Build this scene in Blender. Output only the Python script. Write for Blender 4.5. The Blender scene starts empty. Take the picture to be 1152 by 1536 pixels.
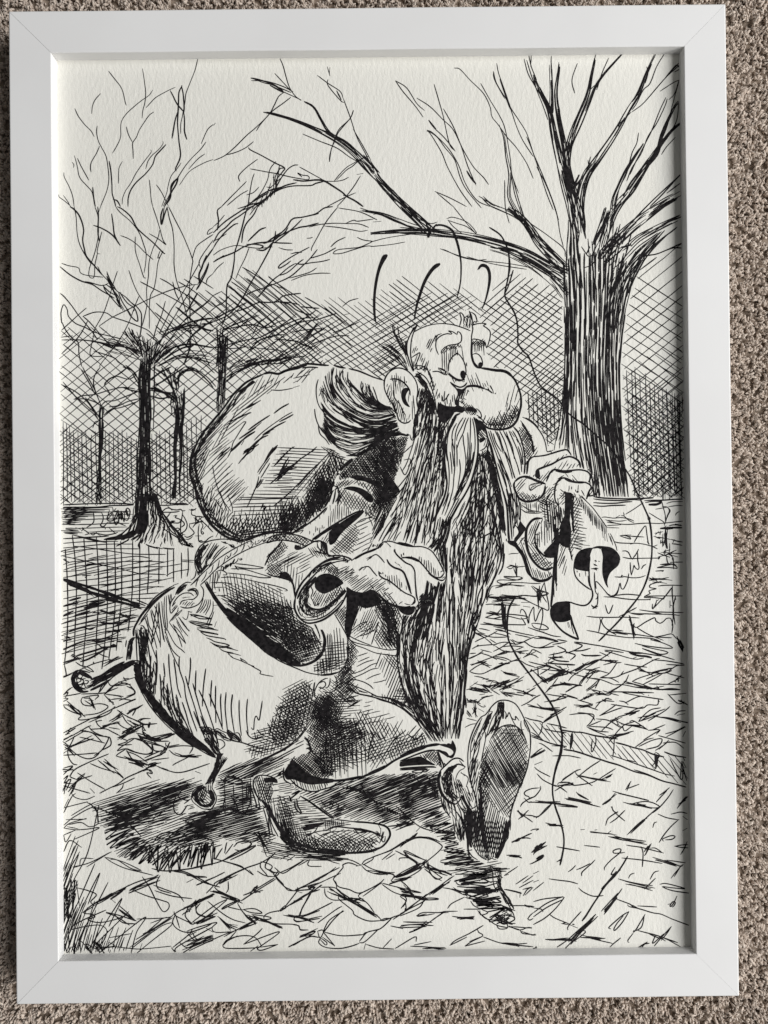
import bpy, bmesh, math, random
import numpy as np
from mathutils import Vector, Matrix, noise
from mathutils.geometry import tessellate_polygon

random.seed(7)
rng = np.random.default_rng(7)
SC = bpy.context.scene
COL = SC.collection

# ------------------------------------------------------------------ camera
W, H = 0.2375, 0.2375 * 1.3789          # outer size of the picture frame (metres)
TOP = 0.0125                            # height of the frame's front face above the carpet
CAMLOC = (0.00350, -0.00499, 0.25268 + TOP)
CAMROT = (0.0064224, -0.0008172, -0.0109279)
FPX = 1150.0                            # focal length in pixels of a 1152 x 1536 picture
cam = bpy.data.cameras.new('camera')
co = bpy.data.objects.new('camera', cam)
COL.objects.link(co)
co.location = CAMLOC
co.rotation_euler = CAMROT
cam.sensor_fit = 'VERTICAL'
cam.sensor_height = 24.0
cam.lens = FPX / 1536 * 24.0
cam.clip_start = 0.01
cam.clip_end = 50
SC.camera = co

# ------------------------------------------------------------------ light
SC.view_settings.view_transform = 'Standard'
SC.view_settings.look = 'None'
SC.view_settings.exposure = 0.0
SC.view_settings.gamma = 1.0
world = bpy.data.worlds.new('World')
SC.world = world
world.use_nodes = True
bg = world.node_tree.nodes['Background']
bg.inputs[0].default_value = (0.96, 0.98, 1.0, 1)
bg.inputs[1].default_value = 0.085


def area(name, loc, target, sx, sy, power, col):
    l = bpy.data.lights.new(name, 'AREA')
    l.shape = 'RECTANGLE'
    l.size, l.size_y = sx, sy
    l.energy = power
    l.color = col
    o = bpy.data.objects.new(name, l)
    COL.objects.link(o)
    o.location = loc
    d = Vector(target) - Vector(loc)
    o.rotation_euler = d.to_track_quat('-Z', 'Y').to_euler()
    return o


# a window beyond the right-hand side of the photograph, its light raking in low,
# and the paler wall and ceiling above that window
area('window_light', (1.40, -0.50, 0.66), (0, 0, 0), 1.7, 0.34, 15.0, (1.0, 0.975, 0.935))
area('bright_wall_light', (1.15, 0.10, 1.15), (0, 0, 0), 1.3, 0.9, 27.5, (0.985, 0.988, 1.0))


# ------------------------------------------------------------------ materials
def mat(name, col, rough=0.6, spec=0.3):
    m = bpy.data.materials.new(name)
    m.use_nodes = True
    nt = m.node_tree
    b = nt.nodes['Principled BSDF']
    b.inputs['Base Color'].default_value = (*col, 1)
    b.inputs['Roughness'].default_value = rough
    b.inputs['Specular IOR Level'].default_value = spec
    return m, nt, b


def nd(nt, typ, **kw):
    n = nt.nodes.new(typ)
    for k, v in kw.items():
        n.inputs[k.replace('_', ' ')].default_value = v
    return n


def ramp(nt, fac, stops):
    r = nt.nodes.new('ShaderNodeValToRGB')
    e = r.color_ramp.elements
    while len(e) < len(stops):
        e.new(0.5)
    for i, (p, c) in enumerate(stops):
        e[i].position = p
        e[i].color = (*c, 1)
    nt.links.new(fac, r.inputs[0])
    return r


# white foil-wrapped moulding
M_FRAME, nt, b = mat('white_foil', (0.76, 0.755, 0.745), 0.62, 0.22)
tc = nt.nodes.new('ShaderNodeTexCoord')
n1 = nd(nt, 'ShaderNodeTexNoise', Scale=2600.0, Detail=3.0)
n2 = nd(nt, 'ShaderNodeTexNoise', Scale=22.0, Detail=3.0)
nt.links.new(tc.outputs['Object'], n1.inputs[0])
nt.links.new(tc.outputs['Object'], n2.inputs[0])
r = ramp(nt, n2.outputs[0], [(0.3, (0.745, 0.74, 0.73)), (0.7, (0.785, 0.782, 0.772))])
nt.links.new(r.outputs[0], b.inputs['Base Color'])
bm_ = nd(nt, 'ShaderNodeBump', Strength=0.12, Distance=0.0001)
nt.links.new(n1.outputs[0], bm_.inputs['Height'])
nt.links.new(bm_.outputs[0], b.inputs['Normal'])

# cream watercolour paper with vertical felt marks
M_PAPER, nt, b = mat('watercolour_paper', (0.80, 0.79, 0.74), 0.9, 0.1)
tc = nt.nodes.new('ShaderNodeTexCoord')
mp = nt.nodes.new('ShaderNodeMapping')
mp.inputs['Scale'].default_value = (1.0, 0.42, 1.0)
nt.links.new(tc.outputs['Object'], mp.inputs[0])
n1 = nd(nt, 'ShaderNodeTexNoise', Scale=1000.0, Detail=3.0, Roughness=0.6)
n3 = nd(nt, 'ShaderNodeTexNoise', Scale=3600.0, Detail=2.0)
n2 = nd(nt, 'ShaderNodeTexNoise', Scale=14.0, Detail=4.0)
nt.links.new(mp.outputs[0], n1.inputs[0])
nt.links.new(tc.outputs['Object'], n3.inputs[0])
nt.links.new(tc.outputs['Object'], n2.inputs[0])
r = ramp(nt, n2.outputs[0], [(0.3, (0.775, 0.76, 0.695)), (0.7, (0.82, 0.805, 0.745))])
nt.links.new(r.outputs[0], b.inputs['Base Color'])
ad = nt.nodes.new('ShaderNodeMath')
ad.operation = 'MULTIPLY_ADD'
nt.links.new(n3.outputs[0], ad.inputs[0])
ad.inputs[1].default_value = 0.35
nt.links.new(n1.outputs[0], ad.inputs[2])
bm_ = nd(nt, 'ShaderNodeBump', Strength=0.6, Distance=0.00026)
nt.links.new(ad.outputs[0], bm_.inputs['Height'])
nt.links.new(bm_.outputs[0], b.inputs['Normal'])

M_INK, nt, b = mat('black_pen_ink', (0.012, 0.011, 0.012), 0.7, 0.06)
tc = nt.nodes.new('ShaderNodeTexCoord')
n1 = nd(nt, 'ShaderNodeTexNoise', Scale=900.0, Detail=2.0)
nt.links.new(tc.outputs['Object'], n1.inputs[0])
r = ramp(nt, n1.outputs[0], [(0.35, (0.006, 0.0055, 0.006)), (0.75, (0.026, 0.023, 0.024))])
nt.links.new(r.outputs[0], b.inputs['Base Color'])

M_BOARD, nt, b = mat('backing_board', (0.30, 0.22, 0.14), 0.9, 0.1)
tc = nt.nodes.new('ShaderNodeTexCoord')
n1 = nd(nt, 'ShaderNodeTexNoise', Scale=300.0, Detail=4.0)
nt.links.new(tc.outputs['Object'], n1.inputs[0])
r = ramp(nt, n1.outputs[0], [(0.3, (0.25, 0.18, 0.11)), (0.7, (0.34, 0.25, 0.16))])
nt.links.new(r.outputs[0], b.inputs['Base Color'])

# taupe twisted carpet yarn
M_YARN, nt, b = mat('taupe_carpet_yarn', (0.3, 0.24, 0.19), 0.95, 0.08)
tc = nt.nodes.new('ShaderNodeTexCoord')
gm = nt.nodes.new('ShaderNodeNewGeometry')
at = nt.nodes.new('ShaderNodeAttribute')
at.attribute_name = 'yarn'
n1 = nd(nt, 'ShaderNodeTexNoise', Scale=1800.0, Detail=4.0, Roughness=0.7, Distortion=0.8)
nt.links.new(tc.outputs['Object'], n1.inputs[0])
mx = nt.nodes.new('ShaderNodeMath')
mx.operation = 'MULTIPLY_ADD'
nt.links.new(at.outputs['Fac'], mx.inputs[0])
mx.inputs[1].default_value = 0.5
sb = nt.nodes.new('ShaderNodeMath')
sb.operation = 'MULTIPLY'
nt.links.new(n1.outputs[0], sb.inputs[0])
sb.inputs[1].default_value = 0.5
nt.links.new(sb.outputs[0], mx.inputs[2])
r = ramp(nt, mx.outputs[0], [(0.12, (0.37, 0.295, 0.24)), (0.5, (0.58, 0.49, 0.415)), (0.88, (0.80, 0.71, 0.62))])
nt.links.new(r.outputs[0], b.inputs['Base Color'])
n4 = nd(nt, 'ShaderNodeTexNoise', Scale=5200.0, Detail=2.0, Distortion=1.5)
nt.links.new(tc.outputs['Object'], n4.inputs[0])
bm_ = nd(nt, 'ShaderNodeBump', Strength=0.8, Distance=0.00018)
nt.links.new(n4.outputs[0], bm_.inputs['Height'])
nt.links.new(bm_.outputs[0], b.inputs['Normal'])

M_BASE, nt, b = mat('carpet_backing', (0.10, 0.075, 0.055), 1.0, 0.0)
tc = nt.nodes.new('ShaderNodeTexCoord')
n1 = nd(nt, 'ShaderNodeTexNoise', Scale=500.0, Detail=4.0)
nt.links.new(tc.outputs['Object'], n1.inputs[0])
r = ramp(nt, n1.outputs[0], [(0.3, (0.22, 0.17, 0.13)), (0.7, (0.36, 0.29, 0.23))])
nt.links.new(r.outputs[0], b.inputs['Base Color'])


# ------------------------------------------------------------------ object helpers
def mesh_obj(name, verts, faces, m, parent=None, smooth=False):
    me = bpy.data.meshes.new(name)
    me.from_pydata([tuple(v) for v in verts], [], faces)
    me.materials.append(m)
    if smooth:
        me.polygons.foreach_set('use_smooth', [True] * len(me.polygons))
    o = bpy.data.objects.new(name, me)
    COL.objects.link(o)
    if parent:
        o.parent = parent
    return o


def thing(name, label, cat):
    o = bpy.data.objects.new(name, None)
    o.empty_display_size = 0.02
    COL.objects.link(o)
    o['label'] = label
    o['category'] = cat
    return o


# ------------------------------------------------------------------ carpet
base = mesh_obj('carpet', [(-1.2, -1.2, -0.0024), (1.2, -1.2, -0.0024), (1.2, 1.2, -0.0024), (-1.2, 1.2, -0.0024)],
                [(0, 1, 2, 3)], M_BASE)
base['kind'] = 'structure'
base['label'] = 'taupe twist-pile carpet lying under and around the white frame'

PATCH = 0.05


def ico(sub):
    b_ = bmesh.new()
    bmesh.ops.create_icosphere(b_, subdivisions=sub, radius=1.0)
    v = np.array([x.co[:] for x in b_.verts])
    f = np.array([[y.index for y in x.verts] for x in b_.faces])
    b_.free()
    return v, f


def carpet_patch():
    bv, bf = ico(2)
    V, F, A = [], [], []
    off = 0
    step = 0.00195
    n = int(PATCH / step)
    for i in range(n):
        for j in range(n):
            cx = (i + 0.5 + random.uniform(-.5, .5)) * PATCH / n - PATCH / 2
            cy = (j + 0.5 + random.uniform(-.5, .5)) * PATCH / n - PATCH / 2
            lean = random.uniform(0, 6.283)
            hh = random.gauss(0, 0.0003)
            shade = random.random()
            k = random.choice((6, 6, 7))
            for q in range(k):                              # yarn ends crowded into one tuft
                a = lean + q * 6.283 / k + random.uniform(-.7, .7)
                rr = random.uniform(.0001, .00125)
                sc = random.uniform(.6, 1.25)
                sx, sy, sz = .00046 * sc, .00036 * sc * random.uniform(.8, 1.3), .00105
                ph = np.array([random.uniform(0, 50) for _ in range(3)])
                lump = np.array([noise.noise(Vector(p * 2.6 + ph)) for p in bv])
                p = bv * (1 + 0.8 * lump)[:, None] * np.array([sx, sy, sz])
                tip, dr = random.uniform(.2, 1.15), random.uniform(0, 6.283)   # each end flops its own way
                ct, st = math.cos(tip), math.sin(tip)
                px, pz = p[:, 0] * ct + p[:, 2] * st, -p[:, 0] * st + p[:, 2] * ct
                x = px * math.cos(dr) - p[:, 1] * math.sin(dr)
                y = px * math.sin(dr) + p[:, 1] * math.cos(dr)
                x = x + cx + math.cos(a) * rr
                y = y + cy + math.sin(a) * rr
                z = pz - .0014 + hh + random.uniform(-.0004, .0004) - rr * .25
                V.append(np.stack([x, y, z], 1))
                F.append(bf + off)
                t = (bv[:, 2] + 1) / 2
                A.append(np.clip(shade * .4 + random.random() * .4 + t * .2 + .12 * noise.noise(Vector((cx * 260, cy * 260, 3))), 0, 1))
                off += len(bv)
    V = np.concatenate(V)
    F = np.concatenate(F)
    A = np.concatenate(A)
    me = bpy.data.meshes.new('carpet_pile')
    me.from_pydata(V.tolist(), [], F.tolist())
    me.polygons.foreach_set('use_smooth', [True] * len(me.polygons))
    at_ = me.attributes.new('yarn', 'FLOAT', 'POINT')
    at_.data.foreach_set('value', A.astype(np.float32))
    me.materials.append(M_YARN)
    return me


def carpet_pile():
    me = carpet_patch()
    src = bpy.data.objects.new('pile_tuft_patch', me)      # not linked: only a source of instances
    # points where the patch repeats, quarter-turned at random
    R = 9
    pts = [((i + .5) * PATCH, (j + .5) * PATCH, 0) for i in range(-R, R) for j in range(-R, R)]
    pm = bpy.data.meshes.new('carpet_pile')
    pm.from_pydata(pts, [], [])
    o = bpy.data.objects.new('carpet_pile', pm)
    COL.objects.link(o)
    ng = bpy.data.node_groups.new('carpet_pile', 'GeometryNodeTree')
    ng.interface.new_socket('Geometry', in_out='INPUT', socket_type='NodeSocketGeometry')
    ng.interface.new_socket('Geometry', in_out='OUTPUT', socket_type='NodeSocketGeometry')
    gi = ng.nodes.new('NodeGroupInput')
    go = ng.nodes.new('NodeGroupOutput')
    ip = ng.nodes.new('GeometryNodeInstanceOnPoints')
    oi = ng.nodes.new('GeometryNodeObjectInfo')
    oi.inputs[0].default_value = src
    rv = ng.nodes.new('FunctionNodeRandomValue')
    rv.data_type = 'INT'
    rv.inputs[4].default_value = 0
    rv.inputs[5].default_value = 3
    mu = ng.nodes.new('ShaderNodeMath')
    mu.operation = 'MULTIPLY'
    mu.inputs[1].default_value = math.pi / 2
    cx = ng.nodes.new('ShaderNodeCombineXYZ')
    L_ = ng.links.new
    L_(gi.outputs[0], ip.inputs['Points'])
    L_(oi.outputs['Geometry'], ip.inputs['Instance'])
    L_(rv.outputs[2], mu.inputs[0])
    L_(mu.outputs[0], cx.inputs[2])
    L_(cx.outputs[0], ip.inputs['Rotation'])
    L_(ip.outputs[0], go.inputs[0])
    md = o.modifiers.new('pile', 'NODES')
    md.node_group = ng
    o['kind'] = 'stuff'
    o['label'] = 'short twisted taupe carpet pile around the white frame'
    return o


carpet_pile()

# ------------------------------------------------------------------ picture frame
frame = thing('picture_frame', 'white box-section picture frame with mitred corners, lying flat on the taupe carpet', 'picture frame')
RW = 0.01405        # face width of a rail
DEEP = 0.0042       # from the face down to the paper
PZ = TOP - DEEP     # height of the paper


def rail(side, length):
    """one mitred rail along +x; profile in (inward, z)"""
    r1 = 0.00055
    prof = [(0.0, -0.003)]
    for k in range(7):                       # rounded outer arris
        a = math.pi - k * math.pi / 12
        prof.append((r1 + r1 * math.cos(a), TOP - r1 + r1 * math.sin(a)))
    r2 = 0.0003
    for k in range(4):                       # crisp inner arris
        a = math.pi / 2 - k * math.pi / 6
        prof.append((RW - r2 + r2 * math.cos(a), TOP - r2 + r2 * math.sin(a)))
    prof.append((RW + 0.00008, PZ - 0.0012))
    prof.append((RW - 0.004, PZ - 0.0012))
    prof.append((RW - 0.004, -0.003))
    g = 0.00004                              # hairline gap at the mitre
    n = 24
    verts, faces = [], []
    m = len(prof)
    for i in range(n + 1):
        t = i / n
        for (d, z) in prof:
            x0, x1 = d + g, length - d - g
            wob = 0.00003 * math.sin(i * .9 + side)
            verts.append((x0 + (x1 - x0) * t - length / 2, d + wob, z))
    for i in range(n):
        for j in range(m):
            k = (j + 1) % m
            faces.append((i * m + j, i * m + k, (i + 1) * m + k, (i + 1) * m + j))
    faces.append(tuple(range(m)))
    faces.append(tuple(n * m + j for j in reversed(range(m))))
    o = mesh_obj('rail', verts, faces, M_FRAME, frame)
    me = o.data
    # recalc normals
    b_ = bmesh.new()
    b_.from_mesh(me)
    bmesh.ops.recalc_face_normals(b_, faces=b_.faces)
    b_.to_mesh(me)
    b_.free()
    return o


for k, (ln, cx, cy, rz) in enumerate([(W, 0, -H / 2, 0), (H, W / 2, 0, math.pi / 2), (W, 0, H / 2, math.pi), (H, -W / 2, 0, -math.pi / 2)]):
    o = rail(k, ln)
    o.location = (cx, cy, 0)
    o.rotation_euler = (0, 0, rz)
e = RW - 0.0035
board = mesh_obj('backing_board', [(sx * (W / 2 - e), sy * (H / 2 - e), z) for z in (PZ - 0.0045, PZ - 0.0015) for sx, sy in ((-1, -1), (1, -1), (1, 1), (-1, 1))],
                 [(3, 2, 1, 0), (4, 5, 6, 7), (0, 1, 5, 4), (1, 2, 6, 5), (2, 3, 7, 6), (3, 0, 4, 7)], M_BOARD, frame)

# ------------------------------------------------------------------ the drawing
art = thing('ink_drawing', 'ink drawing of a stooped long-bearded man among bare trees, held inside the white frame', 'drawing')
e = RW - 0.0012
nx, ny = 60, 84
vs, fs = [], []
for j in range(ny + 1):
    for i in range(nx + 1):
        x = -(W / 2 - e) + 2 * (W / 2 - e) * i / nx
        y = -(H / 2 - e) + 2 * (H / 2 - e) * j / ny
        vs.append((x, y, PZ))
for j in range(ny):
    for i in range(nx):
        a = j * (nx + 1) + i
        fs.append((a, a + 1, a + nx + 2, a + nx + 1))
mesh_obj('paper', vs, fs, M_PAPER, art)

# sheet co-ordinates (0..1152, 0..1536, y down) -> metres on the paper
rx, ry, rz_ = CAMROT
RM = np.array(Matrix.Rotation(rz_, 3, 'Z') @ Matrix.Rotation(ry, 3, 'Y') @ Matrix.Rotation(rx, 3, 'X'))


def to_sheet(p):
    p = np.asarray(p, float)
    d = np.stack([(p[:, 0] - 576) / FPX, -(p[:, 1] - 768) / FPX, -np.ones(len(p))], 1) @ RM.T
    t = (PZ - CAMLOC[2]) / d[:, 2]
    return np.array(CAMLOC[:2]) + d[:, :2] * t[:, None]


STROKES = []      # [group, pts, width]
FILLS = []
CUR = {'g': 'x', 'o': (0, 0), 's': 1.0}


def G(name):
    CUR['g'] = name


def T(x, y, s=1.0):
    CUR['o'] = (x, y)
    CUR['s'] = s


def P_(s):
    if isinstance(s, str):
        v = np.array([float(q) for q in s.replace(',', ' ').split()]).reshape(-1, 2)
    else:
        v = np.asarray(s, float).reshape(-1, 2)
    return v / CUR['s'] + np.array(CUR['o'])


def smooth(p, step=2.2, closed=False):
    """Catmull-Rom through p, resampled about every `step` units"""
    n = len(p)
    if n < 3:
        m = max(2, int(np.linalg.norm(p[-1] - p[0]) / 7) + 1)
        t = np.linspace(0, 1, m)[:, None]
        return p[0] * (1 - t) + p[-1] * t
    q = np.vstack([2 * p[0] - p[1], p, 2 * p[-1] - p[-2]])
    out = []
    for i in range(1, n):
        a, b_, c, d = q[i - 1], q[i], q[i + 1], q[i + 2]
        k = max(1, int(np.ceil(np.linalg.norm(c - b_) / step)))
        t = (np.arange(k) / k)[:, None]
        out.append(0.5 * (2 * b_ + (c - a) * t + (2 * a - 5 * b_ + 4 * c - d) * t ** 2 + (3 * b_ - a - 3 * c + d) * t ** 3))
    out.append(p[-1][None])
    return np.vstack(out)


def pen(w):
    """one fine pen made nearly all of it: heavy marks are bundles of fine ones"""
    return w * 1.08 if w < 1.3 else 1.02 + .27 * w


def raw(p, w):
    STROKES.append([CUR['g'], p, w])


def L(w, s):
    """explicit pen strokes in tile co-ordinates, ';' between strokes"""
    for part in s.split(';'):
        if part.strip():
            raw(smooth(P_(part)), w)


def inside(p, poly):
    x, y = p[:, 0][:, None], p[:, 1][:, None]
    x0, y0 = poly[:, 0], poly[:, 1]
    x1, y1 = np.roll(x0, -1), np.roll(y0, -1)
    c = ((y0 > y) != (y1 > y))
    with np.errstate(divide='ignore', invalid='ignore'):
        xi = (x1 - x0) * (y - y0) / (y1 - y0 + 1e-12) + x0
    return (np.sum(c & (x < xi), axis=1) % 2) == 1


def K(poly, groups=None):
    """nothing drawn so far may show inside this outline (what stands in front was left white)"""
    pl = smooth(np.vstack([P_(poly), P_(poly)[:1]]), 5)[:-1]
    lo, hi = pl.min(0), pl.max(0)
    new = []
    for g, p, w in STROKES:
        if (groups and g not in groups) or (p.max(0) < lo).any() or (p.min(0) > hi).any():
            new.append([g, p, w])
            continue
        # resample straight pieces finely enough
        seg = np.linalg.norm(np.diff(p, axis=0), axis=1)
        q = [p[:1]]
        for i, l in enumerate(seg):
            k = max(1, int(l / 2.0))
            t = (np.arange(1, k + 1) / k)[:, None]
            q.append(p[i] * (1 - t) + p[i + 1] * t)
        q = np.vstack(q)
        ins = inside(q, pl)
        if not ins.any():
            new.append([g, p, w])
            continue
        run = []
        for k in range(len(q)):
            if ins[k]:
                if len(run) > 1:
                    new.append([g, q[run[0]:run[-1] + 1], w])
                run = []
            else:
                run.append(k)
        if len(run) > 1:
            new.append([g, q[run[0]:run[-1] + 1], w])
    STROKES[:] = new


def H_(w, ang, sp, poly, j=3.0, bow=0.0, brk=0.0, drift=0.0):
    """hand hatching clipped to an outline; ang in degrees, y down; sp in sheet units"""
    pl = P_(poly)
    w = pen(w)
    a = math.radians(ang)
    ca, sa = math.cos(a), math.sin(a)
    R_ = np.array([[ca, sa], [-sa, ca]])
    q = pl @ R_.T
    y = q[:, 1].min() + sp * random.random()
    while y < q[:, 1].max():
        xs = []
        n = len(q)
        for i in range(n):
            (xa, ya), (xb, yb) = q[i], q[(i + 1) % n]
            if (ya > y) != (yb > y):
                xs.append(xa + (y - ya) / (yb - ya) * (xb - xa))
        xs.sort()
        for k in range(0, len(xs) - 1, 2):
            x0, x1 = xs[k] + random.uniform(-j, j), xs[k + 1] + random.uniform(-j, j)
            if x1 - x0 < 2.5:
                continue
            cuts = [x0, x1]
            if brk and x1 - x0 > brk * 1.3:
                c = random.uniform(.35, .65)
                xm = x0 + (x1 - x0) * c
                cuts = [x0, xm + random.uniform(-2, 5), xm + random.uniform(-5, 2), x1]
            for c in range(0, len(cuts), 2):
                u0, u1 = cuts[c], cuts[c + 1]
                m = max(3, int((u1 - u0) / 14))
                t = np.linspace(0, 1, m)
                X = u0 + (u1 - u0) * t
                tl = random.uniform(-.012, .012) * (u1 - u0)
                Y = y + (t - .5) * tl + bow * (u1 - u0) * 4 * t * (1 - t) + rng.normal(0, .22, m)
                raw(np.stack([X, Y], 1) @ R_, w * random.uniform(.82, 1.18))
        y += sp * random.uniform(.80, 1.22)


def guide(s, m=40):
    p = smooth(P_(s), 2.0)
    d = np.concatenate([[0], np.cumsum(np.linalg.norm(np.diff(p, axis=0), axis=1))])
    t = np.linspace(0, d[-1], m)
    return np.stack([np.interp(t, d, p[:, 0]), np.interp(t, d, p[:, 1])], 1), d[-1]


def F(w, guides, n, lo=.2, hi=.6, jit=.6, wild=0.0, s0=0.0, s1=1.0, bias=1.0):
    """n strokes flowing between consecutive guide lines ('|' between guides)"""
    gs = [guide(x) for x in guides.split('|')]
    k = len(gs) - 1
    w = pen(w) * .86
    n = int(n * .78)
    o1, o2 = random.random(), random.random()
    for q_ in range(n):                                   # evenly scattered, as a steady hand spaces them
        u = ((o1 + q_ * .7548776662 + random.gauss(0, .009)) % 1.0) ** bias * k
        va = (o2 + q_ * .5698402910 + random.uniform(-.02, .02)) % 1.0
        i = min(int(u), k - 1)
        f = u - i
        ln = random.uniform(lo, hi)
        a = s0 - ln * .4 + (s1 - ln * .6 - s0 + ln * .4) * va
        b_ = min(s1, a + ln)
        a = max(s0, a)
        if b_ - a < .02:
            continue
        f2 = f + random.uniform(-wild, wild)
        length = (gs[i][1] + gs[i + 1][1]) / 2 * (b_ - a)
        m = max(4, int(length / 5))
        t = np.linspace(a, b_, m) * 39
        ff = np.clip(np.linspace(f, f2, m), -.03, 1.03)[:, None]
        A = np.stack([np.interp(t, range(40), gs[i][0][:, c]) for c in (0, 1)], 1)
        B = np.stack([np.interp(t, range(40), gs[i + 1][0][:, c]) for c in (0, 1)], 1)
        p = A * (1 - ff) + B * ff
        ph, am = random.uniform(0, 6.28), random.uniform(0, jit)
        p = p + am * np.sin(np.linspace(0, 3, m) * 2 + ph)[:, None] * np.array([.7, .3])
        raw(p, w * random.uniform(.7, 1.3))


def BR(w, spine, r0, r1, n, lo=.25, hi=.7):
    """a limb drawn as a bundle of strokes along its spine, thickness r0 -> r1"""
    g, ln = guide(spine)
    tan = np.gradient(g, axis=0)
    nor = np.stack([-tan[:, 1], tan[:, 0]], 1) / (np.linalg.norm(tan, axis=1)[:, None] + 1e-9)
    rad = np.linspace(r0, r1, 40)[:, None]
    w = pen(w) * .88
    n = int(n * .62)
    for k in range(n):
        if k < 2:
            o, a, b_ = (-1 if k == 0 else 1), random.uniform(0, .06), random.uniform(.9, 1)
        else:
            o = random.uniform(-1, 1)
            l_ = random.uniform(lo, hi)
            a = random.uniform(-.1, 1 - l_ * .7)
            b_ = min(1, a + l_)
            a = max(0, a)
        m = max(4, int(ln * (b_ - a) / 6))
        t = np.linspace(a, b_, m) * 39
        wob = o + random.uniform(-.25, .25) * np.sin(np.linspace(0, random.uniform(2, 6), m) + random.random() * 6)
        q = g + nor * rad
        c = np.stack([np.interp(t, range(40), g[:, i]) for i in (0, 1)], 1)
        e_ = np.stack([np.interp(t, range(40), (nor * rad)[:, i]) for i in (0, 1)], 1)
        raw(c + e_ * wob[:, None], w * random.uniform(.75, 1.25))


def B(s, sm=True):
    """solid black shape"""
    p = P_(s)
    if sm:
        p = smooth(np.vstack([p, p[:1]]), 2.5)[:-1]
    FILLS.append([CUR['g'], p])


def TK(w, s, n=3, spread=2.0, jl=3.0):
    """heavy tick: several quick overlapping strokes, each given as x0 y0 x1 y1"""
    v = P_(s).reshape(-1, 4)
    w = pen(w) * .92
    for x0, y0, x1, y1 in v:
        d = np.array([x1 - x0, y1 - y0])
        nn = np.array([-d[1], d[0]]) / (np.linalg.norm(d) + 1e-9)
        for _ in range(n):
            a = np.array([x0, y0]) + nn * random.uniform(-spread, spread) * .5 + d / (np.linalg.norm(d) + 1e-9) * random.uniform(-jl, jl)
            b_ = np.array([x1, y1]) + nn * random.uniform(-spread, spread) * .5 + d / (np.linalg.norm(d) + 1e-9) * random.uniform(-jl, jl)
            mid = (a + b_) / 2 + nn * random.uniform(-.5, .5)
            raw(smooth(np.array([a, mid, b_]), 4), w * random.uniform(.8, 1.2))


def ZZ(w, a, b, n, jit=1.5):
    """a zigzag scribble between two guide lines"""
    A, _ = guide(a)
    Bq, _ = guide(b)
    pts = []
    for k in range(n):
        t = (k + random.uniform(-.2, .2)) / max(1, n - 1) * 39
        t = min(39, max(0, t))
        S = A if k % 2 == 0 else Bq
        pts.append([np.interp(t, range(40), S[:, 0]) + random.uniform(-jit, jit), np.interp(t, range(40), S[:, 1]) + random.uniform(-jit, jit)])
    pts = np.array(pts)
    # keep the turns tight: a little rounding only
    out = [pts[0]]
    for k in range(1, len(pts)):
        d = pts[k] - pts[k - 1]
        out += [pts[k - 1] + d * .12, pts[k - 1] + d * .5 + rng.normal(0, .3, 2), pts[k - 1] + d * .88]
    raw(smooth(np.array(out), 2.5), w)

# ================================================================== the pen drawing itself
ORDER = ['drawn_fence_hatching', 'drawn_fence_hatching#right', 'drawn_slender_tree', 'drawn_bare_tree', 'drawn_slender_tree#2', 'drawn_big_tree', 'drawn_wall',
         'drawn_lawn', 'drawn_paving', 'drawn_kerb', 'drawn_shadow', 'drawn_grass', 'drawn_pot', 'drawn_pot_knob', 'drawn_pot_knob#2', 'drawn_bundle', 'drawn_sack',
         'drawn_man', 'drawn_hair', 'drawn_head', 'drawn_ear', 'drawn_nose', 'drawn_eye', 'drawn_eye#2', 'drawn_eyebrow', 'drawn_eyebrow#2',
         'drawn_beard', 'drawn_moustache', 'drawn_sleeve', 'drawn_hand', 'drawn_hand#2', 'drawn_scroll', 'drawn_trousers', 'drawn_shoe', 'drawn_shoe#2',
         'drawn_flying_hair', 'drawn_curved_line', 'drawn_curved_line#2', 'drawn_rope']
PARENT = {k: 'drawn_man' for k in ('drawn_hair', 'drawn_head', 'drawn_ear', 'drawn_nose', 'drawn_eye', 'drawn_eye#2', 'drawn_eyebrow', 'drawn_eyebrow#2',
                                   'drawn_beard', 'drawn_moustache', 'drawn_sleeve', 'drawn_hand', 'drawn_hand#2', 'drawn_trousers', 'drawn_shoe', 'drawn_shoe#2')}
PARENT.update({'drawn_pot_knob': 'drawn_pot', 'drawn_pot_knob#2': 'drawn_pot'})

# ------------------------------------------------------------------ fence / hedge hatching behind the figure
G('drawn_fence_hatching')
T(0, 0)
LEFT = '92,486 120,494 150,486 180,500 215,498 240,494 262,470 280,440 318,432 330,440 352,412 372,404 395,418 420,432 445,448 470,462 486,462 486,560 400,560 330,640 300,690 300,756 92,756'
H_(1.25, 40, 11.6, LEFT, j=5)
H_(1.2, -39, 11.8, '92,492 120,496 150,492 180,508 215,508 240,500 290,455 330,450 400,462 486,470 486,560 400,560 330,640 300,690 300,756 92,756', j=5)
H_(1.25, 34, 11.5, '92,628 130,640 200,655 300,650 300,756 92,756', j=4)
H_(1.2, -40, 13, '92,640 130,650 200,660 300,650 300,756 92,756', j=4)
H_(1.4, 89, 6.6, '92,636 104,632 112,650 130,648 165,650 185,648 205,656 232,652 262,648 290,628 310,625 305,690 292,690 290,754 92,754', j=5)
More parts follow.
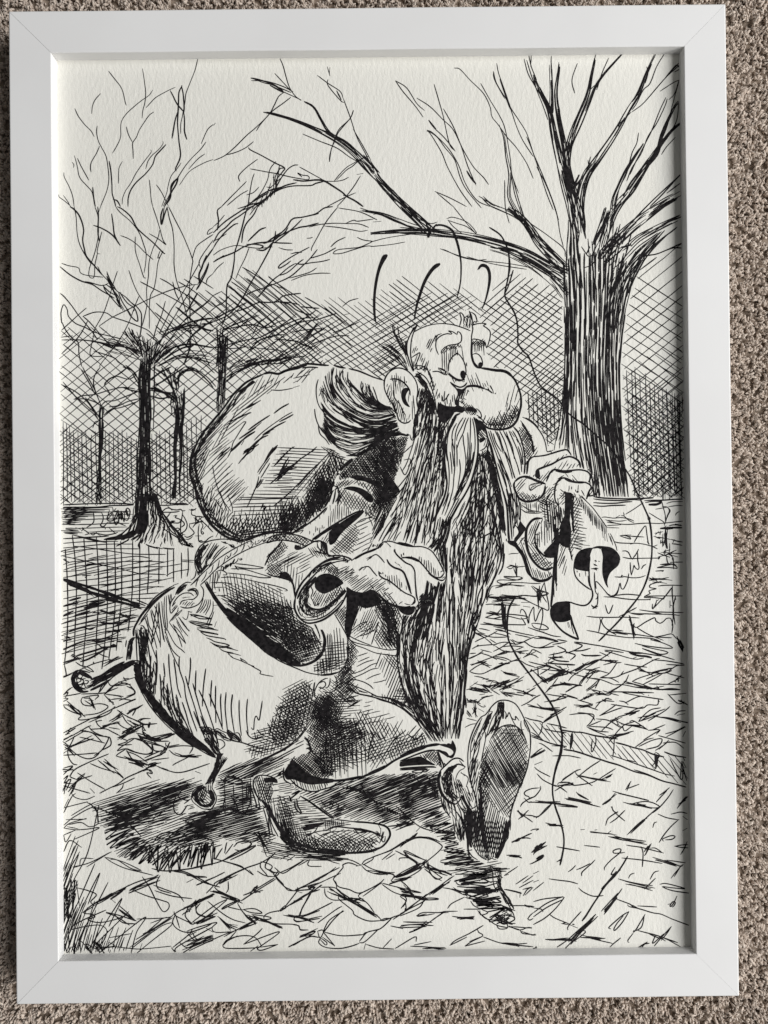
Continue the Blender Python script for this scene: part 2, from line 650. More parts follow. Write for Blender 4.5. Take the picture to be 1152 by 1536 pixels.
# middle, above the sack and up to the head
H_(1.25, 38, 7.0, '484,448 510,446 522,458 540,452 556,446 572,436 590,440 590,590 560,580 520,562 486,556', j=4)
H_(1.25, 40, 8.2, '318,452 345,440 372,405 400,412 425,432 470,470 486,480 486,556 420,552 396,560 320,560', j=4)
H_(1.2, -30, 9.6, '318,470 380,470 430,478 484,470 520,480 560,470 600,450 640,440 690,440 700,470 640,500 610,520 610,560 590,575 520,560 486,550 400,556 318,560', j=5)
H_(1.25, 38, 7.6, '584,430 600,414 625,426 650,424 676,432 700,434 720,450 735,470 690,500 640,500 600,520 584,560', j=5)
H_(1.2, -31, 7.8, '560,470 600,458 640,444 690,440 720,448 700,470 650,480 612,500 596,560 560,560', j=4)
H_(1.4, 36, 6.6, '560,535 600,530 608,548 590,568 570,568', j=3)
# between the face and the big trunk
MID = '712,462 730,446 762,408 800,420 842,440 850,560 838,640 833,668 800,655 790,600 760,556 742,552 728,520 726,490'
H_(2.0, -41, 9.8, MID, j=5)
H_(1.25, 33, 8.6, '724,455 745,455 770,436 790,424 846,450 850,560 838,640 833,668 800,655 790,600 760,556 742,552 728,520 726,490', j=4)
H_(1.1, -41, 9.4, '790,560 846,540 846,640 820,660', j=4)
H_(1.6, 88, 7.0, '787,592 800,585 846,585 845,620 836,650 822,672 800,648 790,622', j=4)
H_(1.4, 52, 9, '788,600 840,590 846,620 832,660 820,672 800,650', j=3)
# right of the big trunk
G('drawn_fence_hatching#right')
H_(1.3, -39, 14.0, '960,412 1024,350 1024,745 948,745 936,640 934,560 938,480 946,430', j=3)
H_(1.3, 33, 13.0, '946,414 962,410 1024,446 1024,745 948,745 936,640 934,560 938,480 942,440', j=4)
H_(1.2, 37, 12.0, '936,560 1024,500 1024,745 952,745 938,640', j=4)
H_(1.25, -41, 11.0, '934,570 1024,560 1024,745 948,745', j=3)
H_(1.35, 88, 6.2, '938,556 955,552 975,575 1000,585 1024,590 1024,745 952,745 940,660', j=6)
H_(1.3, 52, 9.5, '936,590 1024,600 1024,745 955,745 940,660', j=4, brk=50)
H_(1.3, -52, 10.5, '938,640 1024,600 1024,745 955,745', j=4)
H_(1.3, 88, 8.0, '992,590 1024,592 1024,745 995,745', j=5)

# ------------------------------------------------------------------ slender trees on the left
G('drawn_bare_tree')
T(80, 70, 4.8)
L(1.3, '398,176 440,230 486,290 505,340 518,400 526,424; 340,338 300,385 282,430 277,484; 155,446 180,500 225,560 270,605 295,648; 316,570 312,620 325,680 350,730 380,790 395,880 400,960 385,1040 340,1152')
L(1.2, '642,158 655,240 665,330 660,400 645,460 640,516; 716,312 690,350 640,385 590,425 530,480 495,530 485,580 485,650 460,710 426,768; 880,292 820,320 740,365 700,405 668,440')
L(1.3, '724,470 690,495 655,545 620,600 600,650 572,695 574,750 576,808; 526,576 540,630 572,692; 1040,90 1020,170 985,260 955,340 948,400 930,500 918,560 918,628')
L(2.0, '842,316 860,350 890,410 940,470; 940,470 945,540 945,610 962,670; 905,450 880,520 865,600 855,662; 928,280 905,330 902,400 898,480 895,560 905,680 915,790 880,880 888,896; 922,280 935,340 942,430 940,480')
L(1.5, '920,290 935,330 940,400; 334,716 310,770 275,830 268,870 272,904; 174,804 200,860 256,962')
L(1.2, '152,784 170,850 190,940 240,1000 275,1040 290,1090 305,1152; 284,1010 288,1080 300,1152; 136,832 148,850 146,872; 76,906 80,940 115,1010 140,1080 150,1152; 72,1070 100,1110 125,1152; 40,1066 42,1082 80,1110 125,1148')
L(1.9, '402,822 415,900 422,990 425,1060 440,1110 450,1152; 430,1100 460,1110 484,1152; 812,704 770,750 735,790 715,850 665,915 600,975 560,1030 540,1090 538,1152; 284,1012 290,1080 302,1150')
L(1.2, '498,826 475,870 470,920 470,986; 700,742 705,760 660,820 600,905 560,980 520,1040 500,1090 496,1136; 788,680 790,700 760,740 710,785 680,830 666,880')
L(1.3, '692,958 700,1040 705,1100 716,1152; 742,994 780,1050 830,1150; 1100,686 1060,740 1000,800 950,860 905,930 860,1000 840,1060 790,1150; 1092,772 1040,810 975,882; 1152,560 1110,600 1065,700')
L(1.1, '922,836 890,880 850,930 830,990 815,1060 780,1152; 1152,812 1080,840 980,900 908,998')
L(2.4, '900,940 885,990 850,1050 830,1100 800,1152; 890,950 850,1000 845,1080 820,1130')
T(80, 310, 4.8)
L(1.3, '150,0 165,80 172,190 190,270 230,350 270,410; 60,408 110,425 180,440 195,475 230,492 300,502 360,508; 300,0 320,60 325,120 325,200 310,290 290,360 262,440 256,490 268,512 290,512 298,480 300,420 320,330; 340,0 328,40')
L(2.2, '120,0 150,20 190,70 218,160 212,240 225,310 240,360 300,430 350,490')
L(2.0, '320,0 325,60 322,180 330,250; 288,134 340,152 400,185 440,220 484,282; 420,50 430,120 440,200 465,255; 460,0 500,20 560,75 600,150 650,200 720,260 790,330 806,340; 48,432 120,490 200,535 280,560 340,600 400,635 440,660')
L(1.3, '350,180 320,300 318,336 338,340; 450,0 480,40 560,110 620,190 650,270 668,330 666,400 654,478; 484,208 540,230 600,270 660,330 720,382; 590,216 592,320 620,410 652,508 668,512; 716,0 740,70 765,150 790,240 812,274 760,235 690,194')
L(1.3, '765,170 755,220 715,310 690,400 685,500 672,600 675,700 660,780 640,860; 790,318 755,400 742,500 725,590 700,640 692,720 692,800 692,880; 768,320 752,372 768,360')
L(1.4, '820,0 835,80 860,170 870,290 870,420 885,520 910,600 935,680 960,780 985,880 1020,960 1080,1060 1130,1152; 800,0 790,70 780,130; 830,0 880,100 940,220 1000,372 1000,420 985,520 980,640 985,780 985,900 990,1000 970,1066')
L(2.2, '790,10 775,70 780,128 800,60 822,0')
L(1.3, '320,430 345,480 400,540 450,600 520,650 560,690 590,720; 400,532 430,560 460,610 490,620; 462,464 430,560 400,660 360,770 300,880 290,930 275,1000 270,1070 360,1080')
L(1.3, '544,458 580,560 620,640 700,740 800,850 920,960 1000,1040; 620,640 590,710 550,820 500,920 440,1010 360,1110 330,1152')
L(1.6, '212,540 260,545 330,565 370,565 398,550; 360,570 400,610 450,640; 380,560 420,590 470,650 480,690; 400,530 440,620 480,720 440,680 380,610 360,572')
TK(1.6, '410,590 480,712 400,540 476,680', 4, 10, 20)
L(1.8, '480,620 530,690 590,740 608,824 560,790 520,720; 590,740 570,760; 520,650 560,690 600,720 630,760 636,800 630,900 600,1020; 470,620 500,690 560,780')
L(1.6, '50,624 80,650 130,710 180,780 230,840 280,900 320,960; 60,840 56,760 75,706 100,740 110,790 160,840 230,870 300,905 420,935 500,955; 212,790 300,760 380,765 430,795 520,825 600,855 680,890 720,930 760,970; 214,790 260,830 330,910 400,990')
L(1.5, '240,728 180,780 60,890; 330,860 420,800 540,740 680,670 820,610 960,570 1040,560')
L(1.7, '60,826 90,890 140,950 180,980 185,1060 205,1152; 55,940 140,930; 60,960 200,960 330,975 440,1000 560,1020 620,1060; 290,1040 360,1060 440,1090 470,1120 520,1152; 250,820 180,940 60,1060')
L(1.6, '768,516 830,550 900,600 980,650 1060,720 1152,800; 626,540 740,600 860,660 960,720 1080,800 1152,860; 900,540 1000,600 1100,680 1152,720; 1010,500 1152,590; 860,540 880,620 910,680; 940,520 1000,560')
L(1.6, '740,694 860,800 960,890 1060,960; 730,760 850,860 940,950; 736,856 880,990 940,1060; 880,720 960,790 1060,870 1152,940')
L(1.5, '808,680 780,780 740,880 720,960; 860,820 800,920 760,1000; 1000,380 1030,290 1090,240 1152,200; 1152,240 1080,340 1050,400 1060,440; 1120,400 1090,470 1040,560; 1152,180 1110,200 1120,170 1152,150')
L(2.6, '1152,300 1110,360 1080,410 1070,440 1050,490 1055,560; 1104,350 1070,430; 1120,410 1100,470 1060,550 1030,600; 1040,620 1000,690 960,760')
L(1.4, '1056,400 1000,500 920,640 850,740 800,840 760,920; 1020,560 940,680 880,780 820,880 760,990; 1152,480 1110,520 1100,560; 1152,640 1090,700 960,800 860,930 800,1010; 940,620 1000,700')
TK(2.2, '850,900 1000,850 900,890 1060,862 860,920 960,880 1050,860 1100,800', 3, 14, 20)
L(2.6, '850,900 930,870 1000,855 1060,865 1100,885 1152,895; 860,890 960,840 1080,812 1152,804; 790,1060 880,1010 980,990 1060,1000 1152,1016; 800,1100 870,1050 940,1015 1010,1000; 980,960 985,1010 970,1060 940,1140; 1152,830 1080,860 1000,930 960,990')
# the bundle of boughs that meets above the trunk
F(1.5, '480,960 540,1000 590,1030 640,1080|520,860 560,920 600,970 640,1060|600,900 615,960 630,1020 650,1100|690,960 690,1020 690,1080 690,1152|760,960 740,1030 720,1090 700,1152|860,980 800,1030 760,1080 720,1140|980,990 880,1010 800,1070 740,1130', 110, .3, .9, 2, .4)
F(1.5, '400,950 480,970 560,1000 630,1060|280,930 420,980 540,1020 620,1080|250,1000 400,1040 520,1080 620,1110', 26, .3, .8, 2, .4)
F(1.5, '1152,1060 1040,1040 920,1050 800,1110 740,1152|1152,1152 1020,1100 920,1090 820,1120 760,1152', 16, .3, .8, 2, .4)
T(320, 70, 4.8)
L(1.5, '4,820 40,806 90,780 160,720 240,640 310,580 400,490 440,420 470,360 508,330; 310,608 340,560 420,470 500,410 560,364; 290,684 230,730 160,762 90,780')
L(1.5, '16,550 2,568; 320,810 240,870 190,920 182,945 192,972; 240,970 190,1020 120,1090 60,1152; 250,1035 190,1070 100,1144; 330,1010 290,1050 240,1068; 296,914 280,960 262,1060 250,1152; 266,880 320,890 400,905 460,915 540,935 620,950 680,958 692,945 680,930 640,925 608,910 640,940')
L(1.8, '252,726 270,745 340,780 440,835 512,872 500,900 460,950 446,980 450,1010 420,1070 390,1080; 612,852 580,855 540,880 500,930 470,980 430,1060; 512,875 480,880 450,930 445,960')
L(1.3, '452,826 410,880 390,960 350,1040 300,1110; 620,866 700,910 800,965 870,1005; 870,970 910,920 960,870 1010,840 1060,810 1120,788; 976,940 930,962 870,970 800,968')
L(2.6, '576,958 650,968 740,960 800,968 870,1010 930,1050 960,1078 1020,1110 1080,1152; 936,1070 970,1080')
L(2.0, '320,1150 370,1110 420,1060 500,1020 580,1003 700,1000 740,984 800,970; 380,1090 440,1040 520,1000 600,980; 250,1150 300,1100 360,1060 420,1030 500,1010; 232,1150 280,1120 400,1050')
TK(1.8, '430,970 390,1080 480,900 420,1040 300,1130 250,1152 340,1120 300,1150 380,1080 330,1140', 4, 14, 16)
L(1.4, '1060,930 1010,1010 940,1100 890,1152; 1026,1052 960,1080 900,1110 820,1152; 1010,460 990,510 940,570 900,620 880,670 850,740 836,830')
T(320, 310, 4.8)
L(2.0, '60,0 30,30 38,100 30,170; 250,0 230,60 205,160 180,250 155,330 150,400 130,510 100,570 95,680 90,780 60,860; 320,0 290,60 240,120 215,180 205,262; 0,260 40,190 90,150 140,100 200,60 280,0; 0,300 30,250 90,180 150,130 180,122; 0,190 60,130 110,90 200,30 240,0')
L(1.3, '82,60 40,110 0,145; 95,195 40,230 0,250; 0,350 60,310 160,280 240,290 330,300 430,290; 76,400 30,440 0,480; 260,290 230,370 190,450 162,520; 500,590 400,560 330,650')
L(2.2, '0,400 50,370 150,330 220,290 300,265 390,255 440,240 480,210 540,180 620,150 680,140 760,118; 380,150 340,165 300,200 250,250; 345,260 380,260 430,225 500,180; 310,310 360,315 400,290 430,260 480,262 568,264')
L(2.0, '450,175 440,230 400,320 330,450 270,550 210,660 150,740 90,790 0,830; 240,272 310,272 360,285 330,305; 540,150 510,190 450,230; 430,240 520,160 570,90 650,75 740,50 800,10 860,0; 580,80 640,76 760,50; 640,90 580,150 520,200 440,260')
L(1.4, '0,400 76,350; 690,148 760,130 860,120 960,122 1050,125 1120,150; 800,140 900,150 990,165 1060,178 1112,170; 950,122 1010,98 1040,105 1152,90; 900,0 850,60 800,130 750,220 710,295 708,320; 470,295 520,310 574,312; 674,228 700,226 716,220')
L(1.8, '692,292 620,330 550,370 480,420 474,444 520,420 560,390; 560,340 600,330 640,330; 750,308 700,370 640,430 560,500 480,540 380,580 290,610 230,640; 845,290 890,250 952,220; 884,296 800,340 700,372; 840,380 780,395 700,405 640,415 590,410; 590,410 540,440 480,490 440,520 400,560 360,610 310,660; 480,496 540,470 620,400 650,380')
L(1.4, '746,440 700,470 640,490 550,515; 844,480 760,480 660,495 560,532; 1152,250 1060,290 990,300 900,310 866,330 870,340 930,335 1010,310 1100,285 1152,285; 1034,220 1080,240 1152,250')
L(1.6, '210,436 300,490 400,560 500,640 600,720 700,800; 398,506 500,580 620,660 760,760; 240,516 340,590 470,680 600,800; 130,540 230,610 350,700 480,800; 100,570 200,640 330,740 450,850; 660,652 760,710 880,790; 800,726 880,790 960,860; 830,720 900,780 1000,870; 815,850 900,920 1000,1010')
L(1.9, '632,624 560,632 500,645 470,670 420,690 330,690 240,730 150,760; 320,685 400,690 470,686 540,690 620,706; 470,685 540,700 600,745 690,775 740,745; 630,720 700,728 764,732; 890,768 820,790 740,815 640,830 540,870 440,930 340,960 250,1040')
L(1.8, '800,880 740,880 640,890 570,905; 800,880 730,920 640,980 520,1060 440,1110; 740,800 640,805 540,840 440,890 340,940 240,960 120,990 0,1020; 980,930 900,930 820,950 710,990; 1050,830 960,870 860,910; 660,1075 560,1090 440,1100 330,1120 200,1152')
L(2.0, '240,690 180,720 100,760 0,810; 320,780 250,810 150,850 60,890; 446,862 360,870 290,850 200,860 60,890; 510,920 430,930 360,950 280,990; 440,955 520,960 600,970 640,990 700,1010 720,1040; 620,990 680,1010')
L(1.4, '0,920 80,940 200,1000 330,1020 440,1030 540,1050; 0,1010 100,1020 160,1020 240,1010; 520,818 470,830 400,870; 0,720 60,700 120,640; 940,780 980,770; 930,720 980,680 1045,660; 390,790 330,840 280,930; 60,610 20,630 0,640')
F(2.2, '20,870 30,980 30,1060 20,1152|70,860 60,960 60,1060 60,1152|130,940 110,1000 100,1060 90,1152', 22, .3, .9, 1.5)
TK(2.6, '200,1150 340,1090 300,1110 340,1085 640,990 740,880 640,1000 700,1015 440,1110 560,1060', 3, 10, 14)

G('drawn_slender_tree')
T(80, 550, 4.8)
L(1.7, '210,0 240,60 290,150 320,220 345,280; 200,20 260,120 300,200; 150,236 220,232 290,250 340,280; 146,236 210,210 300,200 400,170 490,150 560,155 590,162; 60,130 160,180 250,260 320,370; 70,110 200,260 290,340 330,390; 230,220 300,320 340,380; 340,0 300,60 290,120 310,200')
L(1.8, '345,280 380,250 440,245 520,215 610,180; 400,290 470,280 540,250 620,230; 360,350 420,310 500,290 610,250; 380,330 430,300 500,270; 600,60 540,90 450,70 380,110 368,140; 540,0 480,50 400,90 370,130; 370,140 400,180 408,212; 284,440 300,400 330,390')
F(2.6, '335,270 330,400 332,560 330,720 310,870 330,975|372,290 362,400 355,560 345,720 350,870 368,912', 34, .2, .6, 2)
L(3.0, '330,400 335,500 332,640 330,760; 360,400 350,520')
TK(2.4, '305,920 335,975 320,930 330,980', 3, 8, 5)
F(3.0, '870,150 850,230 850,300 845,350|900,200 890,300 890,380', 8, .4, .9, 2)
G('drawn_slender_tree#2')
F(2.6, '790,0 830,100 880,200 900,280|720,10 800,60 860,160 890,230|1000,0 960,10 900,50 890,160|1080,40 1000,30 920,60 900,200', 34, .3, .8, 3, .4)
F(2.0, '950,140 945,260 935,380 925,480|895,220 900,330 895,440 880,560|870,280 880,380 870,520 880,700', 56, .25, .7, 2)
F(3.0, '880,330 875,480 870,640 875,800 850,945|905,330 895,480 885,640 885,800 880,950', 64, .3, .7, 2)
F(1.7, '940,150 935,300 915,460 920,640 905,800 915,940|950,150 945,300 930,460 930,640 910,860', 16, .4, .8, 2)
L(2.2, '720,140 780,110 860,60 950,0; 720,160 800,190 840,200 890,240; 700,210 780,230 850,210; 950,0 1040,40 1110,100 1152,150; 700,170 850,190 890,190')
L(3.0, '690,155 740,160 800,190 850,230 880,260; 720,170 800,190 832,230')

T(0, 0)
F(3.0, '327,505 328,560 325,600 326,624|339,505 339,560 337,600 334,622', 42, .15, .5, 1)
BR(2.0, '335,572 352,556 372,548 388,536', 4, 1.5, 12)
BR(1.8, '335,572 360,556 390,543 425,538 450,528', 1.5, .6, 6)
L(1.6, '322,560 305,545 285,535; 324,580 310,565 290,552 280,550; 340,565 380,548 430,545; 345,555 352,545 365,540; 330,510 335,540; 342,505 340,540 337,560')
L(2.6, '392,548 408,542 424,540; 415,546 436,538')

G('drawn_bare_tree')
# main trunk of the left tree
T(80, 550, 4.8)
F(3.2, '620,-60 612,100 622,260 620,420 612,560 605,700 598,860 575,1000|660,-60 650,100 655,260 655,420 655,560 650,700 650,860 640,1000|700,-60 700,100 700,260 705,420 700,560 705,700 705,860 735,1000', 104, .12, .4, 1.5)
F(1.6, '720,-40 722,120 722,300 718,480 712,600|735,-20 728,120 726,300', 8, .3, .8, 1)
L(2.6, '600,60 560,20 520,-10; 610,120 570,50; 612,180 560,170 500,150; 715,140 760,160; 612,90 570,30 500,0; 700,100 760,50 850,0')
F(3.0, '600,900 590,1000 560,1080 520,1152|650,900 640,1000 640,1080 625,1152|700,900 720,1000 740,1080 765,1152', 46, .2, .6, 1.5)
B('630,1000 655,985 670,1050 660,1120 640,1120 628,1060')
T(80, 740, 7.2)
F(3.2, '880,0 870,160 830,340 720,440 545,498|930,0 920,160 880,340 820,450 700,510|980,0 980,160 950,320 920,440 820,500|1030,0 1030,160 1000,320 960,440 930,540|1080,0 1110,160 1110,320 1040,440 1000,550|1090,0 1140,180 1190,330 1160,450 1110,580|1100,0 1160,180 1270,360 1330,480 1380,565|1110,10 1180,200 1300,350 1400,470 1460,560', 250, .1, .34, 1.5)
L(2.6, '545,498 640,476 720,466 800,440 860,400; 680,572 740,540 820,500; 1000,550 1040,570 1110,590 1130,600; 1180,590 1260,600 1310,598; 1110,580 1180,600; 1290,360 1370,440 1450,550 1480,568 1400,552; 935,600 920,560 940,520 950,480')
B('920,200 1010,190 1030,300 980,420 880,430 900,330', True)
B('700,468 800,440 880,400 900,440 800,490 620,506 546,500')

# ------------------------------------------------------------------ the big tree
G('drawn_big_tree')
T(0, 0)
K('850,400 844,470 848,560 842,640 834,670 850,690 885,745 946,747 934,680 930,600 932,520 942,460 955,415 930,400 880,390', ['drawn_fence_hatching', 'drawn_fence_hatching#right'])
F(2.1, '843,395 847,480 846,560 840,620 830,674|862,380 864,480 862,560 862,640 880,745|886,380 886,480 884,560 890,650 902,745|908,375 906,480 902,560 908,650 920,745|925,385 916,480 916,560 920,650 932,745|958,400 938,480 930,560 934,650 946,746', 430, .08, .3, .8)
F(2.6, '846,460 847,560 842,640 832,674|858,460 858,560 852,640 850,680', 40, .1, .35, .8)
F(2.6, '870,580 872,640 888,745|905,600 912,660 925,745|925,600 930,660 944,745', 70, .15, .45, .8)
F(3.0, '864,330 872,390 880,440|852,330 848,380 850,430', 20, .3, .7, 1)
F(2.6, '903,330 890,380 895,440|925,340 912,390 905,440|950,350 935,400 918,450', 40, .2, .5, 1)
F(2.0, '985,350 950,378 918,425 905,500|1000,345 970,380 944,430 926,500', 48, .15, .45, 1, .3)
F(1.8, '1010,345 975,372 955,400 940,440|1022,335 985,368 962,400 944,440', 16, .3, .8, 1, .3)
L(1.3, '872,370 885,385 897,365; 876,402 890,395 898,372; 890,400 892,440; 866,370 870,345; 882,358 884,385; 888,362 890,384')
# heavy left limb
BR(2.4, '850,415 822,400 796,384 768,372 735,362 700,354 670,350 640,347 600,347 556,350', 9, 1.5, 70, .1, .35)
BR(1.8, '850,445 835,425 815,408 790,392 760,378 735,372', 9, 3, 46, .15, .4)
BR(1.5, '640,346 615,338 595,330 575,322 556,318 540,316', 4, .8, 16)
L(1.3, '556,352 580,346 600,347; 556,363 585,356 640,348; 556,370 585,367 608,363; 560,333 572,332; 560,322 568,320; 660,373 690,384 716,390 730,389; 665,374 700,388 760,395 800,402; 700,385 740,396 790,404')
L(1.3, '670,328 680,326 700,333 712,345 714,350 700,340 685,335 671,330; 672,330 680,340 695,352; 680,310 700,335 715,352; 600,312 620,325 645,335 656,333')
L(2.8, '642,357 648,345 655,336; 641,356 646,340')
# its long upper branch to the top left
BR(2.2, '650,352 628,330 605,308 582,285 562,262', 7, 3.5, 52, .15, .4)
BR(1.8, '562,262 545,245 525,226 500,208 470,192 440,180 412,171 395,168', 4.5, .8, 18)
BR(1.7, '566,262 545,240 520,215 495,200 482,180 470,160 452,151', 3, .8, 8)
L(1.5, '560,250 540,230 520,215 490,195; 454,201 480,212 505,222 525,236 540,244; 452,151 442,143 433,128 425,100 420,88; 438,138 412,110; 377,117 395,124 410,128 437,139; 377,121 400,122 425,130 440,138; 452,150 430,140 412,132')
L(2.6, '376,117 390,120 410,127 425,137; 405,128 425,139')
L(1.4, '495,101 494,112; 476,113 492,125 510,137 515,148; 492,119 492,128 510,150 516,154; 491,100 495,114; 515,148 525,175 535,205 548,230 562,258; 530,165 525,178 508,195 500,215 495,232 494,243; 530,194 545,220 556,240; 553,234 540,240 528,250 520,255 505,270')
L(2.2, '505,136 512,150')
BR(1.6, '560,262 548,250 538,240', 4, 3, 8)
L(1.3, '545,260 535,262; 555,240 560,248 570,260')
L(1.6, '545,232 560,250 572,268 590,290 615,315 640,335 655,345; 540,240 556,262 575,282 598,304 625,328 648,346; 470,190 495,200 520,214 545,240; 535,238 555,262 575,280; 395,168 430,178 470,190 505,208 540,235')
L(1.5, '600,341 640,345 690,350 740,362 790,378 840,405; 600,350 650,354 700,360 760,378 830,418; 540,312 570,322 600,335 640,345; 508,312 540,318 566,330')
# right-hand member of the limb, climbing to the upper left
BR(2.6, '852,408 830,385 808,362 792,338 776,322 762,312', 8, 4, 62, .15, .4)
BR(1.7, '790,335 770,322 752,314 735,306 722,293', 3, 1.5, 12)
BR(1.6, '800,355 785,332 768,306 763,290 765,262 760,235 756,205 749,187', 3, .8, 12)
L(1.4, '757,270 758,310 764,335; 767,262 772,290 780,315 790,345; 770,270 778,300 790,335 800,352')
L(1.4, '735,310 715,300 698,275 688,248 672,222 650,200 640,195; 708,310 690,285 672,252 662,228 645,200 640,197; 640,195 655,205 668,222 682,240 690,265 700,285 722,312')
L(1.4, '593,121 610,132 625,155 637,166; 593,121 605,138 622,158 635,176; 625,147 645,160 664,179 680,195 695,225 710,250 725,266 733,277; 651,126 658,150 665,175 674,215 683,227; 665,163 680,190 692,220 702,250 714,278; 651,192 665,205 682,225')
L(2.8, '643,180 648,187 654,194; 700,256 706,266 714,276')
L(1.3, '681,102 690,104 705,120 725,140 735,160 738,175 748,188 760,205 775,222 790,245 800,268; 721,125 735,150 750,175 758,195 765,235 768,262 778,290; 740,107 745,125 760,150 768,165 778,180 790,200 800,230')
L(1.3, '745,95 748,110 755,130 765,160 775,190 785,212 800,235; 740,107 742,120 757,148')
L(2.8, '750,118 757,138 761,150 766,164')
L(1.4, '652,287 675,297 700,310; 655,289 680,310; 718,294 735,305; 780,310 790,330 820,352 845,372 848,385; 800,230 812,258 825,290 835,320 840,350 845,370; 790,205 800,230 820,290 830,315; 805,250 818,275 828,300 838,330')
# upright forks
BR(2.0, '866,345 858,310 848,275 840,240 832,205 824,165 812,140 800,112', 9, 1.2, 50, .1, .35)
BR(1.9, '872,345 862,300 852,255 846,215 838,175 834,140 838,105 840,82', 7, .8, 36, .1, .35)
BR(1.7, '856,300 842,255 832,215 826,180 827,140 826,110 826,82', 4, 1.6, 20, .1, .35)
L(3.2, '827,120 829,150 829,170; 838,160 841,190 846,215; 838,230 840,245; 850,250 856,275')
L(1.4, '790,90 796,110 805,135 815,160 822,180; 793,82 797,100 805,120; 786,88 792,110 800,125 812,145; 797,82 796,100; 800,115 805,135')
BR(1.8, '872,360 862,320 856,280 850,250 852,225 858,200 870,170 882,140 887,115 894,82', 8, .8, 44, .1, .35)
BR(1.4, '852,230 858,212 872,182 885,150 893,130 905,112 920,95 934,80', 3.5, .5, 14)
L(1.5, '886,125 885,134 892,128; 913,87 903,110 895,135; 866,95 858,120 862,140')
BR(2.4, '872,350 870,320 872,290 880,262 895,240 912,215 928,190 942,165 958,140 970,110 984,80', 7, 1.2, 60, .08, .3)
L(1.5, '997,80 985,100 975,125 965,135 955,155 948,165; 970,100 972,110 968,125; 867,275 880,255 886,235; 882,240 884,255; 860,283 868,262; 948,168 965,155 985,132 1000,115 1020,97; 990,137 1010,124 1020,120; 947,168 930,185 928,192')
L(3.2, '935,180 928,192; 860,283 875,265; 860,281 869,262')
L(2.2, '998,117 1008,105 1015,98 1020,102; 1008,105 1018,95; 1019,104 1012,108')
L(1.3, '1018,121 1012,140 1003,150; 1018,123 1008,160 1002,185 995,205; 1018,155 1008,165 1004,180')
L(1.5, '999,146 990,165 978,195 968,215 955,240 945,262; 1001,148 997,160 985,185 972,205 962,230 948,252 940,272; 958,199 955,215 948,230 940,260 930,280 925,300 922,315')
BR(1.6, '918,325 920,300 928,280 938,258 950,238 965,215', 3.5, .8, 16)
BR(2.0, '912,360 916,330 930,305 948,285 962,262 975,240 990,218 1008,195 1024,182', 7, 1, 40, .1, .35)
BR(1.8, '935,300 950,275 968,250 985,230 992,205 1000,185 1012,160 1018,152', 3.5, 1, 22)
L(1.5, '1013,206 1000,220 992,232; 973,237 960,255 945,275 935,295; 1018,155 1015,180 1005,200 998,210')
BR(2.6, '900,390 915,372 935,352 955,335 975,320 995,305 1022,290', 8, 5, 60, .1, .35)
BR(1.9, '915,400 935,380 955,360 975,348 1000,335 1022,325', 7, 3, 34, .1, .35)
L(2.0, '940,410 950,395 965,385 985,381 1000,375 1022,365; 992,378 1010,372 1022,372; 960,405 985,386; 975,310 995,290 1020,262; 935,348 960,320 985,295 1020,263; 1000,290 1020,275')
L(1.6, '930,430 945,408 955,396; 935,440 948,415')
TK(2.4, '905,375 925,360 930,372 945,368 880,383 884,372 908,330 890,368 912,325 893,360', 3, 3, 4)
BR(2.6, '912,312 905,335 892,368', 5, 4, 22)
BR(2.2, '926,332 918,360 905,390', 6, 6, 13)
# roots and crossing marks at the foot
L(2.2, '890,745 905,747 930,748 946,748 980,747; 880,745 895,742')
T(800, 550, 4.8)
L(1.5, '405,830 415,860 430,850 420,890; 400,870 430,880 410,920; 420,790 440,840; 380,745 400,740 410,760')
F(1.7, '420,760 430,840 430,930|480,760 480,840 480,940', 20, .2, .6, 2)

# ------------------------------------------------------------------ low wall at the right
G('drawn_wall')
T(890, 740, 7.2)
L(2.0, '0,60 100,72 250,78 330,76 440,68 500,72 560,54 650,44')
L(2.0, '550,80 650,74 750,74 860,66 965,62; 0,100 120,108 250,106 340,94 420,90; 0,132 100,140 200,132 350,128; 560,100 640,88 735,92 640,125 600,120 700,110')
L(1.5, '90,260 130,256 220,268 300,262 380,276 440,300; 130,284 200,310 280,330 380,336 500,326 600,322 700,326 760,322 965,300; 140,352 200,345 300,340; 140,370 280,374; 160,290 230,298 300,300 360,290; 240,265 290,236; 348,226 440,170 540,100; 320,240 350,260 380,290 440,320; 325,205 332,240 300,240')
L(1.5, '790,110 850,92 965,88; 810,145 900,132 965,134; 670,172 740,160 800,150; 885,240 900,212 930,196; 600,210 680,260 760,310 770,350; 735,72 755,150 775,230 780,310; 740,140 800,150 820,190 800,240 775,330; 800,150 830,185 810,230 780,300')
L(3.0, '610,125 680,122 735,104; 720,380 800,374 900,370 960,372; 780,390 860,380; 780,400 790,560 800,600; 860,340 950,345')
L(1.8, '815,352 870,340 960,350; 880,330 920,335; 600,240 590,265 600,290 615,270 600,250; 145,310 250,326; 740,385 790,350')
TK(2.0, '760,400 765,540 790,400 800,600 810,520 800,610', 3, 8, 8)
TK(1.6, '690,440 730,430 700,490 740,510 680,540 720,530 700,500 820,520', 3, 8, 8)
L(1.6, '286,458 340,455 400,480 405,495 350,480 290,462; 300,455 410,450; 380,462 550,472; 440,530 500,430 558,352 570,370 580,450 595,540 605,550 580,520; 220,520 280,535 400,540 480,540 560,552 640,575 695,602; 400,550 440,540')
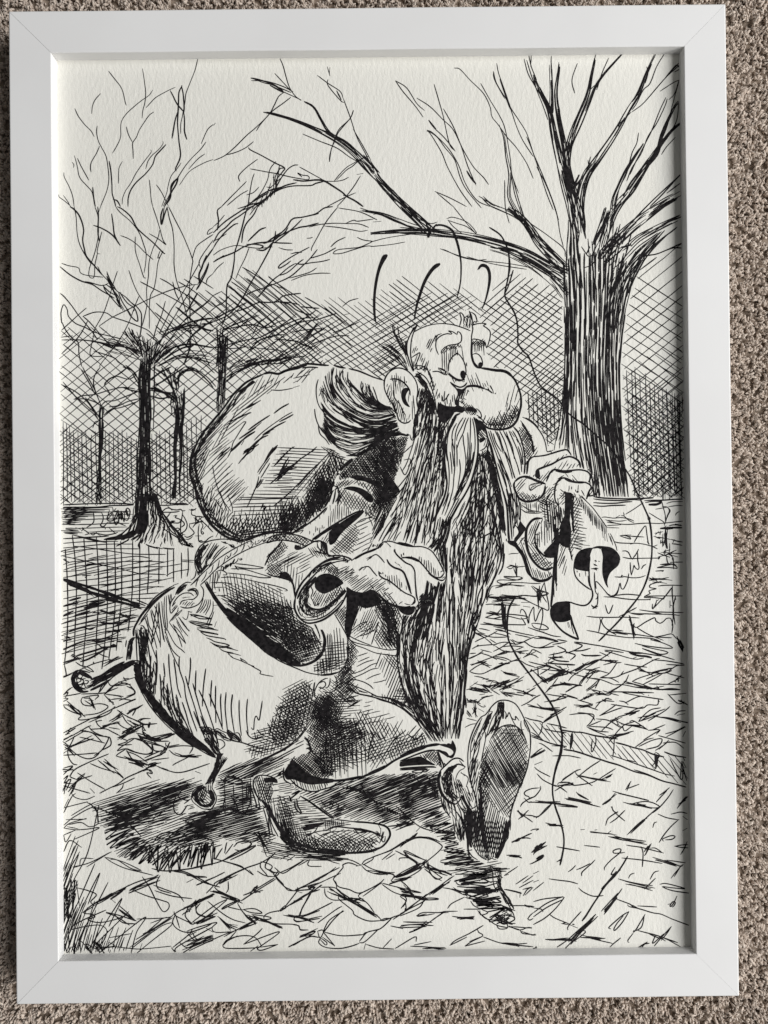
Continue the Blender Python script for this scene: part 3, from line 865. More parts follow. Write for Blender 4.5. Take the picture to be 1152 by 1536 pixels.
L(1.6, '838,496 900,515 965,526; 848,545 900,550 960,562; 875,495 855,545; 312,624 350,622 380,640 405,690 425,715; 318,690 400,705 500,702 620,700 720,700; 490,602 460,660 420,710; 480,640 480,720 495,800 480,822 450,800 440,775 425,840 410,885; 398,744 402,820 410,885; 520,818 540,785 570,766; 200,900 300,905 340,900 420,912 500,908 565,888; 300,905 310,885 322,890; 384,866 370,940 340,1010 320,1036 300,1020 292,970 285,975 270,1040 240,1090 200,1112')
TK(2.0, '690,660 860,640 740,655 880,640 760,640 840,655', 3, 12, 14)
L(1.6, '820,660 860,700 865,820; 790,670 800,740 825,770 840,750; 830,745 965,742; 690,700 720,690 700,715; 720,770 820,760 900,775; 690,805 800,800 905,808 860,770 740,772; 670,840 760,835 740,845; 690,800 880,760; 850,700 870,760')
TK(2.2, '590,910 740,950 600,930 760,945 610,905 800,912', 2, 10, 10)
L(1.6, '600,910 640,925 740,922 816,908; 740,950 660,970 620,985 605,1005 620,1020 680,1030 640,1040 600,1055 615,1080 600,1090 550,1122 640,1125 770,1140; 700,1002 760,994 850,992 965,996; 855,1000 850,1060 860,1152; 855,1010 800,1080 750,1150; 565,1112 700,1108 965,1108; 885,1110 890,1152')
T(880, 880, 7.2)
L(1.7, '130,108 200,110 300,115 400,130 520,140 660,140 690,130 680,148; 250,100 330,92 440,82 560,92 590,90; 160,0 200,50 245,95 300,100 330,70 352,0; 200,195 222,270 238,290 255,270 285,195; 0,320 100,330 250,332 400,330 570,338; 350,322 420,290 540,225; 455,280 520,290 700,295 900,300 1005,310; 570,250 700,268 830,275 1045,280; 700,270 820,295')
L(2.6, '480,288 570,300 640,290; 700,270 800,292')
L(1.7, '0,472 100,490 200,515 330,535 450,550 560,550 700,560 800,590; 250,490 400,500 560,520 700,540 830,548 920,552; 140,340 150,380 130,490; 180,335 160,370 190,430 250,480 320,520; 455,350 480,400 500,520; 500,410 540,440 640,380 735,335 745,365 790,395 830,375 860,345 900,340 915,360 930,420 920,500')
TK(2.2, '465,350 505,515 485,350 500,500 260,490 440,505', 3, 8, 8)
L(1.6, '540,440 620,490 700,530 830,580; 740,542 820,530 915,510 950,540 985,575; 985,565 1000,640 1040,680; 1010,590 1030,620 1040,670 1020,640; 925,0 925,100 940,250 935,330 920,420; 960,100 935,220 930,330; 920,10 860,90 800,150 740,215 715,240; 710,185 712,240 740,200 760,140; 900,150 900,230; 905,200 930,210; 930,200 940,300 955,410; 760,150 780,140')
TK(2.6, '980,565 1040,680 1010,580 1035,670', 3, 6, 5)
L(1.7, '520,612 620,635 760,655 860,665 925,662 900,640 800,600 700,575; 600,665 700,700 800,730 870,720 860,700 700,665 600,640; 600,668 760,730 950,790; 0,615 150,640 300,668 450,700 600,718 800,750; 190,685 260,690 400,712; 700,790 850,800 1000,825 1055,838; 860,840 960,845 1055,850')
L(3.4, '455,712 520,715 610,718; 470,722 560,745 640,752 705,768')
L(1.6, '195,700 240,705 500,780 620,770; 490,780 540,760; 0,740 70,750 160,742; 140,708 240,752; 290,690 180,765 100,810 0,850; 690,575 790,590; 690,570 780,592')

# ------------------------------------------------------------------ lawn and path netting at the left
G('drawn_lawn')
T(80, 740, 7.2)
L(1.9, '108,125 250,118 400,112 560,110 700,108 870,118; 108,150 300,150 480,148 640,132 760,130 870,126; 108,170 200,175 400,160 600,150')
H_(2.2, -3, 2.5, '108,150 600,140 640,160 500,210 330,260 300,300 230,340 108,350', j=4)
H_(2.6, -12, 2.4, '108,150 340,150 420,190 300,260 240,330 108,345', j=4)
H_(1.6, -2, 6.0, '108,160 860,150 830,300 780,400 760,440 560,440 240,400 108,300', j=5)
H_(2.6, 3, 1.9, '108,376 230,374 300,410 300,436 108,442', j=4)
L(1.7, '430,200 440,260 430,320 360,370; 520,200 540,260 530,310 510,350 560,370 560,390; 640,150 645,200 600,230 580,280 620,300 680,270 700,200 660,190 680,160; 720,200 720,250 680,340 660,280 700,180; 760,200 740,250 800,290 830,200 800,160 770,210; 600,370 680,440; 310,380 380,430 340,450; 400,430 430,450 470,420; 480,440 520,465; 380,440 450,430 560,450 640,440 700,420')
L(1.7, '590,310 640,320 690,310 730,330 780,350; 500,330 540,360 590,310; 240,370 300,390; 300,410 330,380 310,370')
ZZ(1.4, '620,180 700,190 820,170', '590,300 700,330 830,260', 14, 4)
L(2.0, '108,490 200,486 330,478 470,470 600,462; 210,450 300,470 400,490 500,515 580,532; 240,456 400,500 500,520')
NET = '108,500 500,520 700,520 1190,580 1220,640 1300,640 1290,720 1240,960 1050,1160 1152,1500 1000,1700 700,1730 530,1920 108,2000'
# curving verticals of the net
for q in ['205,450 235,700 250,1000 245,1250 235,1500 225,1800', '330,478 345,700 360,960 365,1200 350,1480 330,1720 320,1880', '465,470 480,700 490,980 485,1250 470,1480 460,1700 450,1780',
          '575,490 580,700 588,980 585,1200 570,1440 550,1700 525,1900', '660,510 668,700 672,980 668,1200 650,1440 620,1640 600,1800', '728,515 738,720 740,980 735,1180 710,1400 680,1700',
          '858,512 858,720 855,980 850,1100 820,1400 780,1660', '935,545 935,720 935,980 930,1200', '1030,560 1035,760 1018,1080', '1145,580 1140,980', '1235,596 1235,900', '1300,600 1300,960',
          '1385,640 1385,920', '1455,585 1460,800 1445,900', '130,600 150,900 158,1300 145,1600 120,1850', '1545,820 1530,900 1485,940']:
    L(1.8, q)
for k, q in enumerate(['108,540 300,525 470,520 700,520', '108,590 300,575 560,550 860,548', '108,640 320,610 480,600 700,598 930,600', '220,570 400,590 600,620 860,655 1216,660', '108,770 200,740 400,725 700,700 900,680 1050,700',
          '108,830 240,790 450,770 700,740 1000,735 1200,740', '108,845 300,830 480,790 700,750', '108,910 300,880 600,830 900,798 1230,790', '240,950 500,920 800,885 960,870 1216,878',
          '360,1000 600,980 900,940 1200,935', '560,1050 800,1020 1040,1010 1200,1010', '108,1060 240,1040 360,1030', '700,1105 1000,1085 1140,1075', '780,1140 1000,1135 1080,1130', '108,680 300,720 500,770 700,810 860,850 960,876',
          '108,1140 300,1100 420,1090', '108,1220 400,1140 600,1080', '108,1275 300,1220 500,1180', '108,1330 350,1250 550,1200 700,1170', '108,1400 300,1340 600,1290 850,1240 1010,1230', '108,1450 400,1390 700,1340 1080,1300',
          '108,1520 300,1450 500,1420 700,1400 900,1380', '108,1590 300,1550 600,1490 980,1460', '108,1680 350,1590 700,1560 900,1540', '108,1730 300,1650 560,1600', '108,1850 300,1780 600,1680', '108,1980 300,1900 440,1840 620,1790',
          '350,1600 560,1560 700,1500', '1000,840 1100,820 1180,800', '1216,790 1390,760', '1220,890 1300,850 1470,820', '1385,720 1540,725', '1385,735 1530,745']):
    L(1.5, q)
H_(1.3, -13, 7.5, '108,600 560,620 600,900 108,920', j=22, brk=60)
H_(1.4, -14, 6, '108,1170 600,1100 1000,1230 780,1560 108,1760', j=18, brk=50)
H_(1.4, -12, 8, '560,700 1200,680 1180,1050 800,1130 560,1000', j=22, brk=40)
TK(2.0, '340,735 560,680 400,760 480,770 120,700 140,712 300,900 420,890 510,995 600,990 640,1040 660,1038 380,1190 720,1120 440,1290 560,1280', 2, 5, 8)
L(3.8, '108,925 300,985 440,1030 600,1090 760,1140 900,1200 940,1215')
L(3.4, '150,975 300,1035 420,1080 560,1125 700,1165 860,1210 945,1238')
L(2.2, '108,940 400,1060 700,1150; 400,1030 560,1060 700,1110; 240,990 400,1060 600,1110; 560,1150 760,1190 920,1240 960,1250; 600,1120 800,1160 930,1190 1010,1220; 900,1150 1020,1200')
TK(2.8, '240,990 450,1060 300,1020 440,1080', 4, 10, 12)
L(3.0, '170,1160 240,1140 300,1125; 108,1220 200,1195 270,1185; 330,1240 440,1210 560,1170; 108,1320 220,1270; 220,1330 300,1300 400,1270; 500,1260 560,1280 620,1300 680,1290; 500,1385 540,1400 640,1405 760,1390 840,1350 890,1340; 780,1310 820,1350 740,1400 660,1440; 700,1300 760,1320 830,1350')
L(2.4, '160,1500 240,1470 330,1450 400,1470 460,1440; 360,1460 400,1460; 120,1550 180,1560 140,1545; 108,1690 240,1630 330,1600; 400,1580 470,1600 600,1580 700,1560; 560,1490 720,1490 640,1470; 590,1605 660,1600; 690,1600 735,1600 738,1610; 108,1600 200,1580')
L(2.8, '520,1660 600,1660 680,1650 620,1640; 240,1760 300,1740 440,1700 560,1660; 108,1830 240,1790 300,1780; 640,1630 670,1640 660,1660; 290,1820 400,1780 600,1660')
L(1.6, '470,1620 520,1660 560,1690; 190,1760 210,1740 230,1750 200,1770; 240,1820 300,1860 380,1880 436,1925 400,1920 320,1880; 490,1730 560,1760 600,1770; 430,1830 440,1820 430,1840')
TK(2.2, '560,1830 720,1770 570,1835 650,1800 220,1760 300,1795', 3, 6, 6)
L(1.6, '120,1850 140,1960 108,1975; 108,1990 200,1950 300,1920')
# tangle under the sack, right of the trunk
T(160, 740, 7.2)
L(1.7, '540,128 640,130 760,122 870,124; 620,100 720,110 850,110 880,126; 660,140 700,170 760,180 800,172 820,190 850,185; 570,220 620,205 690,205 760,200 790,190; 620,240 605,200 640,165 680,160 710,185; 580,320 620,300 660,250 690,210; 570,230 590,280 620,320 590,330; 720,245 760,240 740,260 790,280 830,310 840,340 800,370')
L(1.7, '690,320 700,300 740,300 700,315 780,320 800,290; 690,340 675,365 700,410 740,440 800,480 830,490; 730,385 770,375 790,390 760,405 730,385; 820,190 815,250 800,330 800,420 820,440 815,480; 820,230 850,280 870,340 850,400 790,440; 890,175 930,185 970,160; 915,180 920,230 960,245 970,280 1000,310 960,330 930,370; 900,320 895,360 930,400 945,430 910,460 870,475 840,460')
L(1.7, '1050,250 1000,280 970,320 960,260 1010,250 1050,260; 1000,260 1030,300 1080,345 1130,400 1150,420; 1000,330 990,400 990,440 1000,520 1060,520 1110,480 1152,460; 1020,310 1040,350 1020,400 1030,440 1050,430 1030,410; 955,460 1020,460; 850,495 890,495 930,465; 1080,345 1040,390; 770,520 850,560 935,580 890,540 930,548; 600,360 640,400 720,450 800,500 880,530; 940,260 1000,310 1040,300 900,330')
TK(2.0, '895,178 940,182 990,515 1050,522 800,430 830,440', 2, 3, 4)

# ------------------------------------------------------------------ kerb
G('drawn_kerb')
T(840, 1020, 5.76)
L(2.4, '0,430 60,440 130,450 200,455 300,480 400,495 500,510; 480,540 560,560 640,585 720,605 800,640 900,665; 900,620 980,650 1090,670; 30,600 150,620 300,670 420,710 520,740 640,790 760,820 880,870 980,895 1090,925')
L(1.8, '100,610 200,640 320,680 520,735; 640,775 760,815 900,880; 440,650 560,690 700,740 800,775 900,810 990,830; 580,690 660,710; 240,410 300,440 400,480; 105,445 110,520 90,600; 305,480 310,540 280,620 270,600 280,510; 470,500 465,600 455,670')
H_(1.5, 52, 7.5, '0,450 100,440 300,480 480,510 470,660 420,700 300,670 100,605 0,590', j=4)
H_(1.4, 50, 6.6, '490,560 700,600 830,640 1090,670 1095,920 980,880 840,780 680,730 500,680', j=4)
L(2.8, '830,640 840,700 825,770; 850,650 840,700; 100,460 90,595; 820,630 830,760')
L(1.7, '820,620 860,650 830,700 800,740; 780,720 830,770; 1050,700 1040,860; 1060,700 1090,760; 1050,720 1095,870; 950,680 1050,860 1060,700; 0,575 60,590; 20,655 80,655 180,675')
T(690, 1020, 7.2)
L(2.0, '700,402 760,425 860,445 900,465; 770,565 830,600 900,650; 760,590 870,630; 890,460 880,540 850,600; 940,470 1040,490 1152,520; 900,520 1000,550 1152,570; 770,610 900,655 1000,690 1152,720')
H_(1.4, 50, 5.6, '700,420 900,470 1152,540 1152,720 1000,690 880,640 770,570 740,520', j=4)
L(1.5, '80,240 160,245 200,230; 150,250 165,380; 30,270 120,380; 40,300 130,400; 130,300 190,400; 200,310 260,345; 180,250 240,290 275,285 260,270; 60,340 110,400; 0,390 60,410 180,440; 40,520 120,480 200,470')
TK(3.2, '75,238 200,238 150,380 175,260', 4, 8, 6)

# ------------------------------------------------------------------ crazy paving
G('drawn_paving')
T(600, 880, 7.2)
L(1.8, '910,195 1000,188 1152,195; 930,290 1040,290 1100,232; 920,332 1020,300 1120,290; 920,332 1000,345 1110,360; 780,370 830,400 960,410 1100,430 1152,440; 770,420 800,480 900,520 1000,545 1152,545; 800,455 880,455 970,475; 770,620 860,570 960,530 1050,480; 740,700 830,645 940,630 1040,625; 1030,465 1152,490; 830,640 845,630 850,645')
L(1.8, '720,725 820,718; 750,780 830,740 900,690; 730,780 900,710; 880,720 960,745 1050,790; 820,830 920,790 1000,760 1152,690; 750,915 830,860 930,810; 750,915 800,935 890,940 1000,890 1152,820; 1060,740 1152,720; 870,680 990,710; 1000,760 1152,800; 1090,905 1152,935')
TK(3.0, '910,575 1025,605 890,820 1000,860 980,130 1152,130 810,830 900,800 940,400 1100,430 930,290 1100,300', 3, 8, 8)
L(1.7, '800,965 880,980 960,1010 1040,1020; 890,1000 960,990; 960,1080 1080,1040 1152,1030; 760,1080 840,1025; 960,1080 1000,1020; 1000,1030 1152,1060; 1070,1120 1152,1080; 740,1105 820,1100 900,1130')
TK(4.6, '850,1060 970,1100 770,1100 930,1140', 3, 8, 8)
TK(5, '1110,190 1130,470 1140,200 1145,460', 3, 6, 6)
T(740, 880, 7.2)
L(1.7, '20,15 100,0; 285,92 360,95 440,105 530,100 595,75 570,60 520,55 440,10; 470,20 490,150 530,60; 560,0 600,240 530,230 440,190 360,150 290,125; 0,130 120,110 260,105 400,170; 300,170 400,170; 0,200 290,200; 320,210 400,222; 530,0 490,130; 480,30 500,110')
TK(2.4, '0,130 260,110 20,170 220,180 100,110 280,100 490,30 490,150 480,60 520,110', 3, 10, 14)
L(1.7, '0,300 200,300 370,325 300,350 150,320 0,345; 290,290 300,250 320,248 350,290 380,395 390,310 435,220 440,300 455,375 490,290 525,235 535,300 520,400 495,480; 300,330 345,400 330,412 150,410 0,415; 375,325 350,310; 410,400 440,395 540,410 595,450 560,465 500,460 440,440 415,405; 375,440 460,470 540,495 640,530 730,542; 470,470 550,492')
L(1.7, '0,430 100,450 200,480 330,510 440,530; 235,515 330,535 400,550; 20,460 90,470 190,515; 0,500 100,520 180,545; 200,570 260,600 340,600 400,640 480,660 560,640 640,600 700,590 590,555 480,535; 480,535 400,560 260,620 140,600 60,610 0,640; 440,560 560,560 640,580')
L(1.9, '480,540 600,570 700,590; 690,570 800,590 940,605 1152,640; 840,600 960,635 870,690 780,720; 640,625 780,600; 690,640 780,685 740,710 600,740; 770,690 800,710 885,740 830,795; 490,665 620,650 660,640; 860,695 960,690 1050,665; 780,710 840,720; 590,760 660,770 750,750')
L(2.6, '950,730 1000,745 1152,742; 630,775 700,800 820,810; 585,825 700,835 885,845; 600,860 720,900 840,925; 540,1030 640,980 740,930 800,910; 750,1040 850,1055 960,1070; 780,1140 880,1080 920,1070')
TK(2.6, '430,910 530,870 580,820 620,780 590,860 700,880 600,870 840,930 440,960 550,1030 560,1030 740,940 880,900 1050,820 640,780 750,755 110,820 190,790 60,1110 320,1000', 3, 12, 16)
B('740,900 840,935 780,925 720,940 640,980 560,1040 500,1020 600,980 700,920', False)
B('870,895 960,850 1050,815 1000,850 940,900 890,920', False)
TK(3.4, '750,1040 860,1060 110,930 260,965 270,700 320,715', 3, 6, 6)
L(1.7, '300,800 360,840 450,870; 320,770 400,710 430,680 520,720; 350,720 440,740 490,770; 340,760 460,700; 230,690 330,650; 0,700 80,660 170,600; 40,740 140,710 280,700 380,690; 0,750 120,770 190,800; 0,880 100,840 180,830; 0,900 120,840 220,800 300,800; 180,570 220,600 240,630; 20,640 100,690 180,700; 90,650 200,640 320,650')
L(1.6, '480,860 490,960 540,1010 600,1000; 500,950 620,870 560,850 440,880; 380,810 500,840 590,850; 590,820 570,830 600,870; 800,850 810,880; 820,890 740,960 880,900; 880,950 1152,1010; 930,1070 940,1030 1000,960 1060,900 1152,870; 940,1060 980,1000 1040,940 1100,910; 970,890 1100,915 1152,915; 1000,1040 1060,960; 810,1020 860,960 960,900 1152,790')
L(1.6, '630,1080 740,1060 850,1070; 560,1150 600,1110 640,1090; 630,1075 700,980; 430,1080 520,1030; 200,1100 380,1150; 100,1135 170,1152; 250,1145 350,1152; 1000,1120 1080,1060 1130,1010; 1080,1130 1152,1152; 600,940 660,945; 360,1110 395,1105; 20,1020 110,1060 200,1090')
TK(3.0, '0,1080 70,1040 80,1060 200,1000 1080,1130 1152,1145', 3, 6, 8)
T(880, 880, 7.2)
L(1.8, '0,840 80,800 150,790 300,820 376,818; 180,845 330,805; 330,820 240,940 150,980; 0,895 100,900 240,935; 140,985 300,980 400,940 560,880 730,790 790,775; 405,835 520,855 655,870; 555,890 640,920 780,935 860,930 920,905; 490,1025 560,990 680,950 800,910 880,900; 490,1025 600,1055 760,1110 900,1100 1010,1110; 860,930 960,860 1010,850; 870,935 1000,970 1055,985')
L(1.8, '640,1000 760,950 860,925; 610,1055 700,1010 820,940; 670,1050 880,1055 1015,1055; 870,1055 1015,985; 40,990 140,1000 300,1060; 150,980 260,990 350,1035; 130,1010 110,1060 90,1100; 300,1060 400,1060 560,1090 760,1105; 455,950 420,1020 340,1090 240,1140; 400,910 360,960 300,980; 400,1040 560,1060; 0,1000 60,950 100,900; 0,1130 100,1060 140,1010; 240,1140 400,1135 600,1145; 250,1130 300,1120')
TK(3.0, '140,795 330,818 700,1090 860,1100 540,1060 760,1108 780,935 870,915 90,1145 280,1150 900,1050 1010,985 580,895 660,925 0,950 60,930 600,1140 680,1145', 3, 8, 12)
T(840, 1020, 5.76)
L(1.8, '440,100 560,105 710,115; 430,100 520,50 580,0; 420,95 440,120 400,130 290,100; 550,10 700,50 860,80 1040,85; 0,120 60,130 150,160 60,140; 120,215 220,225 330,260; 150,170 280,215 170,240; 540,110 700,140 895,170; 560,200 660,150 710,140; 510,180 560,190 590,215; 850,170 840,215 760,215 690,245 440,210; 850,170 860,190; 550,310 640,260 720,230')
L(1.7, '210,170 290,120 410,130; 200,150 250,155; 310,200 380,180 470,185; 300,250 350,190 420,155; 340,310 420,260 490,210; 80,300 180,290 290,300 270,360 230,400; 150,280 230,290 285,320 300,350; 310,335 420,350 520,410; 340,310 500,250 540,240; 230,405 330,440 420,450; 250,400 400,410 460,430; 350,450 400,400 470,340 510,320; 470,345 560,385 680,405 760,430')
L(1.8, '240,400 360,350; 600,360 640,355 760,430; 680,360 700,330 780,260 870,240; 700,350 800,290 910,250; 760,355 900,270 950,228; 540,395 560,440 620,400; 450,500 600,460; 420,540 540,400 640,360; 650,580 740,520 810,500; 720,520 800,470 870,430; 680,575 800,520 880,510 850,570 740,600; 760,435 860,430 830,470; 800,430 850,410 910,385; 850,480 960,510 1085,545')
TK(2.8, '560,310 650,265 850,320 1080,360 200,160 260,150 480,345 520,410 560,380 740,420 460,350 510,330 720,330 820,290 430,500 590,460 180,240 280,215 850,580 910,550 360,180 420,170 1000,170 1060,190', 3, 7, 10)
L(1.8, '930,120 1000,190 1040,205 1075,185; 940,130 1090,115; 990,300 1030,270 1085,265; 1010,305 1080,290; 910,465 1000,440 1080,400; 920,490 1085,405; 1060,490 1085,440; 920,540 1000,540 1070,590; 870,320 960,330 1080,365; 760,130 770,135')
L(1.7, '20,860 130,790 180,770; 130,795 160,830 280,915; 145,845 250,760 350,695; 160,820 260,850 400,875; 330,860 480,765; 350,860 445,825; 0,890 80,885 120,910 260,890 330,860; 0,910 100,890; 290,815 320,800; 0,930 60,970')
TK(2.2, '570,960 615,880 170,825 410,878 380,860 440,825', 2, 4, 5)
L(1.7, '565,945 685,900; 455,960 560,990 770,1040; 490,985 430,1030 365,1075; 140,965 170,1000 245,1035; 75,1020 200,1060 350,1098; 0,1075 80,1080 150,1098 0,1090; 545,1055 640,1080 760,1095; 600,1075 720,1050 800,1060 860,1095 800,1105 700,1080; 980,945 930,1020 860,1100 800,1150; 1010,1110 1060,1050 1095,1010; 450,1090 460,1130 500,1150; 555,1130 530,1152')
TK(3.0, '80,1025 260,1065 850,1025 920,955 640,1070 760,1095 1030,1090 1090,1030 400,1050 450,1010', 3, 6, 8)
T(800, 1190, 4.8)
L(1.7, '0,65 60,68 150,75 320,98; 130,75 90,110 40,165 0,170; 340,262 370,260; 320,0 370,30 400,48; 610,0 720,25 830,52; 560,95 590,140 660,200; 520,232 540,180 610,130; 550,215 600,180 660,122; 895,148 960,175 1040,190; 860,248 870,215 890,205; 1050,185 990,240 940,300 905,355; 940,345 930,330 990,305 1020,310 1000,330 950,335; 990,150 1060,135 1108,145; 1075,165 1110,190; 1075,270 1108,250')
TK(2.2, '435,275 575,300 110,225 195,238 260,40 410,70 40,60 170,68 560,310 800,355 690,290 790,200 800,440 840,370 870,470 1050,525 1010,595 1070,515 680,650 860,690', 3, 5, 6)
L(1.7, '440,265 460,262; 540,310 640,335 800,355; 540,285 560,270; 820,180 780,200 680,295; 700,290 810,180 900,100; 165,385 230,395 335,415; 365,375 430,382 480,388; 670,372 700,378 780,390 940,430; 840,395 880,395 930,428; 660,425 620,430 580,430 575,415 600,402 630,402 620,430 560,480 515,530 512,555; 775,380 790,430 785,530; 850,360 830,400 800,450')
L(1.7, '635,465 780,480 930,505; 945,480 1000,500 1060,525 1080,510; 960,480 1095,500; 1015,380 1070,390 1115,392; 1115,370 1080,370 1020,380; 1108,345 1085,400 1060,440; 445,478 420,505 385,535 350,570 348,595; 310,550 350,535 410,505; 250,566 280,545 305,518; 110,615 180,625 260,635 322,652; 325,680 360,710 430,740 505,736; 685,612 700,585 728,574')
L(2.6, '680,452 640,520 590,590 540,640 500,690 470,740 430,800 380,880 350,920; 600,560 540,635 490,690')
L(1.7, '590,530 560,585 600,570 630,550; 610,615 680,635 780,655 860,665; 905,558 870,570 840,620; 880,610 840,650 800,690; 910,655 960,650 1090,685 1000,680 930,672 1000,700 1120,718; 640,685 600,740 560,790 510,840; 595,760 650,780 700,800 720,820 750,825; 680,800 690,815 760,830 860,860 920,870 1000,905 1120,950; 750,810 890,818; 590,765 510,850; 600,735 560,790')
TK(2.6, '510,840 600,745 520,845 590,755 690,800 750,820', 2, 5, 6)
L(1.7, '1035,738 1010,790 990,815 985,805 1005,780 1022,785 1015,805 1000,820; 968,800 985,795; 690,850 640,880 570,940 542,970 560,975; 690,850 640,930 590,985 580,980 600,940 650,880; 805,870 770,930 740,980 720,1000 725,985; 800,880 780,960 740,990; 720,1005 680,1060 690,1075; 745,985 800,1000 880,1020 960,1050 1060,1105; 880,1020 1040,1075')
L(1.8, '995,958 920,1040 870,1100; 880,1020 860,1080 940,1010; 990,965 960,1010 920,1060; 780,1108 810,1080; 630,1040 580,1080 550,1108; 400,1040 480,1060 570,1080; 380,1030 440,1035 500,1043; 345,850 300,900 250,960 250,985; 260,945 320,970; 115,870 160,900 260,940; 350,985 375,1000 300,1060; 120,1052 200,1052 300,1048; 170,1108 240,1060 320,990 400,920 450,870')
TK(3.0, '240,1100 450,880 260,1080 440,890 380,1035 500,1050 130,1052 280,1052 780,1105 810,1085 880,1020 950,1060 240,945 280,940', 3, 7, 10)
L(1.7, '0,780 80,760 215,745; 0,860 100,790 212,745 212,765 150,840 80,900 0,945; 0,825 60,835 70,855; 0,890 100,820 210,765; 0,580 40,560; 0,640 40,625; 0,700 75,640; 0,500 75,450 20,470; 0,440 90,350; 0,430 100,375')
TK(2.2, '0,425 60,370 0,1020 20,1020 0,1108 20,1108', 2, 4, 4)
T(690, 1020, 7.2)
L(1.7, '420,110 540,50 680,0; 430,100 560,80; 570,95 700,130 790,180; 620,130 740,155 820,170; 460,140 560,150 690,170; 470,145 560,185; 660,280 740,240 810,190 870,160; 780,275 880,310 1040,330; 830,255 900,300 1080,300; 940,440 1000,380 1152,290; 830,385 900,405; 770,825 850,760 890,735; 770,820 830,800 870,770; 850,680 900,700 1000,775; 805,915 890,880; 805,940 850,980 975,1045; 830,1010 900,1080 1040,1152; 990,710 1152,715; 1000,820 1152,815; 930,130 1000,60 1152,40; 930,150 1040,170 1152,180')
TK(2.6, '470,145 560,160 730,115 745,105 780,280 1060,330 940,425 1040,360 960,235 1120,180 200,60 320,100 310,80 430,40 110,90 230,120 770,820 870,760 1152,40 1080,30', 3, 8, 10)
L(1.6, '200,230 260,190 360,165; 210,160 270,150; 230,190 300,170; 60,150 90,240; 330,100 430,160; 280,20 350,10')
T(700, 1140, 7.2)
L(1.7, '800,280 795,320 740,390 690,410 640,440 600,470 580,505; 790,300 700,310 640,335 622,360 640,385 670,395 680,420; 620,410 650,440 670,455 780,455; 640,440 730,400; 670,465 700,445; 920,475 860,540 770,610 700,600 630,595; 530,540 600,590 715,672; 665,545 570,630; 770,610 750,630; 950,335 1060,270 1152,245; 985,260 1000,245 1080,240 1152,265 1000,275 985,262; 1020,235 1090,180 1152,140; 1085,350 1020,300 930,265')
TK(3.4, '775,445 985,465 530,540 600,590 570,630 640,570 885,695 1000,712 490,890 590,850 490,1035 580,1045 725,980 780,930', 3, 5, 6)
L(1.7, '490,890 580,845 700,790; 600,850 650,840 690,848; 690,765 720,750 780,745 750,762; 725,975 800,920 858,882; 730,980 790,950 865,925; 720,1025 740,980; 430,1028 500,1030 600,1060; 830,1020 780,1045 755,1070 830,1030 800,1070 685,1125; 975,1100 1030,1075; 975,935 1060,955 1152,970; 970,470 1152,490; 985,495 1152,510; 1105,400 1152,420')

# ------------------------------------------------------------------ paving, bottom left and bottom middle
G('drawn_paving')
T(80, 1030, 7.2)
L(1.7, '110,85 180,20 240,0; 110,105 300,70 500,10; 140,60 200,10; 110,125 160,130 110,160; 110,90 160,60 130,120; 480,90 520,0; 300,80 550,68 600,40 650,0; 310,120 400,100 490,95 450,140; 320,110 300,150 320,190 370,205 430,200 400,130 330,125; 390,110 430,200 340,150; 430,190 520,185 590,210 560,250 470,290 320,310; 110,195 130,230 200,270 300,310 270,350 310,360 410,345 500,330 600,290 640,250; 110,195 190,205 260,250 320,295; 170,210 240,270 310,300; 480,320 560,280 640,240 670,210')
L(1.8, '460,330 600,260 760,190 890,130; 550,85 600,50 700,10; 550,85 600,140 660,195; 620,140 720,130 860,150; 560,80 700,100 740,120; 600,85 720,100 760,110; 710,150 840,100 885,70 860,20 800,0; 690,250 740,290 680,330 600,375; 690,250 760,300 880,360 960,400; 740,300 800,390 900,450; 820,265 900,240 970,195; 800,300 890,240 860,310; 910,370 960,345 1050,345; 920,375 970,410 1120,400; 1040,380 1030,420 1040,440')
L(1.8, '110,500 220,440 400,350; 110,570 220,520 380,430 410,425; 130,600 230,540 350,470; 110,580 160,550 200,520; 230,530 200,600 160,680 165,760 210,830 260,845; 290,470 400,490 500,530 590,545 580,600 520,690 440,745; 380,430 440,490 560,540 610,550 620,630 520,690; 285,545 400,570 560,610; 300,480 420,500 530,600; 110,620 170,660 250,730 350,775 430,770 500,720; 110,740 300,730 470,715; 110,720 180,670; 400,460 560,455 640,490 720,530; 460,360 480,410 530,450; 600,440 720,460; 510,460 660,390 720,380; 690,390 760,440 840,465; 720,400 690,380')
TK(3.0, '170,670 380,575 120,630 220,715 110,500 210,465 510,460 660,385 600,370 740,295 820,390 920,440 180,210 310,295 420,365 560,330 400,130 430,200 700,520 840,460 680,580 920,430 740,560 960,440 560,800 670,900 510,800 660,910 620,150 660,190', 3, 8, 8)
L(1.8, '600,725 400,810 240,890 190,950 185,975 260,1005; 400,830 520,880 680,930 760,990; 670,900 760,980; 740,560 800,590 700,630 850,625; 690,690 750,640 880,560; 690,695 790,670 900,710 1000,730 1060,710 1070,680 1000,600 910,515; 910,515 1000,560 1152,590; 880,560 1000,600 1152,640; 790,680 850,780; 790,670 690,735 700,755 850,790 980,845; 800,700 900,740 1020,820; 960,480 1000,540 1152,560; 980,800 1060,770 1152,740; 1070,620 1090,690 1152,700; 960,410 990,470 1000,465')
TK(3.4, '800,780 980,850 850,800 970,850 980,540 1152,570 1020,860 1100,840', 3, 6, 5)
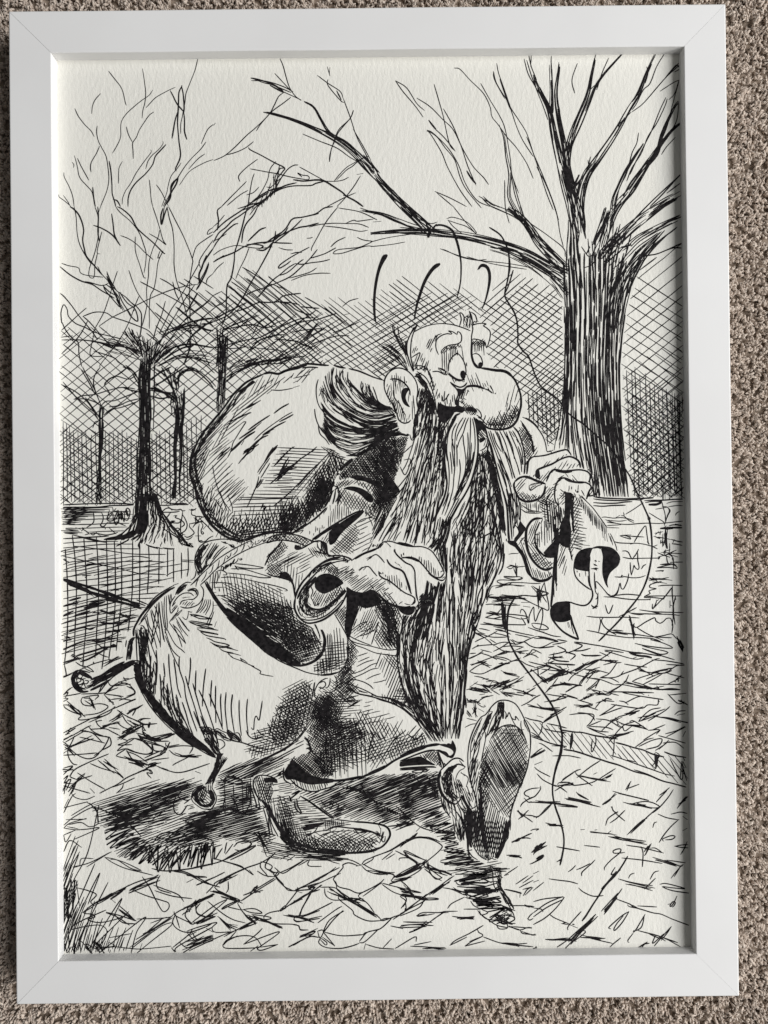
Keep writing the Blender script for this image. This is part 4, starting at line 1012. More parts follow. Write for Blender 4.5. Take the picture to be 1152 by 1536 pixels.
L(1.8, '980,900 1050,900 1070,940 1010,930 1060,990; 1040,870 1030,840 1110,820 1100,850 1040,870 960,910 800,980 700,1050 600,1100 500,1152; 760,1050 740,1100 680,1152; 260,930 400,1020 560,1110; 420,960 300,1000 220,1060 200,1100; 110,1040 220,1050; 110,1070 250,1110 400,1152; 880,985 740,1050 620,1090; 110,880 210,855 160,900 110,950; 110,920 220,890; 110,1000 160,960 120,1040 190,1000 140,1120; 400,1100 450,1152; 180,1080 240,1050 200,1152')
TK(2.6, '110,910 230,890 230,1050 340,970 110,1130 160,1000 180,1152 260,1030', 3, 8, 8)
T(190, 1000, 7.2)
L(1.8, '0,210 60,240 95,275 60,300 0,320; 0,355 60,365 100,350 0,395; 0,510 60,470 180,410; 20,480 100,450 60,530; 0,540 130,590 200,620 330,615; 130,600 180,565 260,560; 230,625 240,660 260,600; 0,700 120,640 180,620 170,680 210,690; 0,740 180,640; 100,715 200,740 290,780 420,770 500,735; 170,690 200,740 280,800 460,805; 420,770 490,715; 120,730 170,800 260,880 280,930 200,945 80,920 0,890; 0,800 90,775 280,820 430,880; 270,830 290,900 380,915; 420,820 440,860 570,840; 430,880 580,855 700,860 715,880 680,940; 460,900 520,950 630,975 810,960; 520,930 620,965; 500,1070 520,1050 690,965; 190,1020 380,940 440,890; 270,1010 460,985')
TK(3.4, '200,740 320,800 290,780 490,730 390,910 450,850 190,1020 400,920 600,970 780,960 0,1000 190,1060 230,1070 320,1050', 3, 8, 8)
L(1.8, '0,910 70,1000 190,1020; 0,990 100,1010 240,1060; 320,1070 440,1120 600,1140 900,1045; 100,1152 240,1090 320,1050 230,1085; 350,1085 450,1115; 180,1130 230,1110 270,1150; 740,1130 800,1152')
T(80, 1190, 4.8)
L(1.5, '75,105 130,90 250,60; 130,160 230,100 310,60; 75,230 150,170 290,100 320,170 320,220 260,240 200,210 110,225; 75,250 160,262 240,258 330,250 150,332; 130,0 160,30 230,45 300,20; 75,250 120,215 240,180; 75,300 90,350 130,290; 90,190 240,185; 100,240 180,255; 140,530 260,500 420,420; 190,520 205,470 290,470; 150,535 240,505; 370,460 460,480 560,540 640,560; 370,460 430,500 520,540 640,570 720,590; 410,480 440,475 520,500 630,552; 240,530 400,430')
L(1.7, '210,860 300,790 430,720 600,640 740,600; 300,790 430,730 520,690; 130,960 220,910 380,840; 170,680 250,700 310,730 270,780 290,810 220,860 280,870 300,890 250,910 330,930 440,910 520,880; 640,600 690,670 740,770 790,850 830,830 830,790 780,770 680,740 580,700; 720,660 800,690 900,730 940,780; 730,700 860,740 1000,758; 770,590 745,640 760,690 850,720; 380,855 480,880 600,920; 470,830 600,920; 380,860 460,890 550,950; 440,870 500,930 600,940')
TK(2.8, '280,800 430,720 430,740 520,690 560,700 740,600 560,695 730,630 480,830 600,920 620,1020 820,900 680,1000 740,970', 3, 7, 9)
L(1.4, '110,985 250,955 340,950 385,985 370,1050 330,1100 350,1120; 100,960 110,990 115,1152; 400,1040 560,1010; 600,905 820,895 870,870; 700,935 820,890; 410,755 450,790; 400,1070 440,1100 320,1110 330,1120 440,1105 540,1115 640,1120 850,1100; 560,1120 740,980 830,935 850,950 700,1070 600,1152; 550,1110 700,1000; 640,1080 620,1140')
L(1.8, '870,850 880,880 960,920 1010,945; 880,870 860,930 900,980 980,1000 1100,960 1152,930; 870,870 920,840 970,820 950,870 960,900 1000,940; 880,870 910,970; 930,840 1060,760; 940,830 1040,800; 1060,790 1030,830 1040,870 1100,890 1152,880; 1030,940 1152,860; 1000,1000 1040,1050 1152,1020; 860,1110 1000,1000; 850,1110 880,1140 900,1100 1152,960; 910,1075 980,1110 1152,1040; 930,1150 1080,1060 1152,1030')
L(1.6, '930,570 1010,600 1100,605; 860,560 960,580 1060,630 1152,660; 1030,660 1152,605; 1100,720 1152,670; 1020,800 1152,720; 940,825 1152,740; 1080,1080 1152,1060; 1100,970 1152,1000')
T(280, 1230, 5.76)
L(1.8, '0,465 60,490 150,540 290,580; 0,480 160,490 172,500; 85,565 230,500 330,450; 175,630 240,560; 0,540 60,510; 250,580 240,550 310,510 400,490; 240,580 290,620 460,690; 360,530 360,600 340,630; 230,610 330,640 450,700; 230,330 400,380 500,420 575,475; 260,340 450,390 500,420; 250,570 330,500 500,420 640,370 740,310; 280,550 400,470 530,410; 60,410 180,385 300,355 560,235; 540,430 580,475; 40,745 120,680 70,730 240,640 100,700 80,760 100,810 180,840')
TK(3.2, '300,540 400,490 230,610 460,700 560,620 620,575 560,625 645,615 300,655 450,700 30,750 110,690', 3, 6, 8)
L(1.8, '610,440 680,480 760,490; 640,360 690,370 740,400 720,430 680,410 700,350 770,280; 640,370 640,410 690,470 705,495; 700,430 750,450 800,460 760,490 790,440; 760,410 830,460 920,410 1010,350; 770,500 850,580 900,610 1080,600; 770,480 840,570 920,610; 960,580 950,620 850,750; 770,510 640,590 560,640 470,700; 760,500 560,620 490,650; 950,600 1060,550 1152,510; 940,600 1152,540; 950,615 1000,630; 860,750 1000,680; 820,780 940,700 1040,640 1152,600; 810,790 860,760; 1080,600 1050,580 1100,570 1070,640 1000,760 980,830; 860,825 930,830 1000,835 1152,780; 940,830 930,860 980,875 1152,850; 1030,650 1120,600')
TK(3.0, '860,822 980,835 960,835 1085,875 810,790 850,755 750,470 840,570 700,430 770,470', 2, 4, 5)
L(1.7, '440,720 500,810 600,890 530,850 470,770; 440,720 460,690 340,740 310,770 450,700; 480,775 560,765 610,775 650,805 560,800 490,775; 520,820 600,845 680,860 730,850 700,835 560,815; 670,860 670,830 720,800 820,780; 700,870 830,940; 590,860 760,895 900,900 960,910 985,945 1050,950; 300,870 380,910 440,930; 290,850 340,900 430,950; 440,910 370,900; 470,930 600,870; 320,1010 430,950 580,880; 180,700 300,800 400,860 510,890; 330,745 480,780; 600,860 480,920')
TK(3.0, '540,840 600,890 290,850 360,925 440,950 580,885 560,860 600,860 600,845 830,940', 3, 6, 7)
L(1.7, '40,890 240,740 360,680; 0,850 50,900 190,820 350,690; 50,880 120,890 250,830; 90,890 240,830; 0,960 120,920 260,885 220,930 250,970 400,965; 0,1000 60,960; 0,970 80,1040 200,1000; 0,1090 130,1030 220,1000; 0,1110 100,1060; 20,1130 300,1000 440,950; 310,1080 360,1030 480,1000 580,1010 630,1060 620,1100 400,1110 320,1100 330,1060 440,1000; 490,1075 600,990 655,935; 490,1075 800,965 640,1090 610,1110 650,1125 790,1075; 550,1135 620,1085; 630,1100 790,1075; 320,1080 430,960; 980,1000 1110,960 1050,1010 880,1100; 880,1095 1060,1010 1152,1015; 1060,1010 980,1000')
TK(2.6, '0,1100 120,1040 20,1060 200,1010 90,890 240,835 0,990 60,960 980,1000 1100,960 0,800 20,770', 3, 8, 8)
T(440, 1230, 5.76)
L(1.8, '590,385 620,350 690,320 840,260 950,190 1040,150 1075,110; 600,390 680,345 695,320; 600,380 700,430 850,460; 590,395 640,440 740,470 840,465 890,490; 860,460 870,490 850,530 960,520 1020,480; 870,495 960,440 1100,370; 885,500 980,470 1085,420 1105,415; 640,435 830,460; 680,320 860,260; 840,265 940,210 1060,150 1152,150; 800,340 880,290; 765,345 860,270; 880,265 950,300 1080,380; 950,270 1000,330 1070,370; 950,270 1040,310 1152,350; 915,350 920,330 1000,330 1060,370 1070,420 1152,360; 1070,385 1110,375 1152,340; 940,530 1000,590 1020,640')
L(1.8, '765,545 590,630 560,660; 765,545 900,580 1100,625; 785,510 740,550 580,630 480,600 390,575 350,520 345,510 430,410 425,390 480,370 560,395; 345,515 370,545 375,600; 375,600 470,680 570,740 700,810 760,860; 765,555 860,620 960,660 975,700 930,765; 970,700 965,790 860,840 770,870 750,860; 760,862 800,850 850,850; 390,660 400,690 510,780 530,820 640,870 760,870; 270,590 280,650 340,690 440,690 500,690; 230,580 370,590 480,690 590,680; 560,660 640,720 700,800; 540,400 590,390; 300,350 400,380; 600,660 740,560')
TK(4.0, '380,620 720,820 920,600 1020,640 500,680 590,690 280,585 370,640', 3, 7, 8)
TK(2.8, '930,640 1152,680 380,640 560,720 850,540 1010,490 1100,410 860,500 690,450 850,465', 3, 6, 7)
L(1.8, '0,610 40,600 240,490 400,410; 30,600 280,480; 130,590 300,510; 280,480 370,405; 280,520 320,500 410,460; 0,700 80,685; 0,720 160,620 250,560; 130,595 190,580 120,640; 200,590 240,560; 150,620 60,800 55,830; 0,830 100,820 220,770 340,710; 0,830 160,880; 110,860 250,830; 210,890 360,780 420,745; 0,860 30,880 100,870; 0,905 50,915 60,950 130,950; 440,785 360,830 300,880 260,970 340,870 430,780; 210,960 250,950 260,970 230,1020 210,960; 240,1010 220,1060 280,1100 400,1110 500,1090 570,1065; 240,1020 290,1060 280,1080 230,1030; 260,970 310,1030 360,1090; 360,1090 250,1010; 270,970 420,1000 610,990; 610,990 620,975 750,940; 570,1050 640,970 750,940 850,850; 570,1060 620,1050 740,940; 625,1065 610,1120; 630,1075 740,1105 870,1115; 850,1025 770,1110; 880,1110 1050,1010 1060,1050; 60,1005 190,960; 0,1085 130,1010 230,1015; 740,1110 800,1108')
L(1.8, '950,880 1050,885 1152,880; 840,915 940,930 1152,920; 930,910 1152,895; 870,920 950,940; 970,790 1152,640; 860,860 1000,770 1130,700 1140,660; 980,770 1110,680; 1010,1090 1152,1095; 1070,830 1152,810; 1000,970 1080,940 1152,870; 720,815 730,830; 1060,100 1110,50')
T(600, 1230, 5.76)
L(1.8, '0,235 60,190 150,155 260,165 350,210 355,250 240,350 160,390 30,460; 0,210 100,150 150,110; 150,152 250,150 350,190; 30,270 100,340 160,390; 30,270 60,270 220,350; 0,290 80,320 160,370; 230,350 210,400 280,440 410,480; 230,360 240,400 280,480 360,525; 240,355 260,420 350,490 360,500 310,510 260,460 210,420; 0,480 160,400; 0,520 100,480 185,420 150,390; 0,520 60,570 100,610; 0,600 100,620 185,630; 0,655 130,670 200,690 330,685 300,675 200,675; 30,470 170,390; 280,430 360,440 440,470')
TK(3.2, '0,600 100,650 60,590 120,660 240,400 440,460 260,640 420,545 270,410 420,470', 3, 7, 8)
L(1.8, '450,490 330,580 200,670 50,780; 470,480 400,530; 430,540 350,570; 0,830 160,760 210,690; 0,660 50,700 30,750; 45,760 40,790 0,810; 140,830 200,800 330,800 400,790; 150,835 300,810; 370,790 500,788; 250,800 420,800; 370,800 200,920 80,975; 380,800 280,860; 30,880 280,885; 0,920 100,905 290,912; 0,930 160,925; 550,770 720,770; 450,832 520,840 630,840 620,850 520,850; 410,765 450,720 560,665; 370,585 450,600 560,650; 0,1085 130,1010 140,1050; 90,1090 200,1095 400,1108; 120,1080 270,1050; 430,1085 480,1040 600,980 720,910; 440,1080 580,1010; 560,1090 620,1050 715,1000 680,970 670,945; 600,1050 710,1005; 560,1090 735,1045; 720,1010 860,1060 1000,1080 1152,1095; 880,1068 1000,1072 1100,1065')
TK(3.4, '510,850 625,845 220,1108 400,1108 150,945 230,890 900,1070 1040,1082 450,590 560,640', 3, 5, 6)
L(1.8, '965,195 1050,155 1130,160; 970,190 1140,115; 920,305 1000,305 1050,325; 900,480 1020,400; 900,480 940,470; 1000,555 1110,480; 1060,545 1152,480; 1030,585 1152,520; 1065,655 1100,600 1140,580 1060,600; 1080,650 1152,580; 900,600 1040,625; 1040,620 1035,670; 950,740 1080,740 1152,745; 1120,380 1152,375; 1105,855 1120,830 1152,800; 1100,850 1120,865 1152,850; 940,915 1030,950 1100,930 1140,930; 1040,960 1152,995; 1040,955 1060,980 1152,990; 930,920 1030,945; 960,920 1140,935')
TK(3.4, '970,315 1040,320 900,600 1030,628 1070,740 1140,752 980,190 1040,160', 3, 4, 5)
# ------------------------------------------------------------------ grass tufts, bottom left
G('drawn_grass')
T(80, 1190, 4.8)
for k in range(34):
    x = 72 + k * 13.5 + random.uniform(-5, 5)
    yb = 1152 - random.uniform(0, 40)
    top = 660 + x * .7 + random.uniform(-50, 220)
    dx = (yb - top) * random.uniform(.24, .40)
    L(random.uniform(1.2, 1.6), '%f,%f %f,%f %f,%f' % (x, yb, x + dx * .45, (yb + top) / 2, x + dx, top))
for k in range(16):
    yb = 560 + k * 36 + random.uniform(-12, 12)
    ln = random.uniform(130, 330)
    L(random.uniform(1.2, 1.6), '%f,%f %f,%f %f,%f' % (72, yb, 72 + ln * .17, yb - ln * .5, 72 + ln * .36, yb - ln))
for q in ['80,760 160,600 250,420 330,80', '75,420 120,340 205,390', '75,300 160,265', '75,620 190,420', '75,900 160,720 128,890 300,505', '100,1040 330,580 250,800', '180,1060 395,640', '250,1130 490,760 400,960', '330,1150 655,895 600,1000 560,1150', '300,1090 545,850',
          '75,140 130,30 160,0', '80,100 110,40', '75,560 180,340']:
    L(1.6, q)
ZZ(1.4, '75,1100 200,1080 340,1070', '78,1150 200,1150 400,1150', 26, 5)
ZZ(1.3, '75,660 110,610 180,560', '75,980 130,900 190,860', 12, 6)

# ------------------------------------------------------------------ cast shadow under the figure
G('drawn_shadow')
T(120, 1150, 5.76)
SH = '110,320 330,220 500,150 640,120 820,140 980,100 1080,120 1200,150 1400,60 1700,50 1760,90 2000,80 2700,60 2860,160 2900,300 3050,600 3120,760 2950,720 2700,520 2500,480 2300,470 1500,600 1740,760 1560,780 1300,800 1100,830 700,890 540,870 620,640 480,640 330,740 190,690 200,560 150,480'
H_(1.9, -17, 3.4, '110,320 330,220 500,150 640,120 820,140 980,100 1060,130 960,240 820,330 850,420 700,480 480,510 330,560 200,560 150,480 140,370', j=7, brk=22)
H_(2.2, -22, 4.6, '330,250 620,140 960,110 940,240 780,340 600,420 440,480 300,420 180,350', j=10, brk=16)
H_(1.8, -12, 4.2, '180,360 560,260 820,300 850,420 600,560 460,640 300,520', j=6, brk=24)
ZZ(1.7, '170,450 200,520 230,570 250,640 330,700 380,740', '420,380 470,440 500,500 480,560 520,600 600,600', 18, 4)
ZZ(1.7, '190,560 200,620 190,690 230,720 290,745', '330,500 400,510 440,560 480,590 520,600', 12, 4)
ZZ(1.7, '360,770 500,840 620,880 740,910 860,880 960,890 1130,840', '540,650 640,680 740,690 860,690 960,690 1060,680 1180,640', 46, 6)
ZZ(1.8, '400,820 600,900 760,920 900,880', '500,680 700,680 860,700 900,700', 14, 8)
L(2.0, '60,310 100,330 150,400 155,480; 100,340 260,400 330,440 430,500 530,600; 830,250 810,320 820,390 870,410 930,330; 880,200 850,260 930,290 980,260 900,320; 620,880 720,900 860,900 960,930 1152,1030; 780,900 960,880 1152,840; 630,660 700,580 850,560 1000,500; 740,660 800,580 960,480 1050,460; 760,650 900,640 1000,600 1152,640; 740,655 1000,630 1152,590')
TK(3.6, '810,620 960,560 1010,500 1090,560 960,480 1080,550 640,240 900,150 640,230 760,190 380,500 520,420 400,480 450,420 620,450 720,410 1070,430 1152,400', 4, 10, 14)
H_(2.4, -20, 2.7, '200,400 560,240 960,120 1100,180 900,300 700,400 480,500 260,540', j=12, brk=14)
H_(2.2, -16, 3.0, '640,640 800,560 1000,480 1200,420 1200,700 1000,720 800,660', j=12, brk=16)
H_(1.7, -20, 3.6, '330,700 480,560 620,470 900,420 1100,450 1100,660 900,690 620,700 480,760', j=12, brk=22)
H_(1.7, -34, 4.2, '300,740 480,640 620,600 900,600 1000,680 800,780 500,800', j=10, brk=24)
T(280, 1130, 7.2)
H_(1.8, -22, 3.4, '1060,320 1300,200 1600,260 1700,400 1700,720 1480,640 1200,440', j=8, brk=20)
H_(2.4, -14, 3.0, '0,560 60,640 300,600 480,480 700,480 800,640 860,900 700,960 300,920 0,900', j=12, brk=15)
H_(2.2, -10, 3.0, '340,280 700,240 740,480 640,600 420,620 360,440', j=8, brk=16)
H_(2.2, -26, 3.0, '330,200 640,80 1100,0 1000,140 700,260 420,330', j=10, brk=18)
H_(1.8, -24, 3.6, '330,230 480,140 760,60 1060,20 1140,60 1060,120 1060,260 860,260 740,230 690,280 560,290 480,330 320,370', j=6, brk=24)
H_(1.8, -14, 3.2, '380,340 560,320 700,290 720,400 760,560 820,600 820,760 900,900 700,900 560,860 430,900 330,860 200,900 0,940 0,640 160,620 300,580 340,480', j=6, brk=26)
H_(2.4, -18, 5.0, '170,680 380,620 600,600 780,620 840,760 860,880 640,900 400,920 100,960 0,820', j=10, brk=22)
H_(2.4, -22, 3.6, '560,880 720,800 880,800 980,920 860,1000 640,960 520,960', j=5, brk=20)
H_(1.7, 88, 14, '380,320 700,300 740,480 800,620 620,640 400,640', j=8, brk=20)
L(2.0, '380,340 480,300 560,270 600,310 540,330 480,320; 320,390 480,330; 340,310 420,310 360,270; 390,300 440,250 540,260; 400,280 520,240; 420,450 400,560 410,640; 480,460 540,560 550,620; 690,500 680,560 650,610; 490,600 600,650 700,660 800,630; 330,910 430,840; 410,1080 430,980 440,960; 420,1090 500,980; 510,1010 560,960 640,950; 520,1040 600,1050 700,980 640,940; 400,1152 560,1060 750,990; 470,1152 620,1080 750,1000')
ZZ(1.8, '0,1100 100,1130 200,1130 330,1130', '20,990 140,980 280,980 400,960', 16, 6)
TK(4.2, '170,690 330,660 180,680 380,640 110,790 220,820 60,740 200,840 500,610 620,660 780,900 860,1060 820,860 900,880', 4, 8, 10)
H_(1.9, 12, 3.0, '740,900 940,930 1000,960 1152,1010 1152,1152 900,1130 780,1020', j=8, brk=20)
T(420, 1150, 5.76)
H_(2.2, -20, 3.0, '560,170 760,90 1100,70 1400,60 1440,200 1400,420 1152,470 900,480 700,400 560,300', j=10, brk=14)
H_(2.0, -24, 2.9, '460,140 760,80 1152,60 1400,30 1440,130 1480,260 1152,330 1152,480 1000,480 880,500 660,450 480,430 440,330 380,320 340,260', j=6, brk=16)
H_(2.6, -20, 5.4, '600,180 900,100 1152,90 1350,80 1400,200 1152,300 860,320', j=8, brk=12)
H_(1.8, -25, 3.4, '200,240 460,150 620,200 480,340 380,380', j=5, brk=20)
L(2.6, '540,180 660,200 760,260 860,320 980,310; 660,220 640,200 540,230')
L(1.8, '350,290 400,340 460,300 440,360 400,340; 400,340 390,390; 480,310 510,340 480,370; 1000,340 1060,390 1152,480; 1050,390 1010,370; 660,250 720,310; 780,180 830,260; 980,530 1100,480; 1000,550 1152,490')
TK(3.4, '910,370 1000,400 990,510 1070,490 900,140 1040,110 620,190 760,230', 4, 8, 10)
H_(2.2, 4, 2.6, '0,660 200,720 560,760 560,800 300,800 150,780 0,760', j=8, brk=30)
L(1.8, '0,915 80,880 220,800; 160,855 260,800; 260,800 240,840 260,860 360,862; 430,810 540,800 620,810 700,850; 0,800 90,760; 60,815 130,770')
TK(3.4, '180,780 560,770 200,795 500,800 60,700 260,760', 3, 6, 10)
T(600, 1100, 7.2)
H_(1.9, -24, 3.2, '0,420 120,400 330,430 300,540 350,640 420,680 430,780 500,900 590,980 600,1120 460,1100 360,1060 200,960 80,880 0,840', j=6, brk=20)
H_(2.6, -22, 5.2, '0,440 330,440 330,640 200,600 0,600', j=6, brk=18)
H_(2.2, -20, 4.2, '200,800 480,860 590,1000 590,1110 420,1080 300,1010', j=5, brk=16)
H_(2.4, 34, 7, '0,440 200,460 320,560 200,560', j=5)
L(1.8, '20,850 120,940 240,1020 380,1060; 405,412 330,480 300,540 340,560 350,640; 180,1080 160,1110 120,1120; 60,1150 200,1125 400,1150; 0,900 60,890; 130,1110 180,1090; 0,1020 160,980; 0,980 100,960')
TK(3.4, '0,980 60,960 0,1000 140,950', 3, 6, 6)
T(600, 1230, 5.76)
ZZ(1.9, '210,40 280,120 350,170 390,220 360,280 350,340 360,380 430,420', '460,30 520,120 530,200 560,280 620,320 700,360 740,390', 22, 5)
H_(2.0, -12, 3.0, '330,80 480,100 500,220 600,250 640,300 720,340 850,350 880,430 760,520 600,480 470,460 480,400 400,300 370,200', j=6, brk=26)
H_(2.8, -4, 4.0, '450,350 620,310 740,350 880,410 880,440 620,430 440,400', j=8, brk=40)
ZZ(1.7, '440,480 470,540 530,600 560,660 600,700 670,770 720,830 850,900', '880,420 870,480 880,560 890,600 900,650 920,700 960,780 990,860', 38, 7)
ZZ(1.8, '460,450 500,540 560,640 660,760', '740,440 790,520 780,640 820,760', 24, 6)
F(1.9, '810,430 820,520 860,600 920,700 970,800 990,860|870,420 860,520 890,600 940,680 980,760', 20, .2, .6, 4, .5)
L(1.8, '800,430 810,560 850,620 830,590 870,560 850,480 890,500; 860,600 910,640 950,710 920,720 880,640; 670,780 740,850 840,870 900,900 990,860 960,830 900,860; 680,800 760,860 840,910 930,930; 830,900 860,940 930,930 910,860; 350,350 400,340 480,330; 345,360 380,370 450,360; 480,530 510,560 600,560; 480,520 560,510; 610,700 640,740 700,770; 690,780 700,820 760,800 700,770')
TK(4.2, '740,680 830,690 700,600 850,640 880,740 980,800 820,840 900,880 560,660 640,680 660,500 760,540 730,410 880,430 560,600 820,620', 4, 8, 14)
F(2.2, '820,820 860,780 930,760 970,800|830,880 880,860 940,850 980,840', 24, .3, .8, 6, .7)

# ------------------------------------------------------------------ the round pot slung at his side
G('drawn_pot')
T(190, 860, 7.2)
K('0,640 10,940 100,1200 300,1500 560,1760 900,1960 1040,1990 1500,1960 1900,1850 2100,1500 2140,1200 2000,1150 1600,1050 1180,700 960,400 940,280 800,120 700,90 560,110 430,190 270,300 150,440 80,580')
L(3.4, '520,150 440,190 370,240 300,300 230,370 170,440 120,520 80,600 75,680')
L(2.0, '510,130 420,180 330,240 260,310 200,390 140,470 95,560; 500,160 400,230 310,310 250,380 150,520')
L(2.6, '75,690 40,720 20,780 10,860 0,940; 90,690 60,740 50,820 40,930; 75,690 20,740')
F(3.0, '75,690 40,730 20,800 0,930|100,690 70,740 60,820 45,930', 14, .4, 1, 1)
L(1.6, '130,560 230,440; 150,560 200,600 300,860 330,940; 200,480 250,640 290,740; 260,400 290,540 360,760; 220,460 240,560 280,640 330,820; 270,390 310,500 350,600; 330,330 280,640 270,760; 350,310 340,500 310,620 270,770; 345,320 380,560 410,740; 300,350 330,420 360,640 365,800')
L(1.5, '410,250 405,400 420,560 415,650; 430,240 430,400 440,560 430,620; 450,230 470,380 480,440; 480,220 490,330; 470,230 470,320 480,430; 350,310 370,520 400,720; 380,300 390,450 410,590; 410,600 480,800 540,880 580,905; 430,590 520,760 600,830 630,860; 500,550 560,680 600,800; 460,530 540,640 640,760; 500,550 580,640 640,755; 530,480 600,600 665,680; 560,470 620,560 680,625 640,590; 570,480 660,600; 600,470 640,500 660,470 670,410; 660,410 700,420 710,415; 415,670 500,880 560,1010; 540,520 600,640')
L(1.5, '480,500 600,390; 465,520 560,400; 460,530 540,440; 490,510 560,440; 550,460 600,400; 560,370 540,440')
L(1.4, '830,270 800,350 750,430; 850,280 820,360 760,430; 870,280 850,350 790,430; 890,280 870,370 830,430; 905,280 900,350 850,450; 935,300 930,400 890,490 860,560; 945,410 920,480 890,560; 970,520 950,580; 920,470 880,580')
L(1.7, '680,440 720,460 800,490 920,490 870,480 760,450 690,440; 690,460 780,460 910,490; 670,520 700,515 800,530 925,555 860,555 760,540 680,525; 680,530 760,560 850,590 940,600 840,570 750,555; 760,590 800,590 900,600 990,615; 760,600 800,620 900,640 990,660 860,640 790,630; 800,635 860,670 960,690 1050,705 1075,720; 860,695 900,710 960,740 1060,760 1110,780 1050,790 960,770 900,740; 910,745 960,780 1020,800 1100,800 1152,820; 1000,805 1050,840 1152,860; 1095,870 1152,910')
T(340, 900, 7.2)
L(1.5, '0,485 30,490; 0,520 60,530 125,548; 0,570 80,580 155,600; 20,575 60,620 150,655 250,700 300,730 370,770 360,795 440,815 505,825; 145,625 200,660 225,678; 150,630 160,650 200,680')
L(2.4, '265,708 300,716')
T(190, 1000, 7.2)
# left and lower edge of the pot
L(1.8, '85,110 150,250 230,390 320,510 420,620 520,710 640,810 760,880 880,950 960,985')
F(2.8, '80,-30 100,120 170,270 260,400 350,520 440,620 540,720|130,-60 160,120 220,260 290,370 370,470 470,560 580,650', 80, .15, .4, 2)
F(2.6, '440,600 540,710 640,800 760,870 870,930 960,985|560,560 660,680 760,780 860,860 960,960', 70, .2, .5, 2)
F(3.0, '200,280 300,420 400,560 520,680|240,260 340,380 440,500 560,620', 60, .15, .4, 2)
F(3.4, '200,300 320,450 450,570 600,690 760,820 950,975|240,380 380,560 500,680 640,790 820,900 950,980', 70, .06, .2, 2, .3)
F(3.0, '90,60 150,220 240,360 340,480|130,60 190,200 280,330 380,450', 60, .1, .3, 2, .3)
# upright hatching on its belly
for q in ['100,-400 120,0 170,250', '130,-330 150,0 180,200', '165,-200 190,50 200,220', '190,-150 220,0 210,220', '230,-250 260,0 250,250', '265,-120 250,100 260,260', '300,-60 320,0 310,200 310,300', '320,-180 330,0 320,200', '360,80 370,200 375,400', '405,100 400,250 410,420',
          '440,180 440,350 450,470', '400,-40 410,60 415,110', '455,-140 460,0 480,200 520,480', '480,200 500,330 540,520', '510,-80 530,60 550,220 590,340', '535,300 560,400 580,520', '570,-110 570,20 620,180 640,330 690,500 760,700', '600,380 640,500 680,650', '635,100 680,260 740,450 800,660',
          '715,180 760,340 820,540 900,720', '780,250 850,400 920,600 970,760', '725,480 780,620 860,800', '800,530 850,660 900,780', '890,290 960,460 1040,680', '690,-100 690,0 670,200', '750,40 745,150 745,270', '855,20 830,220 818,430', '920,145 910,300 910,430', '962,205 960,400 965,610',
          '1020,290 1015,400 1035,650', '1075,275 1065,450 1090,690', '1145,300 1130,450 1150,640', '680,640 740,800', '560,560 640,700 700,760', '500,480 560,640', '350,350 420,520', '280,300 330,430', '580,480 700,740', '440,420 520,600']:
    L(1.9, q)
F(2.4, '120,-80 130,100 180,260|320,-40 310,140 300,330', 60, .2, .6, 2, .2)
F(2.4, '350,100 380,300 430,470|560,360 580,500 640,640', 40, .2, .6, 2, .2)
F(2.2, '110,-420 140,-200 150,0|200,-360 220,-150 220,0', 40, .2, .6, 2, .3)
F(1.9, '140,-440 150,-300 160,-200|240,-400 220,-250 190,-120', 40, .3, .7, 2, .5)
F(2.6, '800,640 860,800 920,900 980,960|960,680 980,800 1000,900 1020,960', 50, .2, .6, 3, .5)
F(2.0, '940,680 1000,690 1060,740 1152,790|930,700 1000,740 1060,790 1130,800', 22, .2, .6, 3, .5)
L(1.8, '780,660 830,650 900,660 920,690 870,700 800,680; 800,690 880,720 940,780 920,860; 940,690 980,670 1040,700 1100,720; 980,780 1040,800 1060,850 1000,900')
T(340, 1040, 7.2)
for q in ['60,10 50,150 60,280 85,430', '135,70 135,200 145,340 160,460', '225,60 215,200 220,330 235,450', '385,80 370,180 350,290 320,245 300,290 290,390 265,370']:
    L(1.9, q)
# crosshatched right side of the pot
BEL = '620,-30 760,-120 900,-140 945,60 920,220 870,340 780,480 660,580 480,660 380,700 250,700 220,620 320,560 420,500 500,360 560,200'
H_(2.0, -28, 4.6, '620,-50 780,-150 900,-150 945,20 930,160 780,300 540,320 520,260 560,140', j=5)
H_(2.0, 68, 5.2, '540,180 700,-60 900,-120 940,60 920,240 860,360 740,500 540,560 440,420 500,280', j=5)
H_(2.0, -78, 5.6, '560,140 700,-40 900,-100 940,60 900,260 780,460 560,580 430,400', j=5)
H_(2.0, -14, 3.8, '300,420 540,300 860,330 740,520 560,620 400,690 240,650 200,600', j=5)
H_(2.0, 22, 4.8, '330,560 420,420 500,300 860,280 760,480 560,560', j=5)
H_(1.9, 40, 4.0, '600,0 900,-120 940,100 860,360 700,520 520,560 460,420', j=6)
H_(1.9, -24, 3.2, '640,100 930,0 900,280 760,460 560,520', j=6)
H_(1.7, -76, 4.4, '240,600 520,480 700,520 480,660 360,700 240,690', j=4)
L(2.0, '0,430 60,500 140,520 10,410 70,480; 85,430 130,430 160,500; 210,400 240,460 300,490 400,460; 300,420 320,500 340,440; 330,390 370,440 400,430; 400,370 420,430; 440,320 470,380 450,420; 490,275 510,320; 530,195 600,150 680,140; 565,130 600,150; 0,480 60,510 160,530 280,570 400,600 520,600; 230,600 300,620 400,640')
F(3.2, '0,400 40,470 100,510|20,390 100,440 160,520', 16, .3, .8, 2, .4)
L(1.8, '945,150 920,260 870,340 780,470 660,570 540,640 400,710 240,770 100,820 0,870')
L(1.4, '960,160 930,280 870,370 780,490 700,560 600,620 460,680')
